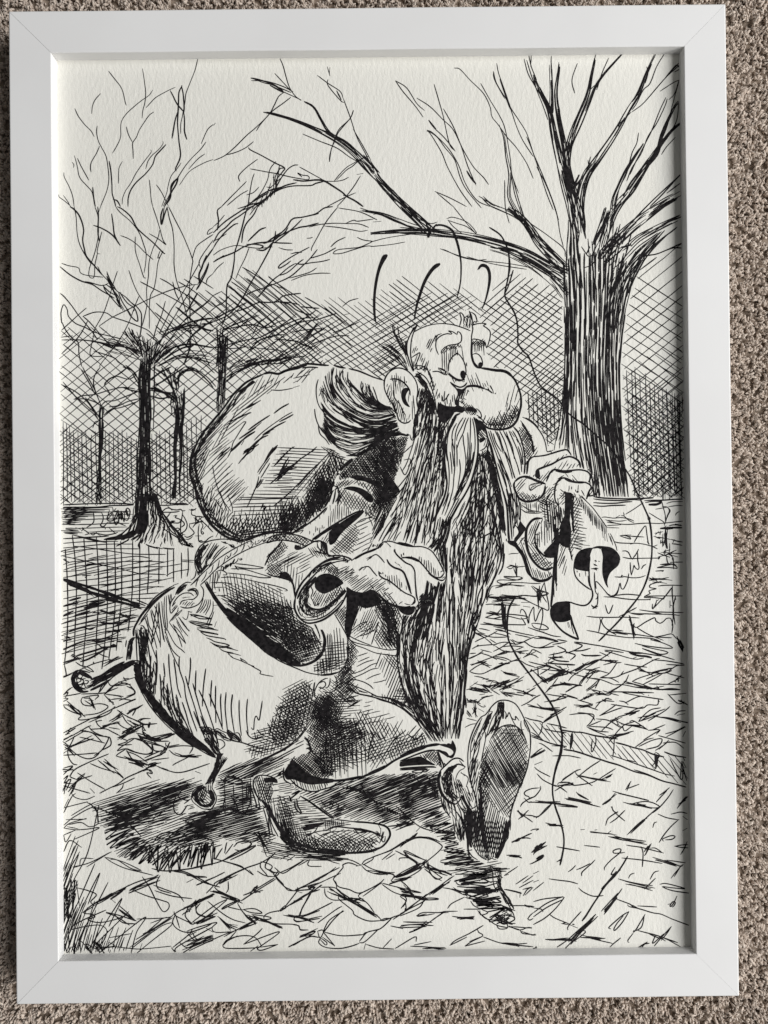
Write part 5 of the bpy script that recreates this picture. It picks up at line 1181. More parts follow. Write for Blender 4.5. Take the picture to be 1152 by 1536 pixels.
# stalk with its knob under the pot
G('drawn_pot_knob')
T(280, 1130, 7.2)
K('330,30 300,140 250,260 180,340 80,390 50,460 70,540 150,600 230,620 300,580 330,520 310,440 280,390 290,320 350,220 450,80 420,20', ['drawn_shadow', 'drawn_paving'])
F(3.2, '330,20 310,120 270,220 200,340|350,20 350,120 310,220 270,330', 50, .2, .7, 1.5)
F(1.8, '370,20 350,130 300,240 270,330|440,50 380,150 320,250 290,320', 22, .3, .8, 1.5)
L(1.6, '440,50 380,140 320,240 285,320 275,370 300,420 320,470 315,530 280,575; 430,40 370,130; 180,340 90,390 55,450 60,510 110,560 180,600 260,600')
F(2.8, '190,350 100,400 75,470 110,540 190,580 270,570 305,500 290,440 260,390|200,370 140,410 120,480 150,540 200,560 250,540 270,500 260,440 240,400', 60, .15, .4, 2, .3)
H_(1.7, -66, 2.8, '110,420 220,350 230,460 180,520 110,520', j=4)
H_(1.7, 40, 3.2, '110,430 200,380 300,460 270,570 180,570 110,520', j=4)
B('255,400 280,420 300,470 285,510 255,480 245,430')
B('330,0 400,0 360,70 350,40', False)
L(2.4, '200,600 260,605 300,560')
L(1.4, '180,345 140,370 100,400 70,440 60,480; 200,350 180,400 170,440 190,470; 240,340 235,380 240,420 260,450; 215,345 205,390 215,430; 255,345 262,390 290,430 305,480; 150,430 170,450 150,480 180,500 220,490; 130,470 150,500 190,530 240,530')
H_(1.4, 84, 3.4, '190,350 270,335 290,400 250,440 180,430', j=4)
# knob at the left of the pot
G('drawn_pot_knob#2')
T(80, 880, 7.2)
K('870,800 700,870 520,950 400,980 300,930 210,930 190,1000 200,1060 280,1130 330,1152 430,1130 560,1060 720,950 860,860')
F(3.2, '860,790 760,830 640,890 520,950 420,990|900,820 800,870 700,930 560,1010 440,1070 330,1120', 60, .15, .5, 2)
L(3.6, '770,810 640,880 520,960 430,990; 620,1000 520,1060 400,1120; 700,900 600,960 540,1010')
L(1.8, '860,840 760,900 640,980 560,1060 500,1140; 840,800 920,800 940,830 900,850 840,840 900,830')
F(3.0, '260,910 200,960 195,1030 240,1100 320,1130|330,920 270,960 260,1020 290,1080 350,1100', 40, .2, .6, 2)
L(2.0, '210,930 260,905 330,910 400,930; 230,950 300,920 360,940 420,990; 250,1000 300,990 330,1030 280,1060 240,1030; 340,1010 380,1020 360,1050 330,1040; 360,960 420,1000 440,990; 300,1080 330,1050 350,1090; 240,960 300,1010 260,1040; 320,960 300,1000 350,990')
B('280,920 340,930 400,960 420,985 380,990 330,970 290,950')
L(3.4, '200,1040 240,1100 300,1135 380,1130')
L(1.6, '590,1020 610,1060 640,1070 720,1030 880,980; 500,1140 520,1080 600,1010; 560,1152 640,1080 780,1040 860,1100 880,1152; 640,1075 760,1060')
TK(3.0, '730,1005 800,1000 700,1040 800,1060', 3, 8, 6)
G('drawn_pot')
T(80, 880, 7.2)
F(3.0, '868,850 885,960 930,1090 975,1160|900,850 910,950 960,1080 1000,1160', 40, .15, .4, 2)
F(3.2, '870,850 890,960 930,1090 960,1160|930,850 950,960 990,1080 1010,1160', 40, .15, .5, 2)
F(1.7, '900,500 930,640 940,800|1000,460 1010,600 980,800', 26, .2, .6, 3, .5)

# ------------------------------------------------------------------ dark bundle behind the sleeve
G('drawn_bundle')
T(280, 790, 7.2)
K('180,600 290,800 450,980 640,1160 940,1400 1150,1480 1340,1500 1400,1450 1490,1370 1570,1300 1630,1130 1540,1010 1300,960 1100,560 900,340 640,160 400,135 250,160 130,240 90,370 100,450 130,530')
L(1.8, '140,525 100,450 88,380 100,300 150,210 230,160 340,138 420,135 500,145 590,175')
F(3.0, '175,200 120,280 100,380 110,460 140,520|240,190 180,260 150,360 160,430 180,480', 40, .2, .6, 2)
H_(1.7, -58, 4.0, '170,210 330,170 350,200 220,400 160,480 120,440 120,300', j=3)
L(1.7, '300,190 240,290 200,400; 330,180 260,290 220,380; 350,200 300,260 250,350; 410,210 340,270 280,350; 440,220 380,260 300,350 240,430; 200,370 220,400 180,450; 220,400 200,450 150,500; 330,230 280,290')
TK(3.0, '400,160 440,185 460,205 500,215 150,500 210,420 185,440 130,500', 3, 5, 5)
L(1.5, '480,200 500,195 515,215 490,225 475,210')
# twisted rope across it
G('drawn_rope')
K('140,600 40,640 60,600 330,400 480,270 620,180 760,120 860,95 1152,100 1152,150 980,150 800,190 620,260 440,370 300,480 200,570', ['drawn_bundle', 'drawn_lawn'])
L(1.6, '60,620 130,545 230,450 340,350 460,270 560,215 640,175 720,140 800,110 860,95; 150,630 220,565 300,480 400,400 520,320 640,255 760,205 860,170 960,150 1060,150 1152,160')
for q in ['220,480 200,540 160,595', '290,410 270,480 240,510', '355,360 340,430 310,470', '420,320 400,390 370,420', '430,310 450,330 440,350', '480,280 470,320 430,350', '550,230 540,270 500,310', '630,190 610,240 590,270', '130,570 110,600 100,650', '700,160 720,180 690,230 660,200', '760,120 740,190 790,170', '820,110 830,160 860,150']:
    L(1.5, q)
H_(1.6, -44, 3.0, '780,120 860,95 1152,100 1152,160 960,150 860,165 760,190', j=2)
H_(1.4, 40, 4.5, '860,95 1152,100 1152,160 960,150', j=2)
# ring where the rope ties to the pot
T(190, 860, 7.2)
K('700,130 770,80 830,130 830,260 760,350 640,375 560,350 490,430 465,400 480,310 520,240 540,180 620,110', ['drawn_pot', 'drawn_bundle', 'drawn_lawn'])
L(1.8, '700,100 640,100 570,150 540,200 528,235; 690,130 760,70 800,20; 800,130 830,180 825,260 780,330 710,365 640,375 580,360; 525,245 480,310 468,380 480,430 510,400 550,350; 680,170 740,165 770,200 765,240 720,280 660,280; 725,245 690,215 620,215 560,250 520,300 490,360; 575,340 600,300 660,285; 560,110 500,130')
F(2.6, '620,115 570,150 530,230|660,120 610,160 560,220', 16, .3, .9, 1.5)
F(2.2, '650,180 700,170 750,180 765,220|660,195 710,185 745,205 750,240', 12, .3, .9, 1.5)
H_(1.3, -50, 2.8, '580,330 650,300 740,310 720,350 640,365', j=2)
H_(1.3, -50, 3.2, '500,340 560,290 540,350 490,410', j=2)
L(1.3, '600,265 690,255; 610,270 640,255; 730,320 740,325; 560,210 620,160; 550,230 640,150')
G('drawn_bundle')
T(280, 790, 7.2)
L(1.6, '370,470 380,430 400,440 390,480 430,410 420,460 450,400 440,440 480,390 470,430 520,350 500,400 540,380 560,340; 580,340 600,350 580,360 570,345; 330,480 380,470 430,500 430,520 390,520; 530,400 640,410 740,425 830,445 740,455 600,445 530,430; 480,455 620,460 760,500 860,530 910,548 800,550 640,520 440,500; 370,550 480,545 640,570 820,610 960,640 1060,670 1090,690 1060,695; 560,470 520,420 540,440; 330,480 340,540 320,620; 370,480 350,560; 260,520 250,620; 290,500 280,640 280,700; 320,480 300,620 310,680')
L(1.4, '260,605 400,605 500,620; 290,655 400,655; 270,710 320,712; 320,745 450,745; 290,850 340,848')
F(2.8, '190,600 290,780 430,960 620,1140|220,590 320,760 470,930 660,1110', 40, .15, .5, 1)
L(1.2, '330,840 430,960 540,1070 610,1152')
H_(1.5, 80, 5.0, '380,570 520,500 640,540 760,610 880,630 1040,700 1130,900 1150,1060 900,1060 640,960 460,820 340,700', j=4)
H_(1.6, 22, 3.6, '360,740 540,700 700,660 900,760 1100,820 1150,1060 1100,1140 800,1100 560,960 400,820', j=4)
H_(1.5, 28, 4.6, '340,600 560,600 800,620 1040,680 1060,760 800,760 500,740', j=4)
H_(1.7, 36, 4.0, '380,760 600,720 900,800 1150,920 1150,1200 800,1130 520,960', j=4)
B('340,840 420,880 520,960 620,1000 740,1080 860,1130 960,1152 960,1180 820,1170 640,1152 520,1040', True)
T(340, 900, 7.2)
H_(1.6, 78, 4.0, '100,0 680,0 720,80 760,200 880,280 980,480 1000,520 880,560 700,540 500,400 300,250 100,140', j=4)
H_(1.6, 36, 3.0, '0,20 300,0 700,60 760,200 900,300 980,470 920,560 720,560 560,460 360,320 160,180', j=4)
H_(1.6, 24, 3.6, '0,20 300,0 700,60 760,200 900,300 980,470 700,520 400,330 160,180', j=4)
H_(1.8, 60, 4.2, '480,200 760,240 960,460 1020,540 900,580 700,560 560,420', j=4)
H_(2.0, -14, 3.4, '700,560 900,560 1050,520 1040,580 960,640 800,700 680,660', j=4)
B('0,80 60,110 160,180 260,265 340,335 440,400 520,460 600,520 660,580 700,640 660,670 600,650 520,620 400,540 260,420 120,290 20,190 0,150', True)
H_(2.0, 66, 3.2, '560,300 900,300 1030,480 1040,570 900,650 740,690 600,600', j=5)
H_(2.0, -18, 3.6, '560,300 900,300 1030,480 1040,570 900,650 740,690 600,600', j=5)
H_(2.0, 34, 3.0, '100,120 500,300 760,500 800,640 700,660 400,500 160,280', j=8)
F(3.2, '0,150 120,290 260,420 420,560 560,640 700,690 800,710|0,90 150,200 300,300 460,400 600,500 700,600 800,680', 150, .08, .3, 2, .3)
L(4.0, '640,670 720,700 800,708 880,690 960,650 1040,580')
L(4.0, '1025,320 1050,380 1065,440 1060,500 1030,570 960,640')
L(1.8, '0,170 100,280 220,390 330,480 420,550 540,640 640,690 760,740 860,780 950,800 1060,812 1152,805')
L(1.3, '0,185 80,270 180,360')
L(1.7, '940,250 980,320 1010,400; 960,260 1000,370 1010,420; 920,300 950,360 1000,450 1020,470; 840,260 900,290 930,320 960,420 1010,470; 760,220 840,260; 780,240 860,270 920,300; 640,0 700,100 720,140; 690,0 700,80')
H_(1.5, 86, 4.0, '1090,380 1152,340 1152,780 960,800 930,740 1060,600', j=4)
T(460, 900, 7.2)
L(1.8, '300,150 350,230 400,320 440,400 445,480 450,600 430,680 380,750 320,790 230,810 150,815; 430,500 440,560 440,640 400,700')
H_(1.7, 86, 4.6, '220,380 280,330 360,320 400,420 430,500 430,640 380,740 140,800 120,720 200,580', j=5)
H_(1.7, -6, 4.2, '270,440 410,430 430,510 440,640 380,720 140,800 80,740 200,600 230,500', j=5)
H_(1.8, -22, 3.4, '100,700 240,620 430,640 380,740 160,800 60,750', j=5)
L(2.8, '340,780 260,800 160,810')
B('150,320 175,330 200,420 205,520 190,560 170,530 180,420', True)
# small knot under it
L(1.8, '95,1060 85,1000 110,930 150,880 200,850 230,845; 130,900 180,880 205,900 200,930 160,955 130,940; 255,845 250,900 230,940 200,950; 175,985 230,1000 290,985 320,950 330,900 320,850 300,815; 60,1060 75,960 85,890; 90,890 80,980')

# ------------------------------------------------------------------ the sack over his shoulder
G('drawn_sack')
T(280, 530, 7.2)
K('46,1140 80,1050 130,930 200,830 300,710 400,590 500,450 580,370 650,310 740,265 830,225 900,210 990,225 1060,195 1240,130 1350,115 1540,125 1700,160 1900,190 2100,290 2140,600 1700,1600 1000,1950 630,2020 400,1960 280,1860 180,1710 110,1560 80,1400 38,1280')
L(3.2, '46,1150 80,1050 130,930 200,830 300,710 400,590 500,450 580,370 650,310 740,265 830,225')
L(4.0, '830,222 900,208 990,222 1060,192 1152,162 1240,140 1300,125; 1020,205 1100,180 1200,160 1260,130')
L(2.6, '1240,138 1330,112 1440,122 1540,128; 1160,160 1260,120 1330,108; 1250,160 1330,150 1420,155')
T(440, 530, 7.2)
L(3.2, '60,140 140,115 240,120 320,128 390,130; 440,130 500,148 565,160')
L(2.4, '600,165 700,190 800,230 880,262 975,292; 640,175 720,195 820,238 890,275')
L(1.5, '380,80 400,90 380,180 376,260 385,340')
L(1.3, '0,370 70,350; 0,180 90,150; 20,270 100,180; 60,230 150,150; 40,310 180,170; 90,320 210,160; 0,270 180,230; 0,320 60,290; 150,210 240,160')
T(280, 530, 7.2)
# left rim shading
F(3.0, '60,1150 130,960 220,830 320,710 420,590 520,460 620,360 720,290|90,1150 170,990 270,850 370,740 460,620 560,480 660,370 740,310', 48, .08, .3, 2, .3)
H_(2.0, -47, 3.0, '60,1150 130,960 300,740 420,620 640,430 640,460 460,640 400,760 300,900 220,1100 180,1200 40,1400 40,1250', j=6)
H_(1.6, -38, 4.4, '250,1152 290,980 340,880 420,740 500,620 610,480 800,350 1152,230 1152,250 950,380 700,570 640,700 500,860 470,1000 420,1100', j=12)
H_(1.5, -62, 6.0, '520,640 640,440 760,300 900,240 1100,230 1152,260 940,360 700,470 560,620 420,880 300,1040 260,1000', j=10)
L(1.6, '910,395 1000,400 1080,390 1152,375; 865,440 920,400; 600,610 700,570 800,505; 600,620 720,540; 730,940 800,870 900,790 1000,720 1060,680 1140,635; 610,745 640,740 590,820 540,900 500,970 480,1050 440,1130; 590,990 620,940; 470,1070 560,990 640,900 740,840; 565,930 640,870 740,800 810,745; 700,640 560,690 420,780; 690,635 560,700 450,740; 800,510 640,590')
L(2.2, '570,920 680,850 750,800; 665,830 760,760 900,668; 940,650 1020,590 1105,543; 1000,740 1080,700 1152,660; 820,880 900,830 980,780 1070,735; 740,970 820,910 880,885; 620,1080 700,1010 740,970 780,930; 600,1150 680,1050 780,980; 330,1150 400,1070 470,1010; 860,1150 900,1070 985,990; 870,1130 940,1050 980,1010; 470,1060 600,940 740,845')
TK(2.8, '820,890 910,835 720,1000 800,930 625,1075 700,1015', 3, 5, 8)
T(280, 670, 7.2)
L(3.4, '85,0 50,100 38,200 38,290 60,370 95,470 110,560 150,660 210,770 290,870 400,960 500,1000 560,1010 630,1022')
F(3.4, '50,80 40,250 100,450 130,600 210,760 320,880 440,970 560,1010|110,80 110,250 160,450 210,600 290,740 400,860 500,930 620,980', 84, .06, .2, 2, .3)
H_(2.2, -64, 3.4, '50,60 280,0 200,200 180,400 260,560 400,700 440,800 560,900 620,1000 400,950 200,760 110,560 50,330', j=12)
H_(2.0, -80, 4.4, '120,500 240,480 400,700 600,740 900,700 1152,600 1152,900 800,960 640,1010 400,950 250,800', j=14)
H_(1.5, -46, 5.6, '210,100 420,0 460,180 480,280 540,380 620,480 640,520 480,640 420,640 330,560 230,460 200,300', j=12)
H_(1.4, -40, 6.6, '240,440 460,220 540,380 640,500 560,620 420,640 300,520', j=10)
L(1.3, '280,200 300,320 340,460 400,600 440,700; 340,480 420,620 480,700; 450,535 490,640 500,720; 360,480 400,600; 300,560 400,700')
L(1.8, '560,185 620,110 700,50 740,0; 620,75 700,20 740,0; 860,140 900,60 960,0; 765,280 820,200 880,120 960,0; 780,300 830,220 900,120; 700,540 740,460 770,370 780,320; 800,340 880,210 900,175; 740,460 700,550 650,660')
TK(2.8, '740,465 800,375 860,140 950,10', 3, 5, 6)
H_(1.9, 0, 5.0, '1000,20 1152,0 1152,560 480,580 540,560 700,520 760,480 820,400 860,320 880,240 940,200 980,120', j=6)
H_(2.2, -2, 5.4, '500,560 1152,550 1152,720 560,760 440,740 460,660', j=10)
H_(2.6, 74, 4.8, '460,740 700,740 880,700 960,640 1152,600 1152,900 900,920 640,1010 500,960', j=8)
H_(2.6, -52, 4.4, '440,740 700,750 900,740 1152,700 1152,900 800,920 640,1010 460,960', j=8)
H_(3.0, -8, 3.4, '560,900 800,900 1152,850 1152,930 880,930 700,980 630,1020 500,980', j=6)
L(2.6, '640,1018 720,985 820,950 920,930 1040,925 1152,930; 630,1010 720,970 860,930 980,900 1152,890')
L(2.0, '960,380 1020,310 1080,250 1152,200; 940,640 1040,560 1120,490 1152,460; 800,680 830,610 810,660 830,640 850,650 830,680; 820,710 860,650 830,690')
TK(3.0, '960,380 1080,250 980,330 1140,220 1010,300 1060,190', 3, 8, 12)
L(1.8, '940,215 1020,120 1152,0; 960,200 1060,90')
T(420, 670, 7.2)
H_(1.7, 3, 4.6, '0,0 440,20 560,30 480,140 380,280 300,400 240,540 0,600', j=6)
L(1.8, '0,580 80,520 160,440 240,360 300,290 400,200 540,60 560,40; 0,140 60,80 120,20 160,0; 0,320 80,250 160,180 240,120 330,60 400,0; 20,320 120,230 200,160; 190,430 260,350 400,190; 120,240 200,150 300,80 380,30')
TK(3.0, '0,300 60,180 10,310 90,180 0,280 140,230', 3, 8, 12)
H_(2.1, 66, 3.8, '560,60 640,110 700,170 640,260 590,380 540,560 500,640 380,740 260,850 120,930 0,930 0,740 180,640 260,560 300,420 360,280 460,140', j=8)
H_(2.3, -62, 3.9, '560,60 700,140 640,260 560,400 520,600 380,740 130,930 0,930 0,620 160,560 230,600 330,400 420,220', j=8)
H_(1.9, -50, 4.6, '540,60 400,180 240,360 160,500 300,560 480,300', j=8)
H_(3.2, 70, 3.2, '380,420 480,340 560,440 520,600 400,720 280,760 260,640 320,560', j=10)
H_(3.0, -70, 3.6, '400,420 560,380 540,560 460,660 300,760 280,640', j=10)
H_(2.6, 84, 4.2, '0,620 180,560 240,640 240,840 100,920 0,920', j=8)
H_(3.2, 68, 2.5, '400,420 500,330 560,380 540,520 480,640 380,700 300,720 340,620 380,560', j=8)
H_(3.2, -64, 2.7, '400,420 500,330 560,380 540,520 480,640 380,700 300,720 340,620 380,560', j=8)
L(2.8, '120,940 200,890 300,820 400,760 480,680 520,620 545,540 560,440 580,400')
L(4.4, '560,440 590,360 640,270 720,190 820,110 900,60; 570,420 610,320 680,220; 660,240 760,150 860,80')
F(1.8, '440,0 600,110 720,160|480,0 640,90 780,120|560,30 700,80 820,100', 16, .3, .9, 1, .3)

H_(2.2, 74, 3.0, '300,480 420,300 560,100 700,170 580,380 520,600 380,730 200,840 60,920 0,900 0,800 240,700', j=8)
H_(2.2, -58, 3.0, '0,720 200,640 340,540 440,400 560,400 520,600 380,730 120,930 0,930', j=8)
# ------------------------------------------------------------------ the man: collar, coat, arm
G('drawn_man')
T(420, 670, 7.2)
K('900,40 820,110 720,190 640,270 590,360 570,430 545,540 510,620 460,690 400,750 300,820 130,940 60,980 0,1000 300,1060 380,1050 470,1100 900,1152 1152,1152 1300,800 1300,-100 1100,-150')
# dark collar and shoulder
COLR = '640,300 720,200 820,110 900,40 1000,-60 1100,-160 1250,-150 1260,60 1250,300 1200,480 1050,400 900,340 760,330 640,360'
H_(1.3, 56, 2.9, COLR, j=2)
H_(1.3, -50, 3.0, COLR, j=2)
H_(1.2, 4, 3.6, COLR, j=2)
H_(1.6, 56, 3.6, COLR, j=2)
L(3.6, '760,330 860,345 960,380 1060,430 1152,500; 900,350 1000,385 1100,440 1160,490; 760,325 900,335 1000,370 1090,410')
L(6, '800,340 900,350 1000,385 1090,435')
H_(1.8, 56, 2.8, '600,400 700,360 800,350 700,430 620,450', j=2)
H_(1.6, -40, 3.0, '600,420 700,360 900,360 820,400 700,430 620,450', j=2)
# the armhole crescent
B('680,455 730,432 800,430 880,450 950,490 1000,540 1010,585 980,605 930,580 880,530 820,490 750,470', True)
# upper arm hatching
H_(1.5, 58, 3.6, '620,450 700,470 820,520 900,580 960,620 1000,640 960,700 860,700 760,670 640,600 620,540', j=4)
H_(1.5, -56, 4.0, '620,440 780,490 900,560 1010,600 1120,520 1140,640 1000,720 820,680 640,620', j=4)
H_(1.5, 58, 4.0, '800,360 960,390 1152,520 1152,600 1060,700 1000,700 1010,600 960,480 840,420', j=3)
H_(1.4, -58, 4.4, '800,360 1000,400 1130,500 1100,620 1020,600 940,460', j=3)
L(2.2, '580,470 560,500 530,600; 600,470 590,540 570,620; 545,520 510,610 480,660; 625,450 640,520 600,600; 640,480 620,620; 660,520 620,640; 580,420 620,440 590,470')
# sleeve fold with light band
L(2.6, '120,945 250,870 400,760 500,660; 350,1000 450,930 540,870 640,810 740,750 820,710 900,685; 380,1005 500,910 600,850')
H_(1.3, -88, 3.2, '540,700 620,640 720,660 800,700 640,790 500,880 380,960 300,980 300,950 420,870 500,840', j=5)
L(1.3, '510,650 500,680 470,720; 540,630 545,690; 430,740 430,780; 470,690 475,730; 380,770 380,800; 330,810 330,840; 250,860 300,830; 200,900 260,880; 170,930 250,900 220,940; 340,800 300,840 240,870')
B('530,920 600,860 700,790 800,730 900,690 905,710 860,760 780,830 700,900 640,970 590,1040 540,1060 525,1000', True)
L(3.4, '350,1010 450,945 540,890 640,830')
H_(1.4, -60, 2.8, '430,1000 520,930 530,1030 500,1040', j=2)
H_(1.3, 38, 3.6, '700,860 820,840 860,960 780,1152 540,1152 560,1080 640,1000', j=3)
H_(1.3, -46, 3.6, '640,1000 780,860 860,900 840,1000 760,1152 540,1130', j=3)
H_(1.4, -26, 5.2, '800,860 960,760 980,800 960,900 1000,960 960,1050 900,1152 760,1152 820,1060', j=9, brk=18)
L(1.4, '800,850 880,790 960,770 1000,770; 960,700 960,740 1000,770 1060,785; 920,690 935,740 920,750; 1000,680 980,720 1040,760; 960,770 990,820 1000,860')
TK(1.8, '960,700 990,760 980,700 1030,740 900,700 940,720', 2, 8, 8)
L(4.0, '1140,560 1152,640; 1130,720 1110,860 1100,960 1110,1010; 1120,520 1150,600')
H_(1.6, -62, 3.6, '1060,700 1140,640 1140,1000 1080,1060 960,1110 1000,960', j=6)
H_(1.8, -66, 3.0, '1000,860 1060,760 1130,800 1120,1000 1060,1040', j=6)
# lower back of collar to beard edge (black)
T(560, 600, 7.2)
H_(3.2, 60, 2.3, '0,870 60,850 100,830 160,880 240,960 270,1010 230,1060 150,1120 60,1152 0,1000', j=5)
H_(3.2, -55, 2.5, '0,870 60,850 100,830 160,880 240,960 270,1010 230,1060 150,1120 60,1152 0,1000', j=5)
B('100,780 160,820 230,900 280,960 280,1000 200,980 130,890', True)
H_(1.8, 56, 2.6, '0,500 120,480 260,400 400,400 380,560 250,700 330,830 280,1000 200,900 0,870', j=2)
H_(1.6, -38, 2.8, '0,500 120,480 260,400 400,400 380,560 250,700 330,830 280,1000 200,900 0,870', j=2)
L(3.6, '400,385 320,360 260,355 200,380 140,430 105,510 90,600 110,680 160,740 200,760; 390,395 300,370 210,390')
L(4.6, '250,540 215,600 205,660 230,730 280,790 325,830')
L(1.4, '350,500 280,550 250,620 260,680 300,760 330,820; 270,570 260,640 290,720; 300,560 290,640 300,720; 320,560 320,640 330,700')
H_(1.3, 0, 3.2, '200,420 400,400 380,520 250,500', j=3)
H_(1.4, -86, 3.4, '260,560 380,500 390,640 360,760 300,740', j=5)
K('260,1000 340,830 380,760 440,660 380,640 460,420 470,1152 240,1152', ['drawn_man'])

G('drawn_man')
T(560, 740, 7.2)
H_(3.0, 62, 2.3, '110,0 240,-40 300,20 250,110 200,200 170,230 120,180', j=5)
H_(3.0, -60, 2.5, '110,0 240,-40 300,20 250,110 200,200 170,230 120,180', j=5)
H_(2.2, -64, 2.8, '0,0 130,0 180,220 200,280 120,440 60,560 0,610', j=5)
H_(2.4, 76, 3.2, '100,100 190,240 160,360 100,480 60,540 60,300', j=6)
H_(1.6, 50, 4.0, '0,0 130,0 100,200 0,240', j=3)
L(2.6, '0,615 40,600 80,540 110,480 120,420')

# ------------------------------------------------------------------ near sleeve with its cuff
G('drawn_sleeve')
T(400, 790, 7.2)
K('0,500 -20,400 30,310 170,150 300,150 420,200 520,150 590,170 640,260 660,300 800,320 920,350 900,400 860,640 870,700 800,860 680,960 540,1040 400,1020 320,940 290,760 290,640 250,580 150,550', None)
L(2.0, '0,180 80,155 170,145 280,160 380,190 420,205 520,160; 0,130 100,90 240,80 360,100 460,140 520,160 560,150')
H_(1.4, -46, 3.2, '0,170 100,95 240,85 400,110 520,155 420,200 280,160 120,150', j=2)
H_(1.4, 40, 3.4, '0,170 100,95 240,85 400,110 520,155 420,200 280,160 120,150', j=2)
L(2.4, '310,200 310,235 340,245 400,225 460,190 520,160 560,170; 520,155 580,155 620,180 640,220 660,290 680,320 740,310 830,320 900,345 920,370 900,400')
B('310,195 345,205 380,225 340,245 312,240', True)
H_(1.3, 88, 2.6, '310,195 390,190 400,220 340,245', j=2)
B('580,150 630,165 655,200 665,290 690,310 650,300 610,200 585,170', True)
L(2.0, '545,175 560,230 600,260 640,290; 540,270 600,285 660,300 740,330')
TK(2.8, '540,200 620,290 530,275 640,300 570,170 640,290', 3, 6, 8)
H_(1.3, 55, 2.8, '450,240 520,200 560,270 640,320 640,340 540,330 480,290', j=3)
L(2.6, '-20,420 30,320 100,240 170,150; 0,500 60,530 150,550 250,580 285,620 300,700 310,770')
L(1.6, '0,330 80,250 150,180')
H_(2.0, 60, 3.0, '0,330 60,280 150,180 230,180 200,260 100,380 0,410', j=3)
H_(1.4, -34, 3.4, '150,180 240,220 180,330 60,420 0,430 40,330', j=3)
H_(1.4, -28, 4.0, '150,400 420,260 500,340 460,400 400,480 340,460 240,440 120,400', j=14)
H_(1.2, -27, 3.0, '0,430 130,370 280,270 330,270 300,360 160,420', j=6)
H_(1.4, -84, 4.6, '190,380 260,340 330,400 350,560 400,500 350,640 310,700 280,560 200,500', j=10)
H_(1.5, 50, 3.0, '0,400 160,400 180,490 240,560 60,520 0,480', j=3)
H_(1.4, -40, 3.0, '0,400 160,400 180,490 150,550 60,520 0,480', j=3)
B('150,500 200,485 250,520 285,590 305,680 290,650 250,590 190,565 140,545', True)
# cuff
L(3.0, '310,770 330,700 380,610 440,540 500,470 560,420 640,370 720,340 800,330; 310,770 300,860 320,930 370,1000 440,1040 520,1035 620,1000 720,930 800,850 860,740 870,700; 330,780 380,680 450,590 520,520')
L(2.0, '340,760 400,660 480,560 560,480 640,430 720,390 800,370 860,370; 540,450 600,400 700,360 800,350; 560,440 620,410 700,380; 370,990 440,1010 540,1000 640,960 740,880 820,790; 330,850 350,920 380,970; 540,480 600,430 680,400 740,380; 800,345 850,350 880,370 870,390')
TK(1.6, '480,520 540,450 520,480 560,430 800,350 860,380 820,370 870,360 840,340 860,380', 3, 8, 8)
F(2.6, '520,540 440,620 380,720 350,820 360,920 420,990|560,540 480,640 450,740 440,830 470,890 540,900', 60, .12, .4, 3, .4)
F(2.0, '400,1000 520,980 640,920 740,840 850,700|460,870 540,890 640,860 740,780 840,680', 50, .1, .35, 3, .5)
B('520,620 530,570 580,520 660,505 740,530 800,570 830,610 790,640 740,670 690,700 620,725 560,700 525,660', True)
L(3.2, '820,600 860,650 880,690; 420,830 480,880 560,895 640,870 720,810 800,750 860,690')
H_(1.5, 60, 3.2, '800,600 860,660 800,740 700,820 640,860 620,800 680,720 740,680', j=4)
H_(1.4, -62, 3.2, '520,680 560,720 680,720 800,630 860,670 760,760 640,860 540,870 490,820', j=4)
L(1.4, '500,560 520,600 480,640 500,700 480,760 500,800 520,860; 510,820 530,830 520,850 540,850 560,830 550,810; 480,560 500,600; 450,820 480,850')
H_(1.5, 80, 3.0, '420,880 480,900 560,900 640,880 640,960 520,980 420,960', j=3)
H_(1.6, -60, 2.8, '540,470 700,420 800,470 880,560 860,620 800,570 660,500', j=3)
H_(1.3, 40, 2.6, '600,440 720,410 840,500 880,600 800,560 680,500', j=3)
# under the cuff: strap and shadow
G('drawn_man')
T(460, 900, 7.2)
B('430,0 540,-20 560,60 530,180 500,280 440,360 420,340 410,300 420,180 430,80', True)
H_(1.6, 58, 2.6, '300,140 430,50 430,230 400,290', j=2)
H_(1.5, -50, 2.8, '300,140 430,50 430,230 400,290', j=2)
T(520, 790, 7.2)
B('0,660 60,700 140,720 200,725 270,700 340,750 380,810 300,860 200,880 120,860 80,960 60,1100 30,1200 0,1150', True)
H_(2.8, -68, 3.0, '60,720 300,700 420,800 520,860 580,960 560,1152 480,1152 400,1000 320,900 240,870 160,880 120,960 80,1100 40,900', j=4)
H_(2.6, 62, 3.4, '270,700 400,780 560,880 560,1152 470,1300 380,1100 330,960', j=6)
H_(1.6, -66, 3.0, '200,880 330,880 360,1000 300,1120 200,1180 120,1080 160,960', j=8)
H_(1.6, 52, 3.4, '300,880 420,1000 520,1250 480,1340 380,1280 340,1060', j=5)
H_(1.4, -34, 3.8, '100,1100 230,1000 300,1080 260,1152 100,1200', j=6)
T(460, 900, 7.2)
F(3.2, '760,0 800,120 860,240 900,400 960,520|880,0 930,120 960,260 1010,420 1040,600', 110, .12, .4, 2, .4)
L(1.6, '430,395 500,450 600,480 700,500 800,525 900,540 1010,528; 450,380 520,420 640,470 700,490; 440,400 520,480 620,520 740,570 860,590 980,605; 700,480 740,350 780,240')
H_(1.5, 56, 3.2, '740,320 860,340 960,500 900,520 800,520 740,480', j=4)
H_(1.5, -58, 3.6, '740,330 860,260 940,480 880,520 780,500', j=5)
L(1.5, '550,395 640,370 730,330; 590,345 680,310 700,280; 470,370 540,310; 460,350 560,270 650,230; 510,370 530,345')
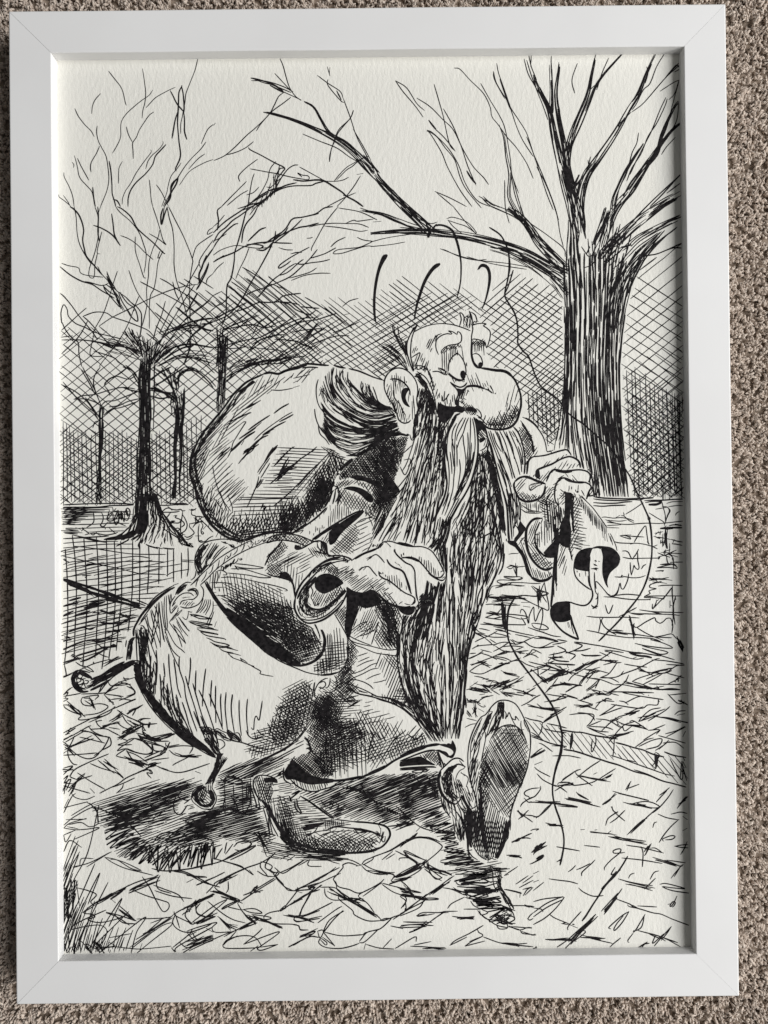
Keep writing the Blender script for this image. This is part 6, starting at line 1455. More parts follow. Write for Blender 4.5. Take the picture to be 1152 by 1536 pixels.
# belly of the robe
H_(1.5, 50, 2.8, '440,410 560,540 500,720 420,800 330,830 400,740 450,620', j=4)
H_(1.5, -45, 2.8, '440,410 560,540 500,720 420,800 330,830 400,740 450,620', j=4)
H_(2.0, 80, 3.4, '450,420 510,520 520,620 480,740 400,820 340,820 440,680', j=4)
L(1.4, '540,610 600,590 660,570; 555,670 620,640 680,615; 540,720 640,670 730,645; 490,800 600,760 700,700 770,680; 460,860 600,800 700,750 780,735; 640,860 720,820 800,795; 720,895 800,880 860,860; 720,895 740,890')
H_(1.5, -68, 4.2, '760,580 800,580 1000,640 1060,720 1080,900 1152,960 1152,1152 1000,1120 880,1070 820,1030 880,960 860,850 790,760 760,680', j=8)
H_(1.5, 48, 3.6, '790,590 1040,620 1040,760 940,740 860,680', j=5)
H_(1.4, 4, 3.8, '980,980 1060,940 1152,900 1152,1152 1060,1130 900,1070', j=4)
H_(1.5, -70, 3.2, '980,980 1152,920 1152,1152 1060,1130', j=3)
L(1.8, '430,905 520,930 620,970 700,1010 760,1040 860,1060 960,1080 1040,1120; 430,905 500,860 600,880 680,920 720,960; 430,940 520,1000 600,1020 700,1040 800,1080 900,1110 1000,1152; 500,845 440,880; 570,975 600,990 660,1005; 560,985 620,1000; 740,1040 860,1055 940,1090 980,1130')
B('700,1012 740,1022 760,1038 700,1032', False)
L(2.6, '800,1050 900,1065 980,1110 1060,1150')
H_(1.4, 82, 4.6, '800,1020 980,1080 1000,1130 860,1085 800,1070', j=3)
H_(2.0, 44, 2.8, '380,740 450,700 540,800 480,860 560,960 420,1080 330,1040 330,860', j=6)
H_(2.0, -46, 2.9, '380,740 450,700 540,800 480,860 560,960 420,1080 330,1040 330,860', j=6)
H_(1.6, 40, 3.4, '200,1020 330,830 450,880 380,1010 560,1060 540,1120 360,1140 180,1080', j=6)
H_(1.6, -35, 3.4, '330,830 470,780 500,850 380,940 330,1000 260,980', j=5)
TK(3.0, '400,1030 470,970 430,1050 550,1055 440,1075 550,1070 440,1140 540,1120', 3, 8, 8)

# ------------------------------------------------------------------ trousers
G('drawn_trousers')
T(480, 1030, 7.2)
H_(1.7, -4, 4.0, '200,90 400,110 440,250 380,330 400,400 240,460 100,480 0,420 0,200 60,100', j=10)
H_(2.0, 34, 3.2, '-130,200 0,80 200,200 240,330 200,400 300,540 150,560 0,460 -60,300', j=5)
H_(1.9, -64, 3.0, '-130,220 60,60 260,160 240,320 100,420 20,500 -110,420', j=6)
H_(2.2, -14, 3.2, '130,400 380,370 480,520 300,520 140,500', j=8)
H_(2.2, 72, 4.0, '120,400 380,370 470,520 140,500', j=8)
H_(1.5, 62, 4.6, '380,280 460,290 900,460 940,520 640,600 560,520 400,500', j=3)
H_(1.6, -60, 5.4, '400,300 460,280 600,320 800,400 940,480 880,560 640,560 560,480 400,460', j=12, bow=.02)
K('600,250 760,270 800,340 840,430 760,480 650,460', ['__none__'])
H_(1.2, -14, 6.0, '410,180 560,150 680,250 790,280 800,340 480,420', j=12, brk=14)
H_(1.8, 70, 4.6, '0,420 200,330 420,380 560,470 700,520 560,640 300,700 60,700', j=12, brk=20)
H_(1.7, -22, 4.2, '0,300 200,300 420,360 560,500 300,640 40,700', j=10)
H_(2.0, 40, 2.8, '-20,60 140,60 240,200 200,420 120,560 20,620 -60,480', j=6)
H_(1.9, -28, 3.0, '100,380 420,380 520,560 340,760 100,800 0,620', j=8)
H_(1.8, 86, 4.0, '0,560 340,560 420,800 200,940 0,940', j=8)
H_(1.8, -5, 3.6, '20,520 140,500 480,470 440,560 340,640 430,700 380,830 80,960 20,900', j=14, brk=24)
H_(1.6, 88, 6.4, '60,560 480,500 520,700 560,860 440,960 60,960', j=10)
H_(1.6, -20, 4.0, '380,800 500,560 700,560 940,500 1152,520 1152,640 800,780 560,820', j=12, brk=12)
H_(1.6, 60, 5.0, '480,500 700,520 640,700 700,800 560,840 480,700', j=10, brk=20)
H_(1.7, -58, 4.6, '560,600 760,560 940,500 1130,500 1140,620 840,760 740,790 540,900 520,760', j=6)
H_(1.7, 70, 4.0, '720,720 850,560 960,560 1140,500 1152,630 900,720 760,790', j=4)
H_(1.5, 28, 6.0, '60,620 480,700 560,800 300,900 60,860', j=8)
L(2.0, '0,30 20,10; 940,510 1000,550 1040,570 1120,500; 920,480 840,540 760,620; 960,510 1040,420; 1000,550 1100,430; 640,560 600,500 540,640 520,800')
L(2.2, '0,0 60,40; 300,0 400,70 500,95 640,130 760,170 880,230 980,310 1060,390 1152,470; 700,110 820,150 900,190 980,240 1060,340 1150,450')
H_(2.0, 40, 3.0, '700,120 880,160 1000,250 1130,440 1060,380 960,290 860,210', j=4)
L(3.6, '460,970 560,935 680,880 800,800 920,740 1040,690 1152,650')
L(1.8, '520,935 640,880 720,850; 540,930 700,850; 0,1000 100,985')
L(4.0, '0,1005 120,1015 240,1010 360,990 460,970')
L(1.6, '120,1080 240,1050 360,1020 500,980; 80,1100 200,1060; 0,1120 100,1090 180,1050')
T(340, 1040, 7.2)
K('840,480 860,530 900,620 880,660 720,700 640,800 640,920 700,980 860,1050 1000,1055 1152,1010 1152,900 1152,480', ['drawn_shadow', 'drawn_pot'])
H_(3.2, 40, 2.8, '720,700 840,670 920,640 1152,800 1152,900 1000,930 900,920 760,900 650,880 650,780', j=4)
H_(2.6, -50, 3.2, '700,700 920,640 1060,760 1152,880 1000,930 820,920 660,900', j=4)
B('660,780 720,720 780,780 860,850 940,890 1060,920 1152,925 1152,960 1000,980 900,985 800,960 720,930 650,930 620,860', True)
H_(2.2, 72, 3.4, '690,900 800,940 960,980 1130,960 1000,1050 860,1050 740,1000', j=3)
L(2.2, '690,930 760,1000 860,1050 960,1058 1060,1030 1152,1010; 620,800 610,860 630,940 700,980')
H_(1.9, 36, 3.0, '840,480 960,40 1152,0 1152,860 1050,880 920,700', j=6)
H_(2.0, -56, 3.0, '960,40 1152,0 1152,300 1000,440 860,480 920,260', j=6)
H_(2.0, -60, 3.4, '860,480 1000,400 1152,700 1152,860 1050,880 920,640', j=6)
H_(2.4, 84, 4.4, '1000,60 1100,40 1060,300 1000,460 900,460', j=8)
L(3.4, '840,480 880,520 910,600 930,640; 860,600 890,590 910,620 880,650')
H_(2.8, -28, 3.8, '400,700 560,620 720,540 830,480 860,530 740,620 640,680 480,760 300,860 200,900 220,800', j=8, brk=26)
K('720,560 640,610 480,690 380,730 400,745 500,700 660,630 760,560', ['drawn_trousers'])
L(2.0, '700,560 620,610 500,670 400,720 280,760; 600,900 560,880 620,860 600,840 540,900')
T(600, 1100, 7.2)
# hem of the right leg
L(4.0, '0,250 80,210 180,170 300,135 400,120 480,115 550,125')
B('400,118 480,113 545,122 565,75 590,110 607,160 600,210 570,265 530,262 520,235 545,240 572,220 575,195 540,165 480,145 420,125', True)
L(2.6, '0,300 100,260 200,220 300,190 380,180; 380,185 430,185 470,210 520,255')
B('390,182 440,185 500,200 530,240 520,262 480,235 430,205', True)
B('0,310 60,285 140,262 220,250 300,290 370,330 380,345 300,340 180,345 80,352 0,358', True)
H_(1.8, -50, 3.0, '200,240 330,190 400,200 440,300 460,370 400,330 300,280', j=3)
H_(1.6, 50, 3.0, '220,240 380,190 430,300 440,360 340,300', j=3)
L(2.8, '0,380 120,372 240,365 350,362 390,368; 0,395 150,385 300,385')
L(2.2, '410,190 430,250 470,345 460,375; 400,200 420,260 450,370; 470,330 480,325 490,345')
L(1.6, '310,400 260,395 180,400 130,415 200,425 280,410; 320,385 280,415 240,410 300,385')

# ------------------------------------------------------------------ near shoe, flat on the ground
G('drawn_shoe')
T(280, 1130, 7.2)
K('720,300 740,250 800,235 900,250 980,290 1060,300 1190,440 1300,520 1480,640 1600,700 1757,725 2005,750 2158,793 2200,869 2160,960 2083,1025 1900,1070 1758,1080 1308,1065 1150,1000 1050,880 940,730 880,620 800,520 740,420', ['drawn_shadow', 'drawn_paving'])
L(2.2, '800,520 750,440 720,350 735,270 790,238 860,240 930,260 980,290')
H_(2.2, 72, 3.0, '740,270 800,245 940,300 940,420 900,600 860,560 780,480 740,400', j=4)
H_(2.0, -70, 3.0, '740,270 940,290 930,480 890,580 780,480', j=4)
B('830,270 900,260 970,285 980,320 900,310 850,320', True)
L(2.0, '660,300 670,400 660,480; 690,300 700,380 740,500 760,580; 650,330 650,480 700,500; 680,330 690,480; 770,490 790,590 720,560')
F(3.4, '780,480 860,580 940,740 1020,860 1100,950 1152,990|900,560 940,680 1000,780 1080,880 1152,940', 70, .12, .4, 2, .2)
H_(1.9, 82, 3.4, '900,540 960,540 1040,800 1152,820 1152,980 1060,900 960,760', j=9)
H_(1.3, -12, 4.6, '920,480 1060,450 1152,480 1152,820 1060,820 980,640 930,560', j=5)
L(1.8, '830,590 860,700 900,880; 860,600 890,700 930,880; 880,600 920,760 990,900; 820,560 850,590 840,540; 880,700 900,870')
H_(2.0, -10, 3.2, '940,310 1060,310 1152,280 1152,400 1060,440 960,440', j=8, brk=14)
H_(1.8, 74, 3.2, '1000,500 1152,560 1152,900 1060,860 960,700', j=10)
H_(1.8, 20, 3.6, '940,440 1060,440 1152,560 1152,700 1040,660', j=9)
T(420, 1150, 5.76)
L(3.8, '0,600 60,660 140,700 240,730 360,740 480,748 600,745 720,738 800,725 860,700')
L(3.0, '600,745 740,738 830,715 890,685 935,630 952,580 930,528 870,500 760,483 640,475')
L(1.8, '860,705 920,660 950,600 950,560 920,520 860,500 760,485 640,475 560,465 470,455')
L(2.4, '180,255 250,300 330,360 400,410 465,450; 190,260 300,330 420,420')
L(1.6, '350,350 440,420 470,440; 180,250 160,280')
H_(1.4, -12, 3.6, '20,270 130,260 180,400 160,520 60,560 20,480', j=8)
H_(1.8, -4, 3.4, '170,270 240,290 380,400 470,450 380,480 180,470 130,360', j=7, brk=24)
L(2.6, '130,290 130,340 150,380 185,405; 145,280 155,340 190,400; 80,250 100,300 90,280 170,210 100,240')
B('195,530 240,505 320,490 370,480 380,495 320,520 260,545 210,555', True)
H_(1.8, -8, 2.8, '180,460 470,450 600,490 560,520 400,510 240,530 180,540', j=8, brk=20)
H_(2.0, 84, 3.0, '380,450 460,455 560,480 560,510 440,540 380,560', j=3)
H_(1.4, -28, 4.0, '330,600 480,540 620,540 800,560 870,600 800,680 600,700 400,690 330,650', j=4)
L(2.4, '400,550 480,520 600,530 700,540 800,565 880,605; 640,545 720,550 800,570; 700,570 780,560 860,600')
TK(2.2, '640,545 700,575 690,550 760,570 840,560 880,600', 3, 8, 6)
H_(2.4, 55, 3.2, '0,480 40,500 120,580 330,620 420,660 560,660 640,680 860,680 780,730 500,748 240,730 60,660 0,600', j=6)
H_(2.4, -50, 3.6, '0,540 120,600 330,640 500,680 820,660 860,690 700,735 480,745 240,728 60,660', j=6)
H_(1.6, 50, 4.4, '430,600 640,620 860,600 860,680 560,700 420,680', j=4)
F(3.4, '0,590 100,680 240,722 400,738 600,742|0,520 120,630 260,690 400,710 600,730', 60, .1, .3, 2, .3)
L(1.6, '870,530 870,580; 900,560 880,620 860,660; 910,600 905,640 890,650 880,630 900,600; 890,560 870,640; 850,500 870,540; 220,610 300,560 340,490; 200,600 330,560 420,550; 340,600 420,570 500,560 620,550; 0,480 20,560; 40,490 50,560; 80,520 80,600')
H_(2.0, 86, 3.6, '20,520 60,500 200,600 240,640 60,620', j=8)

H_(1.8, 30, 4.2, '100,620 330,560 700,600 860,640 820,700 480,745 200,725', j=8)
H_(1.9, 74, 3.4, '0,440 60,460 200,560 330,600 330,720 120,700 20,620', j=8)
H_(1.6, -8, 3.6, '60,420 330,470 200,620 100,600', j=8, brk=20)
# ------------------------------------------------------------------ raised shoe seen from below
G('drawn_shoe#2')
T(600, 1100, 7.2)
K('410,480 440,400 490,340 560,280 620,265 690,300 700,360 760,500 760,160 800,0 900,-200 1000,-300 1100,-340 1250,-260 1380,-60 1410,200 1350,560 1240,900 1180,1200 1130,1350 1040,1400 900,1400 700,1250 600,1100 600,950 500,800 430,660', ['drawn_shadow', 'drawn_paving', 'drawn_kerb'])
L(2.2, '690,305 650,275 610,268 560,285 500,340 440,400 412,470 410,540 430,620 460,680 520,730 590,765 640,730 660,680; 700,360 660,340 620,335 560,370 520,410')
L(1.5, '700,360 690,380 650,400 620,440 600,500; 640,290 680,340 710,365; 655,425 735,480 715,580; 660,420 700,460')
L(4.4, '440,410 415,500 435,610 480,690 540,745 590,762')
F(2.6, '560,350 480,420 460,540 500,660 580,740|620,340 560,420 560,540 580,640 640,700', 80, .12, .4, 2, .4)
H_(2.2, 78, 3.0, '440,460 520,400 620,520 680,560 640,700 580,740 480,660', j=4)
H_(2.2, 60, 2.4, '590,560 640,500 670,530 690,580 700,620 650,640 600,620', j=5)
H_(2.4, 70, 3.4, '640,600 720,580 790,660 800,760 740,780 680,700', j=4)
F(2.6, '440,660 470,800 560,930 600,1152|660,680 700,790 730,860 720,1152', 44, .2, .6, 2, .3)
H_(2.2, 80, 4.0, '430,660 560,760 640,800 600,900 500,880 450,780', j=6)
L(2.6, '660,690 700,750 740,830 750,870 730,1000 725,1152; 760,860 750,1000 750,1152')
B('650,660 680,670 730,760 770,820 790,900 780,1152 750,1152 755,900 720,800', False)
H_(2.0, 84, 3.0, '590,930 720,880 720,1152 600,1152', j=3)
F(2.0, '340,470 350,600 360,700|400,480 410,620 420,720', 14, .3, .9, 2)
T(690, 1020, 7.2)
L(1.9, '135,1152 115,1100 90,960 85,820 100,680 130,580 180,470 230,400 280,370 340,290 400,235 460,218 530,225 600,260 650,330 690,410 740,520 760,600 760,740 740,880 710,1000 680,1080 660,1152')
L(1.5, '110,860 120,700 150,590 240,410; 110,1000 130,900 170,700 210,560; 115,1080 150,920 200,760 220,600; 230,590 270,560 275,640 260,720 230,880; 275,640 340,440 400,330 410,250; 280,620 380,480 430,400 400,560; 330,640 420,480 430,400; 270,880 300,760; 290,400 340,360 350,340 320,340; 180,660 270,480; 150,760 210,640; 160,640 140,740')
H_(1.5, -66, 4.8, '110,880 150,600 270,400 330,340 290,560 240,620 170,900 220,880 190,1152 130,1152', j=10, brk=40)
F(3.4, '350,350 300,400 270,470 255,550|340,360 320,440 290,520 270,560', 24, .3, .8, 2)
F(2.2, '410,240 400,330 370,460 300,600|480,230 470,340 440,420 360,580', 30, .2, .6, 2, .4)
L(4.0, '470,240 465,330 465,420; 415,255 440,250 470,255')
L(1.5, '480,330 500,370 490,420 520,370 510,400 530,350 560,410 600,430 600,390 640,440; 540,370 570,440 620,520 700,620; 660,440 660,510 700,620 710,650; 690,450 740,560; 690,430 700,480 720,520')
L(2.0, '350,610 400,540 460,500 540,485 620,510 670,560 700,620 725,690; 340,620 380,560')
H_(1.5, 60, 2.9, '280,720 350,610 420,530 540,490 640,540 720,680 730,860 660,1152 200,1152 230,900', j=3)
H_(1.5, -46, 5.0, '330,620 420,530 540,490 640,540 720,680 740,880 660,1120 440,760 380,800', j=4)
H_(2.0, 60, 7.5, '300,680 420,530 640,540 730,720 700,1000 640,1152 240,1152 250,860', j=3)
H_(2.4, -62, 4.0, '270,740 320,760 300,900 340,1152 200,1152 220,900', j=4)
H_(1.6, 0, 4.0, '440,520 560,490 660,540 600,600 480,600', j=6)
T(700, 1140, 7.2)
L(1.9, '60,280 110,480 30,560 20,800 20,960; 670,0 650,100 590,250 540,380 490,520 470,620 450,760 410,880 370,970 330,1070; 475,640 470,760; 590,240 530,400 480,520; 460,600 480,630')
L(1.6, '20,980 60,1040 120,1080; 10,40 40,200 70,340; 80,330 110,480 130,540; 40,520 50,840 90,960 150,1040 220,1080')
H_(1.5, 58, 2.8, '150,0 670,0 640,120 500,480 440,640 200,420 140,280', j=3)
H_(1.5, -62, 4.0, '150,0 300,0 250,400 200,600 140,720 120,400', j=4)
H_(1.5, -46, 5.4, '400,300 640,60 600,240 470,600 380,560', j=4)
H_(2.2, -76, 3.0, '130,200 250,380 400,620 470,660 420,860 330,1070 200,1080 90,960 50,800 60,560 140,520', j=4)
H_(2.6, 80, 3.2, '40,560 140,480 200,620 330,680 460,680 400,900 320,1070 210,1080 100,960 50,840', j=4)
H_(3.2, -80, 2.8, '40,560 130,540 140,800 180,1000 100,960 50,840', j=4)
F(3.0, '120,300 140,560 150,760 190,960|160,200 170,480 190,760 230,980', 50, .15, .4, 2, .3)
F(2.8, '420,660 380,860 310,1060|470,660 430,860 340,1060', 40, .2, .5, 2, .3)
H_(1.6, -80, 3.4, '0,0 140,0 130,300 110,480 80,420 40,200', j=8)
H_(2.4, 60, 3.4, '0,300 60,360 50,560 0,560', j=4)
L(2.4, '0,980 60,970; 0,540 10,700 10,900 30,1060')
B('0,540 30,530 70,560 45,640 45,840 60,940 30,920 20,760', True)
L(1.5, '200,1080 230,1040 240,1078 270,1060 300,1075 320,1070; 220,1110 340,1090')
K('6,560 24,540 30,840 60,1000 120,1080 80,1070 20,980 0,860', ['drawn_shadow'])

# ------------------------------------------------------------------ beard
G('drawn_beard')
T(0, 0)
K('618,640 600,700 592,722 600,735 575,790 560,815 600,812 650,830 668,870 640,880 626,915 606,925 600,1000 618,1060 648,1112 690,1108 700,1060 698,1000 712,960 735,880 757,830 760,790 765,700 720,640', ['drawn_fence_hatching', 'drawn_fence_hatching#right', 'drawn_big_tree', 'drawn_man', 'drawn_paving', 'drawn_wall', 'drawn_trousers', 'drawn_shoe#2', 'drawn_kerb'])
F(2.3, '640,560 638,610 625,660 608,720 590,770 568,812|652,580 650,640 635,700 615,770 600,815|664,610 662,680 650,750 636,815|690,630 680,720 668,800 650,830', 275, .06, .22, .8, .2)
F(2.6, '660,640 655,720 645,790 640,830|668,640 668,740 660,820 655,840', 24, .1, .35, .8, .2)
F(2.8, '645,640 634,700 618,760 606,810|660,640 652,720 640,790 634,825', 50, .1, .3, .8, .2)
L(1.6, '568,812 580,790 596,770; 573,812 590,785 604,765; 578,805 600,775; 590,740 610,715 620,700; 594,745 612,722; 597,755 615,728; 600,700 608,712 616,690 606,690; 605,680 618,668; 612,700 622,685; 585,775 610,745; 612,640 618,660 628,650; 626,645 612,690 604,706')
F(2.6, '690,642 664,700 664,750 658,800 630,832|704,640 680,700 680,750 674,800 662,832', 62, .1, .3, .8, .2)
# under-lip dark, between the moustaches and below
F(3.4, '714,640 712,700 700,740 680,790|738,660 748,720 758,790 755,830', 60, .1, .3, .8, .4)
F(2.2, '716,680 700,745 678,800 672,850|735,680 730,760 712,840 708,880|750,720 758,780 757,830 735,880', 165, .08, .28, .8, .2)
F(3.4, '716,680 728,690 738,720 748,770 755,800|735,672 742,690 750,720 758,760 761,792', 70, .12, .35, .8)
# the long fall
F(2.3, '655,815 660,860 650,900 640,960 635,1020 650,1105|672,800 672,880 668,960 668,1040 668,1108|700,760 694,860 690,940 688,1020 680,1108|728,740 722,820 712,900 700,960 696,1040 688,1108|757,800 752,850 735,890 712,950 700,1000 697,1060', 410, .05, .2, .8, .25, bias=1.28)
F(2.4, '634,890 600,930 598,1000 614,1060 646,1112|650,890 628,960 626,1020 638,1060 664,1112', 210, .08, .26, .8, .25)
F(3.4, '625,930 615,990 624,1040 650,1108|655,940 648,990 650,1040 672,1108', 60, .08, .28, .8, .3)
F(2.8, '712,690 704,760 692,830 688,880|728,700 726,780 716,850 710,900', 60, .08, .26, .8, .3)
F(3.0, '640,870 630,920 620,960|655,880 650,920 640,960', 60, .2, .5, .8, .3)
L(2.2, '733,735 745,790 752,830 745,860 732,885 730,900; 757,830 754,850 748,862; 740,840 728,870 717,895 716,920; 712,925 708,935 712,948 710,958; 696,968 694,985 700,992; 700,950 706,965 702,972; 697,1000 699,1015; 697,1040 699,1055 699,1062; 690,985 698,1000 700,1010 697,1040; 694,1022 690,1045 688,1060; 712,940 712,948 726,956')
L(1.6, '709,880 705,910 714,935; 716,915 709,925 712,940 719,948 728,951; 690,1080 685,1100 684,1090 686,1072')

# ------------------------------------------------------------------ hair on the back of the head
G('drawn_hair')
T(440, 530, 7.2)
K('380,90 400,80 420,130 540,165 600,190 700,260 1000,300 1160,600 1152,860 1000,900 840,1040 700,1130 560,1120 440,1040 300,900 250,780 220,600 240,400', ['drawn_sack'])
L(2.6, '440,130 500,148 565,160; 60,140 140,115 240,120 320,128 385,130')
L(2.2, '600,165 700,190 800,230 880,262 975,292')
F(2.1, '620,310 700,400 800,490 900,560 1050,580|540,190 560,290 640,390 760,520 880,600 1090,600|430,150 420,280 460,400 560,520 700,620 880,670 1100,640|350,240 390,380 440,500 560,600 760,700 900,730 1110,680|280,400 340,540 440,640 580,720 800,790 1120,730', 120, .14, .5, 1, .25)
F(2.4, '280,440 320,560 420,680 560,760 760,810 1130,740|330,680 400,780 520,840 700,860 900,850 1130,760|330,740 420,900 560,950 700,960 900,920 1100,840|300,800 400,960 520,1060 640,1090 760,1030 980,920', 112, .14, .5, 1, .25)
F(3.2, '500,560 640,660 800,740 1000,740 1140,720|500,640 660,760 820,820 1000,820 1140,770', 26, .15, .5, 1, .3)
F(2.6, '600,760 760,820 960,800|640,860 800,880 1000,850', 30, .2, .5, 1, .3)
F(3.0, '560,1110 700,1120 840,1040 980,940 1140,830|620,1090 740,1060 860,980 1000,880 1140,800', 34, .15, .5, 1, .3)
L(1.6, '270,280 250,360 250,460 275,560 330,640 360,670; 230,600 240,680 270,770 330,860 420,920 460,960; 350,240 360,320 400,440; 430,150 420,220 415,300 440,420 480,500; 460,240 470,230 490,280 500,340 520,400; 460,240 455,260 480,320; 540,170 510,230 505,300 540,400 600,480; 590,200 590,300 640,400; 560,260 580,330; 740,300 730,360 750,430 800,510; 750,350 745,400 790,470; 815,350 820,400 850,470; 860,360 890,440 920,520 1000,570 1050,575; 300,400 330,380 320,440 340,500; 280,460 310,400; 300,390 360,470 370,530; 340,540 340,500; 270,780 290,870 350,930 390,990; 330,690 350,680 420,740 460,760')
F(2.8, '740,310 745,380 770,450 830,520 920,570|830,340 850,420 890,500 960,560 1050,580', 24, .3, .8, 1.5, .4)
F(2.6, '1040,560 1100,600 1130,700|1000,620 1080,700 1140,740', 14, .4, .9, 1)
# wisps in front of the ear
T(560, 460, 7.2)
F(1.5, '185,180 215,290 270,400 335,510 390,650|265,210 280,320 345,440 400,560 440,690', 15, .3, .9, 1, .3)
F(1.5, '130,390 210,430 300,520 360,620 380,670|50,420 160,480 270,600 370,690', 15, .3, .9, 1, .3)
F(2.6, '340,370 340,460 380,560 420,680|400,370 390,460 400,560 440,690', 18, .3, .9, 1, .3)
K('480,190 440,240 370,370 360,470 390,600 430,700 420,600 405,440 420,300', ['drawn_hair', 'drawn_fence_hatching'])
L(1.8, '475,190 440,240 390,320 365,400 365,490 390,590 430,700; 480,195 440,270 415,350 405,440 405,540 425,640 435,700; 440,220 400,300 360,400')
T(560, 600, 7.2)
K('200,0 240,120 290,230 350,250 420,220 440,300 420,420 300,350 200,330 0,380 0,-40', ['__none__'])
F(3.0, '0,360 100,330 200,270 300,240 400,260|0,470 80,420 200,360 300,335 400,370', 60, .15, .4, 1, .3)
K('0,440 140,395 240,340 300,325 200,300 60,350 0,400', ['__none__'])

# ------------------------------------------------------------------ head
G('drawn_head')
T(560, 460, 7.2)
K('440,280 540,220 640,190 740,180 900,205 940,60 1060,50 1120,120 1130,190 1200,180 1270,220 1270,300 1230,440 1180,640 1350,690 1480,780 1540,900 1560,1080 1500,1250 1350,1330 1150,1320 1000,1250 700,1150 640,1000 560,800 480,700 430,600', ['drawn_fence_hatching', 'drawn_fence_hatching#right', 'drawn_beard', 'drawn_hair', 'drawn_big_tree', 'drawn_man'])
L(1.6, '440,275 500,240 560,215 640,193 740,183 840,192 920,212 1000,240 1050,262; 1065,190 1075,240 1065,300 1060,350 1062,430')
L(1.6, '930,215 950,140 940,90 935,65 960,75 990,120 1010,100 1030,120 1045,90 1035,45; 1040,50 1060,100 1070,160 1060,200; 1060,60 1100,90 1120,150 1110,170 1090,160 1070,210; 1060,60 1045,60')
F(1.6, '950,80 970,160 980,220|1060,80 1060,160 1050,240', 14, .3, .8, 1, .3)
L(1.6, '1062,200 1100,190 1140,182 1152,180')
H_(1.5, -70, 3.0, '410,440 470,440 480,490 420,530', j=4)
H_(1.5, -70, 3.4, '440,560 520,540 600,620 600,700 480,600', j=6)
L(1.6, '415,550 460,520 505,500 480,580 450,640; 440,640 520,640 580,680 610,720 640,800; 430,690 480,640; 450,620 460,680; 500,650 560,700; 470,610 480,680 560,640 540,690 580,660 600,740; 470,700 560,760 620,860 660,980 680,1100 690,1152; 490,720 540,800 600,900 650,1010 670,1120; 600,720 640,820 660,900; 430,590 440,650; 470,720 500,740 480,760 520,740; 460,730 520,800 560,800; 700,660 760,680 790,720; 640,700 700,700 760,730 800,740; 700,670 740,700; 770,680 780,720')
TK(3.0, '450,730 510,740 470,760 550,830 500,780 560,850', 3, 8, 6)
H_(1.6, -72, 3.2, '600,720 660,860 700,960 680,1040 640,900', j=7)
H_(1.6, -86, 3.6, '700,900 760,890 780,940 700,1030', j=10)
# cheek roll
L(2.0, '830,815 860,850 900,890 920,940 900,1000 890,1060; 740,1020 780,1000 820,940; 720,1030 740,1060 780,1080; 820,940 800,960')
L(5.0, '715,1050 760,1080 820,1095 880,1090')
H_(1.5, 84, 3.2, '740,1020 900,960 890,1060 840,1085 760,1070', j=8)
B('905,880 960,890 1000,865 1010,880 960,930 930,1000 925,1080 900,1090 895,1040 925,960', True)
L(2.6, '830,815 880,850 940,870 990,850 1010,820')
L(1.4, '960,810 975,805; 925,810 940,800; 990,800 975,815')
# side hair below the temple (in front of the ear)
F(2.2, '500,760 560,900 600,1060 620,1160|560,800 620,920 660,1050 680,1160', 40, .15, .5, 1, .3)
F(2.6, '510,880 500,980 480,1100 470,1160|600,900 560,1000 540,1100 520,1160', 40, .15, .5, 1, .3)
L(1.6, '500,880 470,1060 480,1100; 530,880 500,1080')
T(560, 600, 7.2)
F(2.4, '480,0 450,150 470,300|520,0 500,160 480,300', 26, .2, .6, 1, .3)
F(2.6, '430,0 440,100 430,200 420,420|480,0 470,160 460,300 440,420', 34, .15, .5, 1, .3)
F(2.4, '560,-80 530,100 500,240 460,400|640,-60 600,100 570,240 520,400|680,0 650,120 640,260 600,420', 46, .1, .4, 1, .3)
# mouth shadow above the moustache
T(560, 600, 7.2)
B('700,20 760,70 860,80 920,40 930,60 990,90 960,140 900,130 860,150 800,230 740,240 700,180 690,90', True)
K('740,110 860,100 830,160 760,230 720,170', ['__none__'])
H_(3.4, -60, 3.6, '690,100 900,120 780,300 740,600 720,800 700,900 690,500', j=4)

# ------------------------------------------------------------------ ear
G('drawn_ear')
T(560, 460, 7.2)
K('120,830 135,760 180,700 240,665 300,665 370,690 430,750 470,830 480,950 480,1100 440,1200 420,1340 350,1380 300,1360 270,1280 240,1160 180,1010 140,920', None)
L(2.0, '120,830 130,770 175,705 235,668 300,665 370,695 430,755 470,830 480,920 470,1000 480,1090; 115,830 125,900 160,980 210,1060 240,1152')
L(2.6, '118,870 120,800 145,740 180,700')
L(2.2, '180,785 230,780 290,795 350,840 390,900 400,960')
H_(1.4, 86, 3.0, '180,760 240,750 330,790 380,830 340,870 240,850 190,840', j=6)
H_(1.4, 86, 3.4, '180,800 300,810 300,920 230,960 190,900', j=6)
H_(1.4, -74, 3.0, '130,840 180,810 180,900 210,960 260,1050 300,1150 240,1150 160,980', j=4)
B('400,890 350,875 310,900 300,950 310,1010 340,1060 395,1085 360,1020 350,970 370,920', True)
H_(1.3, -84, 3.0, '370,920 400,900 400,1060 360,1000', j=2)
L(1.8, '305,960 330,900 350,890; 215,900 220,960 240,1000 290,1060 320,1150; 430,960 440,1100')
T(560, 600, 7.2)
L(2.0, '205,0 235,90 260,170 280,220 330,250 380,240 405,215; 290,50 320,120 345,160; 270,0 290,60')
H_(1.3, -80, 3.0, '220,0 270,10 340,160 400,180 400,220 340,240 280,210', j=4)
H_(1.4, 88, 3.2, '420,0 460,0 450,200 400,180', j=3)

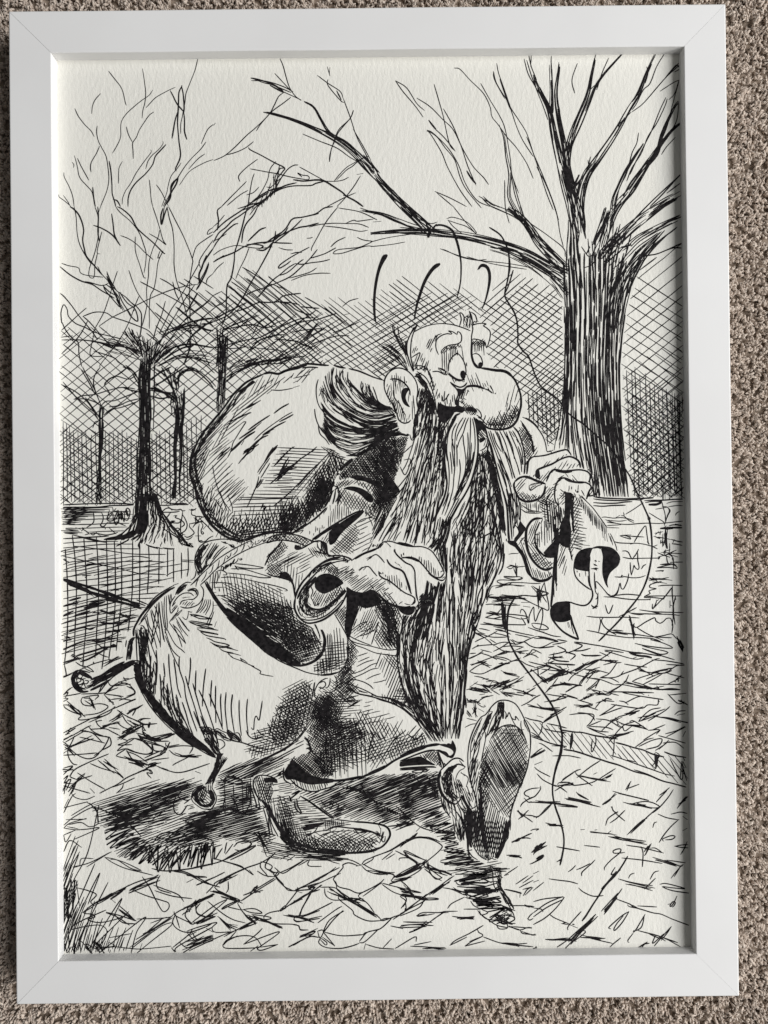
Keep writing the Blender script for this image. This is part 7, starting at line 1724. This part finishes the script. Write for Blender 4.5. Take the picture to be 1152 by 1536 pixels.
# ------------------------------------------------------------------ eyes and brows
G('drawn_eyebrow')
T(560, 460, 7.2)
L(1.7, '705,520 680,460 675,400 690,350 740,310 800,292 840,298 850,290 830,275 812,262 850,268 880,285 905,300 910,270 940,285 955,330 945,380 900,405 830,415 780,435 740,470; 740,290 690,310 660,345 640,390')
H_(1.9, -66, 2.6, '600,360 700,300 700,320 640,400 630,480 590,470 575,410', j=4)
H_(1.5, -60, 2.2, '575,400 605,360 620,380 612,430 585,440', j=3)
G('drawn_eyebrow#2')
T(680, 460, 7.2)
L(1.7, '205,205 260,185 320,180 355,188 325,205 360,230 395,265 400,310 385,380 360,445 345,400 300,365 230,350 195,355; 210,200 205,240')
G('drawn_eye')
T(560, 460, 7.2)
L(1.9, '812,700 815,620 840,560 880,520 915,510 950,545 985,610 1000,680 1000,740; 812,710 840,740 900,780 950,790 990,785; 920,505 890,500; 730,500 740,470; 800,720 850,760 920,800 990,790')
B('945,700 970,688 990,705 998,740 990,775 965,785 945,760 938,730', True)
H_(1.4, 50, 2.2, '740,480 780,435 940,405 945,440 800,470 740,520', j=3)
H_(1.4, -50, 2.6, '740,480 780,435 940,405 945,440 800,470 740,520', j=3)
H_(1.5, 88, 3.0, '735,490 900,440 945,440 950,500 880,510 820,590 810,690 740,640', j=6)
H_(1.5, 82, 3.6, '950,450 975,470 1010,640 1000,700 960,540', j=6)
H_(1.4, 66, 3.2, '800,740 900,790 930,800 900,830 840,790', j=5)
L(1.5, '640,705 700,700 760,715 800,735; 730,680 790,700; 700,660 760,690 800,700; 745,660 760,700; 945,410 945,440')
G('drawn_eye#2')
T(680, 460, 7.2)
L(2.6, '200,355 195,430 195,520 215,600 250,650 300,665; 205,380 200,500 210,570')
L(1.7, '205,520 230,508 270,515 300,550 315,600 315,640; 210,540 225,600 270,650')
B('275,610 295,598 312,610 315,640 300,660 280,655 268,635', True)
H_(1.5, 50, 2.4, '205,360 330,360 355,400 330,430 210,420', j=3)
H_(1.5, -50, 2.4, '205,360 330,360 355,400 330,430 210,420', j=3)
H_(1.4, 88, 3.0, '210,400 330,400 335,500 270,505 215,500', j=5)

# ------------------------------------------------------------------ nose
G('drawn_nose')
L(4.2, '300,662 380,675 460,688 530,692 590,715 640,760; 420,682 500,690 560,705')
L(3.2, '620,735 670,800 705,880 728,960 732,1040 728,1110')
L(3.6, '130,875 160,860 220,855 280,865 330,885')
L(2.2, '330,885 375,900 410,925 425,935; 450,945 460,930; 140,870 110,920 80,990')
H_(1.5, 68, 3.4, '150,760 260,750 420,880 440,930 380,890 280,850 150,860', j=9)
H_(1.5, 64, 3.6, '320,850 420,880 440,930 370,895', j=6)
H_(1.4, -70, 2.4, '70,1000 110,900 170,890 130,980 90,1080', j=4)
H_(1.4, 30, 2.6, '60,1010 110,930 150,900 110,1020 90,1080', j=4)
H_(1.5, -76, 5.2, '580,930 650,930 720,1020 700,1100 620,1100 560,1080', j=14)
T(680, 600, 7.2)
L(3.4, '735,0 725,90 705,170 680,230 630,285 570,310 500,320 430,315 370,300 320,260 280,220')
B('140,80 200,75 250,100 255,130 220,130 150,120 130,100', True)
H_(1.5, 60, 3.0, '420,180 700,60 715,110 680,210 560,300 440,300 380,270', j=5)
H_(1.7, 52, 2.6, '90,10 140,30 200,60 260,110 200,180 120,130', j=3)
H_(1.7, -50, 2.6, '90,10 140,30 260,110 240,160 160,150 100,80', j=3)
H_(1.5, -66, 3.2, '300,160 400,190 520,180 640,120 700,0 720,80 680,200 600,280 480,300 380,280', j=12)
H_(1.5, 56, 3.0, '360,230 480,240 600,200 690,80 700,170 620,270 480,305 380,290', j=4)
H_(1.5, -62, 3.0, '360,230 480,240 600,200 690,80 700,170 620,270 480,305 380,290', j=4)
L(1.6, '250,90 290,130 305,180 290,190 250,160; 250,160 300,200 360,270; 590,30 570,120; 620,0 610,100')
H_(1.8, 30, 2.6, '240,150 300,180 380,280 340,270 260,200', j=3)

# ------------------------------------------------------------------ moustache
G('drawn_moustache')
T(680, 600, 7.2)
K('262,330 345,300 372,400 350,500 300,556 265,545', ['drawn_beard'])
T(560, 600, 7.2)
K('940,140 900,160 850,240 800,340 775,460 765,580 770,700 780,820 770,950 740,1060 700,1152 740,1280 860,1230 960,1100 1050,930 1110,750 1135,560 1130,400 1110,260 1080,180 1020,160', None)
L(3.0, '940,145 890,170 850,240 810,330 780,440 768,560 770,680 785,800 795,900 780,1000 750,1090 700,1200 640,1320; 1085,185 1110,250 1125,360 1132,480 1125,620 1095,760 1050,900 990,1020 920,1130 860,1240 800,1340 740,1400')
for q in ['900,180 860,260 820,340 800,440 795,560 810,680 820,800 815,940 790,1060 750,1152', '970,190 920,270 890,360 880,480 875,600 880,720 870,840 860,960 830,1080 800,1152', '900,250 860,330 850,420 870,520 880,600', '1000,190 960,280 910,380 900,440',
          '1030,190 1000,260 970,360 930,440 900,540', '1050,190 1050,300 1045,440 1035,600 1020,700', '1070,200 1090,300 1100,440 1095,560 1070,700 1030,830 970,960 900,1080', '970,380 975,460 990,560 1000,680 985,800 940,920 900,1040 860,1130',
          '1020,350 1025,460 1020,560 1010,640', '900,480 905,600 905,720', '930,640 940,740 930,850 910,960', '860,420 850,500 860,620 870,720', '790,470 785,560 800,660', '830,560 845,700 850,800', '1060,460 1050,600 1020,740 970,860 930,940', '1085,560 1060,680 1010,800',
          '820,1000 790,1100 740,1240', '850,1000 820,1120 770,1250', '900,1060 830,1200 760,1340', '930,1060 860,1190 800,1300']:
    L(1.6, q)
F(1.8, '1010,580 1010,700 950,880 860,1080|1090,620 1040,800 960,960 880,1100', 26, .15, .5, 1, .3)
T(680, 600, 7.2)
B('240,190 300,240 350,300 360,360 330,330 290,330 265,400 262,290', True)
H_(2.0, 50, 2.6, '260,300 350,320 370,380 350,440 270,430', j=3)
B('285,420 330,400 350,420 320,450 285,460', True)
L(1.7, '370,420 365,470 340,520 290,550; 360,410 330,500')
K('355,310 460,325 560,320 640,290 700,340 750,480 775,640 765,800 740,830 640,900 660,1000 740,1152 800,1400 860,1700 780,2040 700,2060 600,1700 540,1152 480,860 440,620 380,430', None)
L(2.4, '350,310 370,400 410,500 440,620 470,740 500,860 540,1000 570,1120 590,1200; 650,290 700,350 740,450 765,560 775,660 770,760 765,800')
for q in ['400,330 440,460 500,600 560,760 600,900', '380,340 420,460 480,620 540,800 580,940', '450,330 500,440 540,580', '500,330 560,460 600,600 640,760 670,850', '540,330 600,450 640,560 690,700 720,810', '600,330 650,440 700,560 730,680 740,780', '640,330 690,420 740,540 755,700',
          '430,360 460,460 520,560', '470,340 500,400 530,500 580,640 620,760 640,850', '570,340 590,400 600,420 640,520 660,640', '620,340 660,400', '470,600 540,760 600,900 640,1080', '480,680 560,900 620,1100', '500,640 580,800 630,940', '560,560 620,700 660,840', '540,980 590,1152', '570,960 620,1152', '610,920 640,1040 690,1152',
          '700,500 730,600 745,700', '680,420 700,460']:
    L(1.6, q)
T(700, 740, 7.2)
for q in ['405,0 440,160 450,300 460,500', '450,0 470,200 480,350 490,500', '500,0 500,200 500,300', '530,0 540,120 520,330 510,380', '575,130 580,200 570,290', '560,130 540,300 520,340', '470,0 480,100 490,200', '540,0 560,70 580,140']:
    L(1.8, q)
L(2.6, '400,0 430,120 445,280 450,440 455,510; 575,110 580,200 575,290')
H_(1.5, 84, 3.4, '420,0 580,0 580,140 560,320 520,340 500,500 460,500', j=10, brk=30)
B('575,300 640,380 600,430 570,480 520,540 515,490 560,420 520,330 550,360', True)

# ------------------------------------------------------------------ far arm and scarf roll at the right
G('drawn_man')
T(680, 600, 7.2)
K('720,190 780,195 860,240 940,320 1000,440 1030,560 900,600 820,620 790,800 760,800 770,600 740,450 690,320 660,270', ['drawn_fence_hatching', 'drawn_fence_hatching#right', 'drawn_big_tree'])
L(1.7, '745,185 800,210 880,270 950,360 990,450 1010,555; 780,190 850,230 920,300')
H_(1.8, 50, 2.6, '720,240 760,250 840,400 870,460 860,580 800,640 780,600 740,460', j=5)
H_(1.8, -55, 3.0, '700,260 840,400 860,580 790,700 760,500', j=5)
F(3.6, '730,240 780,320 820,400 850,480 860,580|745,250 810,340 850,420 865,500 870,580', 24, .2, .6, 2)
H_(1.4, -55, 3.6, '860,460 900,500 950,530 900,590 860,580', j=5)
L(1.6, '785,700 800,660 790,790; 1005,540 1020,560 1050,550 1060,570; 1040,560 1080,540')
T(700, 740, 7.2)
K('440,510 540,560 620,680 640,800 700,920 820,950 930,900 930,700 960,500 800,260 700,290 640,380 580,300 560,160 860,60 880,150', ['drawn_wall', 'drawn_paving', 'drawn_big_tree', 'drawn_fence_hatching#right', 'drawn_fence_hatching'])
L(2.4, '440,515 500,530 560,580 620,680 640,780 670,860 720,920 800,950 880,935 925,890')
L(5.0, '450,515 510,545 560,600 610,670 640,760 660,840 700,900')
L(4.6, '700,910 780,945 860,935 920,895')
B('440,510 520,515 555,560 560,600 500,570 450,540', True)
L(4.0, '800,270 740,275 690,310 650,380 640,460 645,540 670,640 720,730 790,800 860,825 930,800; 820,270 760,270')
L(2.6, '790,310 760,380 740,430 740,520 760,590 800,640 850,680 910,690 950,685; 800,330 820,280')
H_(1.6, -70, 3.0, '690,330 790,290 770,370 740,430 740,520 690,540 660,480', j=4)
H_(1.5, 55, 3.0, '660,520 740,540 790,640 850,700 930,750 920,810 820,800 720,720', j=3)
H_(1.5, -40, 3.4, '680,600 790,680 930,760 880,820 780,790 700,690', j=3)
H_(1.5, 70, 2.8, '560,540 620,500 640,640 700,780 790,850 920,850 900,900 800,940 700,890 650,780 600,640', j=4)
H_(1.6, 0, 3.0, '745,430 800,380 800,520 760,600 745,540', j=4)
H_(1.6, 88, 2.8, '745,430 810,360 810,540 760,580', j=4)
B('830,640 900,560 970,500 960,600 950,690 900,690 850,670', True)
H_(1.5, 88, 3.6, '800,320 1000,160 1040,200 1010,320 960,500 880,560 840,560 800,500', j=8)
H_(2.2, 86, 3.4, '840,60 1020,60 1040,160 1000,300 900,380 830,330', j=10, brk=26)
H_(2.4, 10, 4.0, '820,150 880,130 900,340 840,320', j=4)
L(1.6, '580,300 580,200 580,170; 580,300 630,375; 640,380 560,490; 590,490 640,470; 600,490 560,560; 570,540 620,480')
L(1.6, '590,170 640,205 720,215 800,210 820,195; 600,130 680,180 800,200; 640,190 740,205; 580,90 600,160')
H_(1.6, 88, 3.0, '600,80 700,70 830,100 820,190 700,190 600,130', j=5)
H_(1.8, 30, 3.0, '760,60 880,60 860,200 820,190', j=5)

# scribbled paving behind, between the beard and the sleeve
G('drawn_wall')
L(1.5, '455,658 500,650 560,650; 560,640 600,650; 430,800 480,785 530,795 640,788; 440,800 470,815 520,790; 400,898 460,905 530,905; 400,895 500,900 560,900 605,915 560,935 470,925 400,905; 600,915 520,940 400,935 340,940 335,960 400,980 470,965 600,965 700,972 800,975; 360,985 440,990 500,960; 300,1000 450,985 560,1000 625,998; 310,1022 380,1000 480,990 620,1000; 240,1100 245,1060 270,1010 300,1000; 215,1135 250,1100 290,1095; 240,1130 300,1130 400,1115 560,1110; 400,1140 480,1130 640,1145; 710,1000 760,1030 860,1070 880,1085 820,1100 740,1110 560,1100; 770,1040 790,1110 775,1152; 840,960 800,1060 790,1152; 840,960 860,1080 875,1152; 780,1040 810,1130')
TK(2.6, '530,775 550,895 440,800 530,795 770,1030 785,1145', 3, 8, 6)
# ------------------------------------------------------------------ far hand pinching the scroll
G('drawn_hand#2')
T(750, 660, 7.2)
K('290,370 310,220 350,180 480,165 600,130 710,105 760,140 780,180 840,210 870,300 950,330 980,400 960,460 985,500 950,560 935,640 880,600 730,590 700,700 640,720 580,680 480,620 400,660 290,670 200,630 150,520 150,450 220,400', None)
L(2.4, '290,370 300,290 310,230 350,185 420,175 490,165 560,145 640,120 715,105 745,125 770,165; 250,395 340,420 430,450 495,480')
L(3.4, '160,450 150,490 165,550 200,620 250,655 310,665 380,650 440,620 480,560 490,490; 160,450 210,410 270,395 320,405 380,435 440,455 490,475')
L(1.5, '315,500 340,480 400,465 455,475 400,500 330,545 315,500; 330,540 345,510 390,490; 340,490 420,470')
H_(1.6, -50, 3.0, '160,460 260,410 260,500 220,580 190,570', j=6)
H_(1.7, 50, 3.0, '190,560 280,580 400,600 400,645 300,660 210,620', j=4)
H_(1.7, -50, 3.0, '190,560 280,580 400,600 430,620 300,660 210,620', j=4)
L(3.0, '385,350 410,320 480,290 560,260 640,215 700,190 760,180 830,210 860,250 868,300; 390,350 390,390 430,420; 420,330 430,400')
B('385,340 420,320 425,350 420,370 430,410 395,390', True)
H_(1.5, -50, 3.0, '400,330 500,240 620,200 720,165 700,185 600,225 450,300', j=4)
H_(1.4, -56, 4.2, '580,320 660,260 760,250 860,280 860,310 640,320', j=6)
H_(1.6, -60, 3.0, '290,380 360,370 420,440 330,400', j=4)
H_(1.6, -52, 3.0, '430,400 540,330 500,430 460,460', j=5)
L(2.8, '500,450 520,400 545,350 590,320 680,335 760,330 860,322 940,340 975,380 970,430 955,455; 600,335 700,350 780,340')
L(2.6, '640,720 600,660 590,580 600,500 630,440 680,410 740,425 800,450 900,455 960,475 985,510 960,560 940,620 935,640; 560,560 500,620')
L(3.0, '700,420 760,445 860,460 930,455')
H_(1.6, -30, 3.4, '560,520 600,440 640,400 680,390 640,440 610,500 600,600', j=5)
H_(1.6, 50, 3.4, '640,380 720,380 860,430 900,445 780,440 690,400', j=6)
H_(1.6, -52, 3.4, '490,500 560,500 580,640 520,640 470,600', j=6)
L(3.2, '690,560 740,575 800,572 850,555')
H_(1.6, -84, 3.6, '660,510 700,500 860,530 860,565 760,575 690,570', j=8)
H_(1.5, 35, 3.4, '640,520 700,560 690,600 650,600', j=6)
H_(1.5, -45, 3.0, '660,600 720,570 720,680 650,710', j=6)
H_(1.5, 60, 3.4, '860,560 910,560 940,630 900,620', j=5)
H_(2.2, 28, 3.0, '400,620 490,600 600,680 640,720 560,700 440,680', j=5)
H_(2.0, -50, 3.0, '400,640 480,610 640,720 520,700', j=5)
G('drawn_man')
H_(2.0, 84, 3.2, '500,690 690,700 690,880 610,1000 560,960 500,940', j=10, brk=22)

# ------------------------------------------------------------------ the curling scroll
G('drawn_scroll')
T(750, 660, 7.2)
K('720,570 700,700 690,830 640,960 600,1060 560,1152 600,1300 600,1480 545,1810 545,1920 700,2150 810,2170 850,1900 960,1830 1100,1740 1140,1600 1290,1400 1290,1260 1250,1150 1130,950 1000,730 900,610 800,560', None)
B('700,560 780,580 760,680 740,790 760,900 770,1000 750,1152 690,1152 640,1100 650,960 690,850 700,700', True)
F(3.4, '740,580 720,760 640,960 560,1120|770,580 760,760 740,960 720,1152', 60, .15, .5, 2, .3)
F(2.6, '770,580 765,700 780,860 790,1000|810,590 790,700 790,860 800,1000', 26, .2, .6, 2, .4)
L(1.5, '850,590 920,650 1000,730 1060,810 1110,880 1152,940; 880,600 960,690')
for k in range(20):
    t = k / 19
    x = 860 + t * 290
    y = 600 + t * 330 + 10
    L(1.4, '%f,%f %f,%f' % (x, y, x + random.uniform(0, 14), y + 60 + 70 * math.sin(t * 3.1) + random.uniform(0, 30)))
for k in range(15):
    y = 700 + k * 34
    x = 780 + k * 1.5
    L(1.4, '%f,%f %f,%f %f,%f' % (x, y - 12, x + 60, y + 6, x + random.uniform(90, 150), y + 18))
H_(1.4, -60, 3.6, '780,620 860,620 860,760 850,900 840,1050 790,1150 770,900', j=6)
H_(1.5, 70, 3.4, '800,600 900,620 900,700 820,700', j=8)
T(800, 800, 7.2)
L(3.6, '230,-100 240,60 240,200 225,360 215,520 205,660 190,800; 260,-60 265,100 250,260 245,400 245,540')
L(1.6, '245,540 250,620; 220,560 225,690; 235,540 255,545 245,580')
L(2.4, '370,0 380,120 405,220 420,295')
H_(1.6, -68, 3.0, '270,60 350,0 360,120 340,220 300,380 280,460 265,400', j=10)
H_(1.6, -74, 4.2, '300,300 340,200 370,240 350,420 310,430', j=10)
H_(1.5, -64, 3.4, '370,20 420,60 440,200 420,280 390,160', j=5)
H_(1.3, 4, 4.6, '390,0 520,20 580,80 570,130 500,180 400,170', j=8)
H_(1.3, -62, 4.6, '390,0 460,10 450,180 400,200', j=4)
L(1.5, '830,0 860,60 890,130 905,190; 830,30 860,130; 810,0 840,90; 790,0 800,90; 770,0 775,80; 750,0 755,50')
L(2.2, '650,160 570,170 500,200 460,260 445,320 440,400 460,470 500,520 560,570 620,610')
L(3.0, '640,160 700,148 760,150 830,160 880,190 920,240 935,290')
B('640,165 570,172 510,200 470,250 448,310 450,380 500,398 560,408 603,405 605,330 612,250 625,200', True)
B('730,165 770,148 830,158 885,195 925,250 935,300 915,350 870,390 830,430 805,490 800,540 810,590 780,550 755,480 745,420 745,330 750,250', True)
L(2.4, '612,250 603,330 602,420 608,520 620,580 638,630 640,680 620,730 580,770 530,780 460,765 400,745 340,735')
L(3.0, '700,155 730,165')
H_(1.2, 84, 4.0, '470,400 600,410 605,540 560,500', j=8)
B('310,735 350,735 395,750 400,830 402,900 408,930 350,955 290,960 240,950 205,920 185,880 180,830 200,785 250,745', True)
L(3.2, '185,860 210,930 260,1000 320,1060 400,1110 460,1135 490,1148; 400,880 420,960 450,1040 490,1145')
L(1.5, '402,930 420,1030 440,1090; 370,960 380,1020; 380,960 400,1030')
TK(2.2, '660,310 700,295 655,325 675,345 645,390 690,380 660,380 690,390 650,800 680,785 640,790 670,810', 3, 4, 3)
L(1.6, '700,300 720,305; 660,420 662,520 670,620 690,660 700,650; 680,600 670,530 690,525 740,580 800,650 830,665; 700,640 690,700 670,710; 700,660 690,770 660,800')

# ------------------------------------------------------------------ near hand, spread on the beard
G('drawn_hand')
T(520, 790, 7.2)
K('0,400 100,350 200,280 330,240 400,160 480,160 620,190 720,212 820,215 920,260 1000,370 1060,480 1070,560 1020,600 960,560 880,500 760,440 740,480 750,620 780,780 750,880 740,930 690,955 600,930 540,860 470,830 380,770 320,710 270,690 200,725 100,720 0,660 -80,620 -60,430', None)
L(2.0, '50,370 120,320 200,280 270,255 330,235 370,190 400,165 440,175; 400,160 480,160 560,185 640,205 720,215 800,215 860,230 920,265 970,330 1010,400 1040,460 1055,500; 520,175 620,180 700,200; 480,220 440,180')
L(3.4, '90,350 180,295 270,260 330,235; 560,170 640,190 720,212')
L(2.2, '590,340 680,330 760,355 820,410 870,470 930,530 980,550 1020,545 1055,500; 600,330 700,345 780,380; 880,500 940,545 1000,575 1040,580 1060,560; 1000,580 1030,575; 1015,490 1050,470')
L(2.2, '510,250 540,300 580,340 640,390 700,420 735,480 740,560 745,640 755,740 770,800; 520,240 530,290; 510,265 560,320')
L(2.8, '435,352 460,400 510,440 580,465 620,500 645,560 670,650 700,730')
L(2.2, '345,495 360,530 400,560 460,585 520,630 580,680 640,720 700,745 735,775 730,820 700,845; 370,540 440,580')
L(3.0, '640,540 660,600 690,690; 735,780 735,810 710,840')
L(1.7, '220,365 260,330 300,305 330,305 370,340 410,390; 215,345 265,318; 250,350 280,320; 135,480 170,445 220,430 250,440 290,490 330,535; 130,470 170,435; 180,470 210,440; 340,240 390,185; 360,230 400,180; 460,205 480,220')
L(1.5, '520,380 540,400; 550,400 560,412; 565,405 575,425; 585,430 592,445; 345,490 360,505 385,510; 340,480 370,500; 625,830 660,840 690,845')
H_(1.4, 82, 3.0, '570,290 620,260 640,320 600,330', j=3)
H_(1.3, 86, 3.4, '680,300 800,320 880,380 1000,500 1000,540 920,520 850,440 780,350 690,330', j=4)
H_(1.3, 84, 3.2, '370,500 540,520 620,640 670,690 640,715 540,640 420,570', j=5)
L(3.6, '0,655 60,700 130,720 190,722 250,695 300,700 360,750 420,800 480,840 560,865 640,875 690,860')
H_(1.6, -36, 3.0, '-120,500 0,460 200,570 330,600 400,620 500,730 560,790 600,860 500,840 400,780 300,700 240,690 150,718 40,690 -80,620', j=10)
H_(1.6, 52, 3.2, '260,640 340,680 480,740 560,860 480,835 360,750', j=4)
H_(1.3, -20, 3.4, '-80,430 0,430 60,500 60,560 -60,520', j=8)
B('545,865 620,880 690,865 730,860 735,910 700,950 650,955 600,935 565,900', True)
L(1.8, '540,870 580,960 600,1010; 735,860 750,900 740,930; 770,800 780,830 750,870')
L(1.2, '1030,560 1060,540 1060,560')

# ------------------------------------------------------------------ flying hairs and the two long pen curves
G('drawn_flying_hair')
T(560, 310, 4.8)
B('95,342 104,350 96,372 78,400 58,440 42,490 30,550 20,620 16,700 18,780 24,850 14,830 4,800 -2,740 -2,660 4,590 14,520 30,450 50,390 70,350', True)
B('478,405 484,415 470,432 440,455 412,490 388,530 365,580 345,640 325,700 310,760 300,815 292,815 300,740 312,680 330,620 350,560 378,500 410,450 445,415', True)
B('748,458 760,430 780,412 810,415 835,440 848,490 845,550 832,610 815,670 795,720 778,748 784,725 800,680 815,620 825,560 828,500 820,460 805,440 780,435 765,450', True)
G('drawn_curved_line')
L(3.4, '440,140 480,132 530,145 570,175 595,230 615,300 628,370')
L(2.2, '615,300 630,390 632,470 628,540 615,610 605,642')
L(2.0, '610,660 605,640')
T(0, 0)
G('drawn_curved_line#2')
L(2.4, '734,341 750,352 758,365 763,380 764,400 762,418 758,435 758,446 765,458 772,470 776,485 777,505 777,515 785,527 793,535 800,555 806,570 812,580 825,590 838,600 848,615 860,626 875,636 885,645 900,658 912,668 920,678 932,695 945,715 955,738 960,748')
L(2.0, '762,418 765,402 764,385; 758,440 764,425 770,405')
L(2.6, '960,748 968,765 974,780 977,800 978,825 976,845 970,870 960,892 945,912 925,935 910,950 898,962')
L(2.8, '773,896 767,905 763,915 761,930 761,945 763,960 770,975 780,992 795,1012 807,1028 818,1043 828,1058 836,1075 842,1095 844,1110')
L(2.6, '844,1110 842,1130 835,1150 830,1170 829,1190 833,1210 840,1230 845,1250 846,1265 844,1280 840,1298; 844,1100 840,1130 833,1155 829,1180')
L(1.6, '835,1293 842,1288')


# ------------------------------------------------------------------ ink strokes -> meshes
LABELS = {
    'drawn_hand': 'near hand with its fingers spread over the beard',
    'drawn_hand#2': 'far hand pinching the curled scroll',
    'drawn_shoe': 'near shoe flat on the ground',
    'drawn_shoe#2': 'raised shoe showing its cross-hatched sole',
    'drawn_big_tree': 'thick bare tree at the right of the drawing',
    'drawn_curved_line': 'short looping pen line above the forehead',
    'drawn_curved_line#2': 'long wavering pen line down the right side',
}


def build_ink():
    groups = {}
    for g, p, w in STROKES:
        groups.setdefault(g, [[], []])[0].append((p, w))
    for g, p in FILLS:
        groups.setdefault(g, [[], []])[1].append(p)
    made = {}
    zc = 0
    for g in ORDER:
        if g not in groups:
            continue
        V, Fc = [], []
        off = 0
        for p, w in groups[g][0]:
            n = len(p)
            if n < 2:
                continue
            # keep inside the sheet
            if p[:, 0].max() < 84 or p[:, 0].min() > 1028 or p[:, 1].max() < 84 or p[:, 1].min() > 1432:
                continue
            tan = np.gradient(p, axis=0)
            ln = np.linalg.norm(tan, axis=1)[:, None] + 1e-9
            nor = np.stack([-tan[:, 1], tan[:, 0]], 1) / ln
            t = np.linspace(0, 1, n)
            L_ = np.sum(np.linalg.norm(np.diff(p, axis=0), axis=1))
            e_ = min(.3, 5.0 / max(L_, 1))
            tp = np.clip(np.minimum(t, 1 - t) / e_, 0, 1)
            hw = w * .5 * (.55 + .45 * tp) * (1 + .1 * np.sin(t * L_ * .09 + w * 40))
            a = to_sheet(p + nor * hw[:, None])
            b_ = to_sheet(p - nor * hw[:, None])
            zc += 1
            z = PZ + 0.00002 + (zc % 997) * 4e-8
            V.append(np.column_stack([a, np.full(n, z)]))
            V.append(np.column_stack([b_, np.full(n, z)]))
            i = np.arange(n - 1)
            Fc.append(np.stack([off + i, off + i + 1, off + n + i + 1, off + n + i], 1))
            off += 2 * n
        faces = np.concatenate(Fc).tolist() if Fc else []
        for p in groups[g][1]:
            zc += 1
            z = PZ + 0.00002 + (zc % 997) * 4e-8
            q = to_sheet(p)
            tri = tessellate_polygon([[Vector((x, y, 0)) for x, y in q]])
            V.append(np.column_stack([q, np.full(len(q), z)]))
            for t3 in tri:
                a, b2, c = q[t3[0]], q[t3[1]], q[t3[2]]
                cr = (b2[0] - a[0]) * (c[1] - a[1]) - (b2[1] - a[1]) * (c[0] - a[0])
                faces.append([off + k for k in (t3 if cr > 0 else t3[::-1])])
            off += len(q)
        V = np.concatenate(V)
        par = PARENT.get(g)
        o = mesh_obj(g.split('#')[0], V.tolist(), faces, M_INK, made.get(par, art))
        made[g] = o
        if g in LABELS:
            o['label'] = LABELS[g]
    print('strokes', len(STROKES), 'faces', sum(len(o.data.polygons) for o in made.values()))


build_ink()
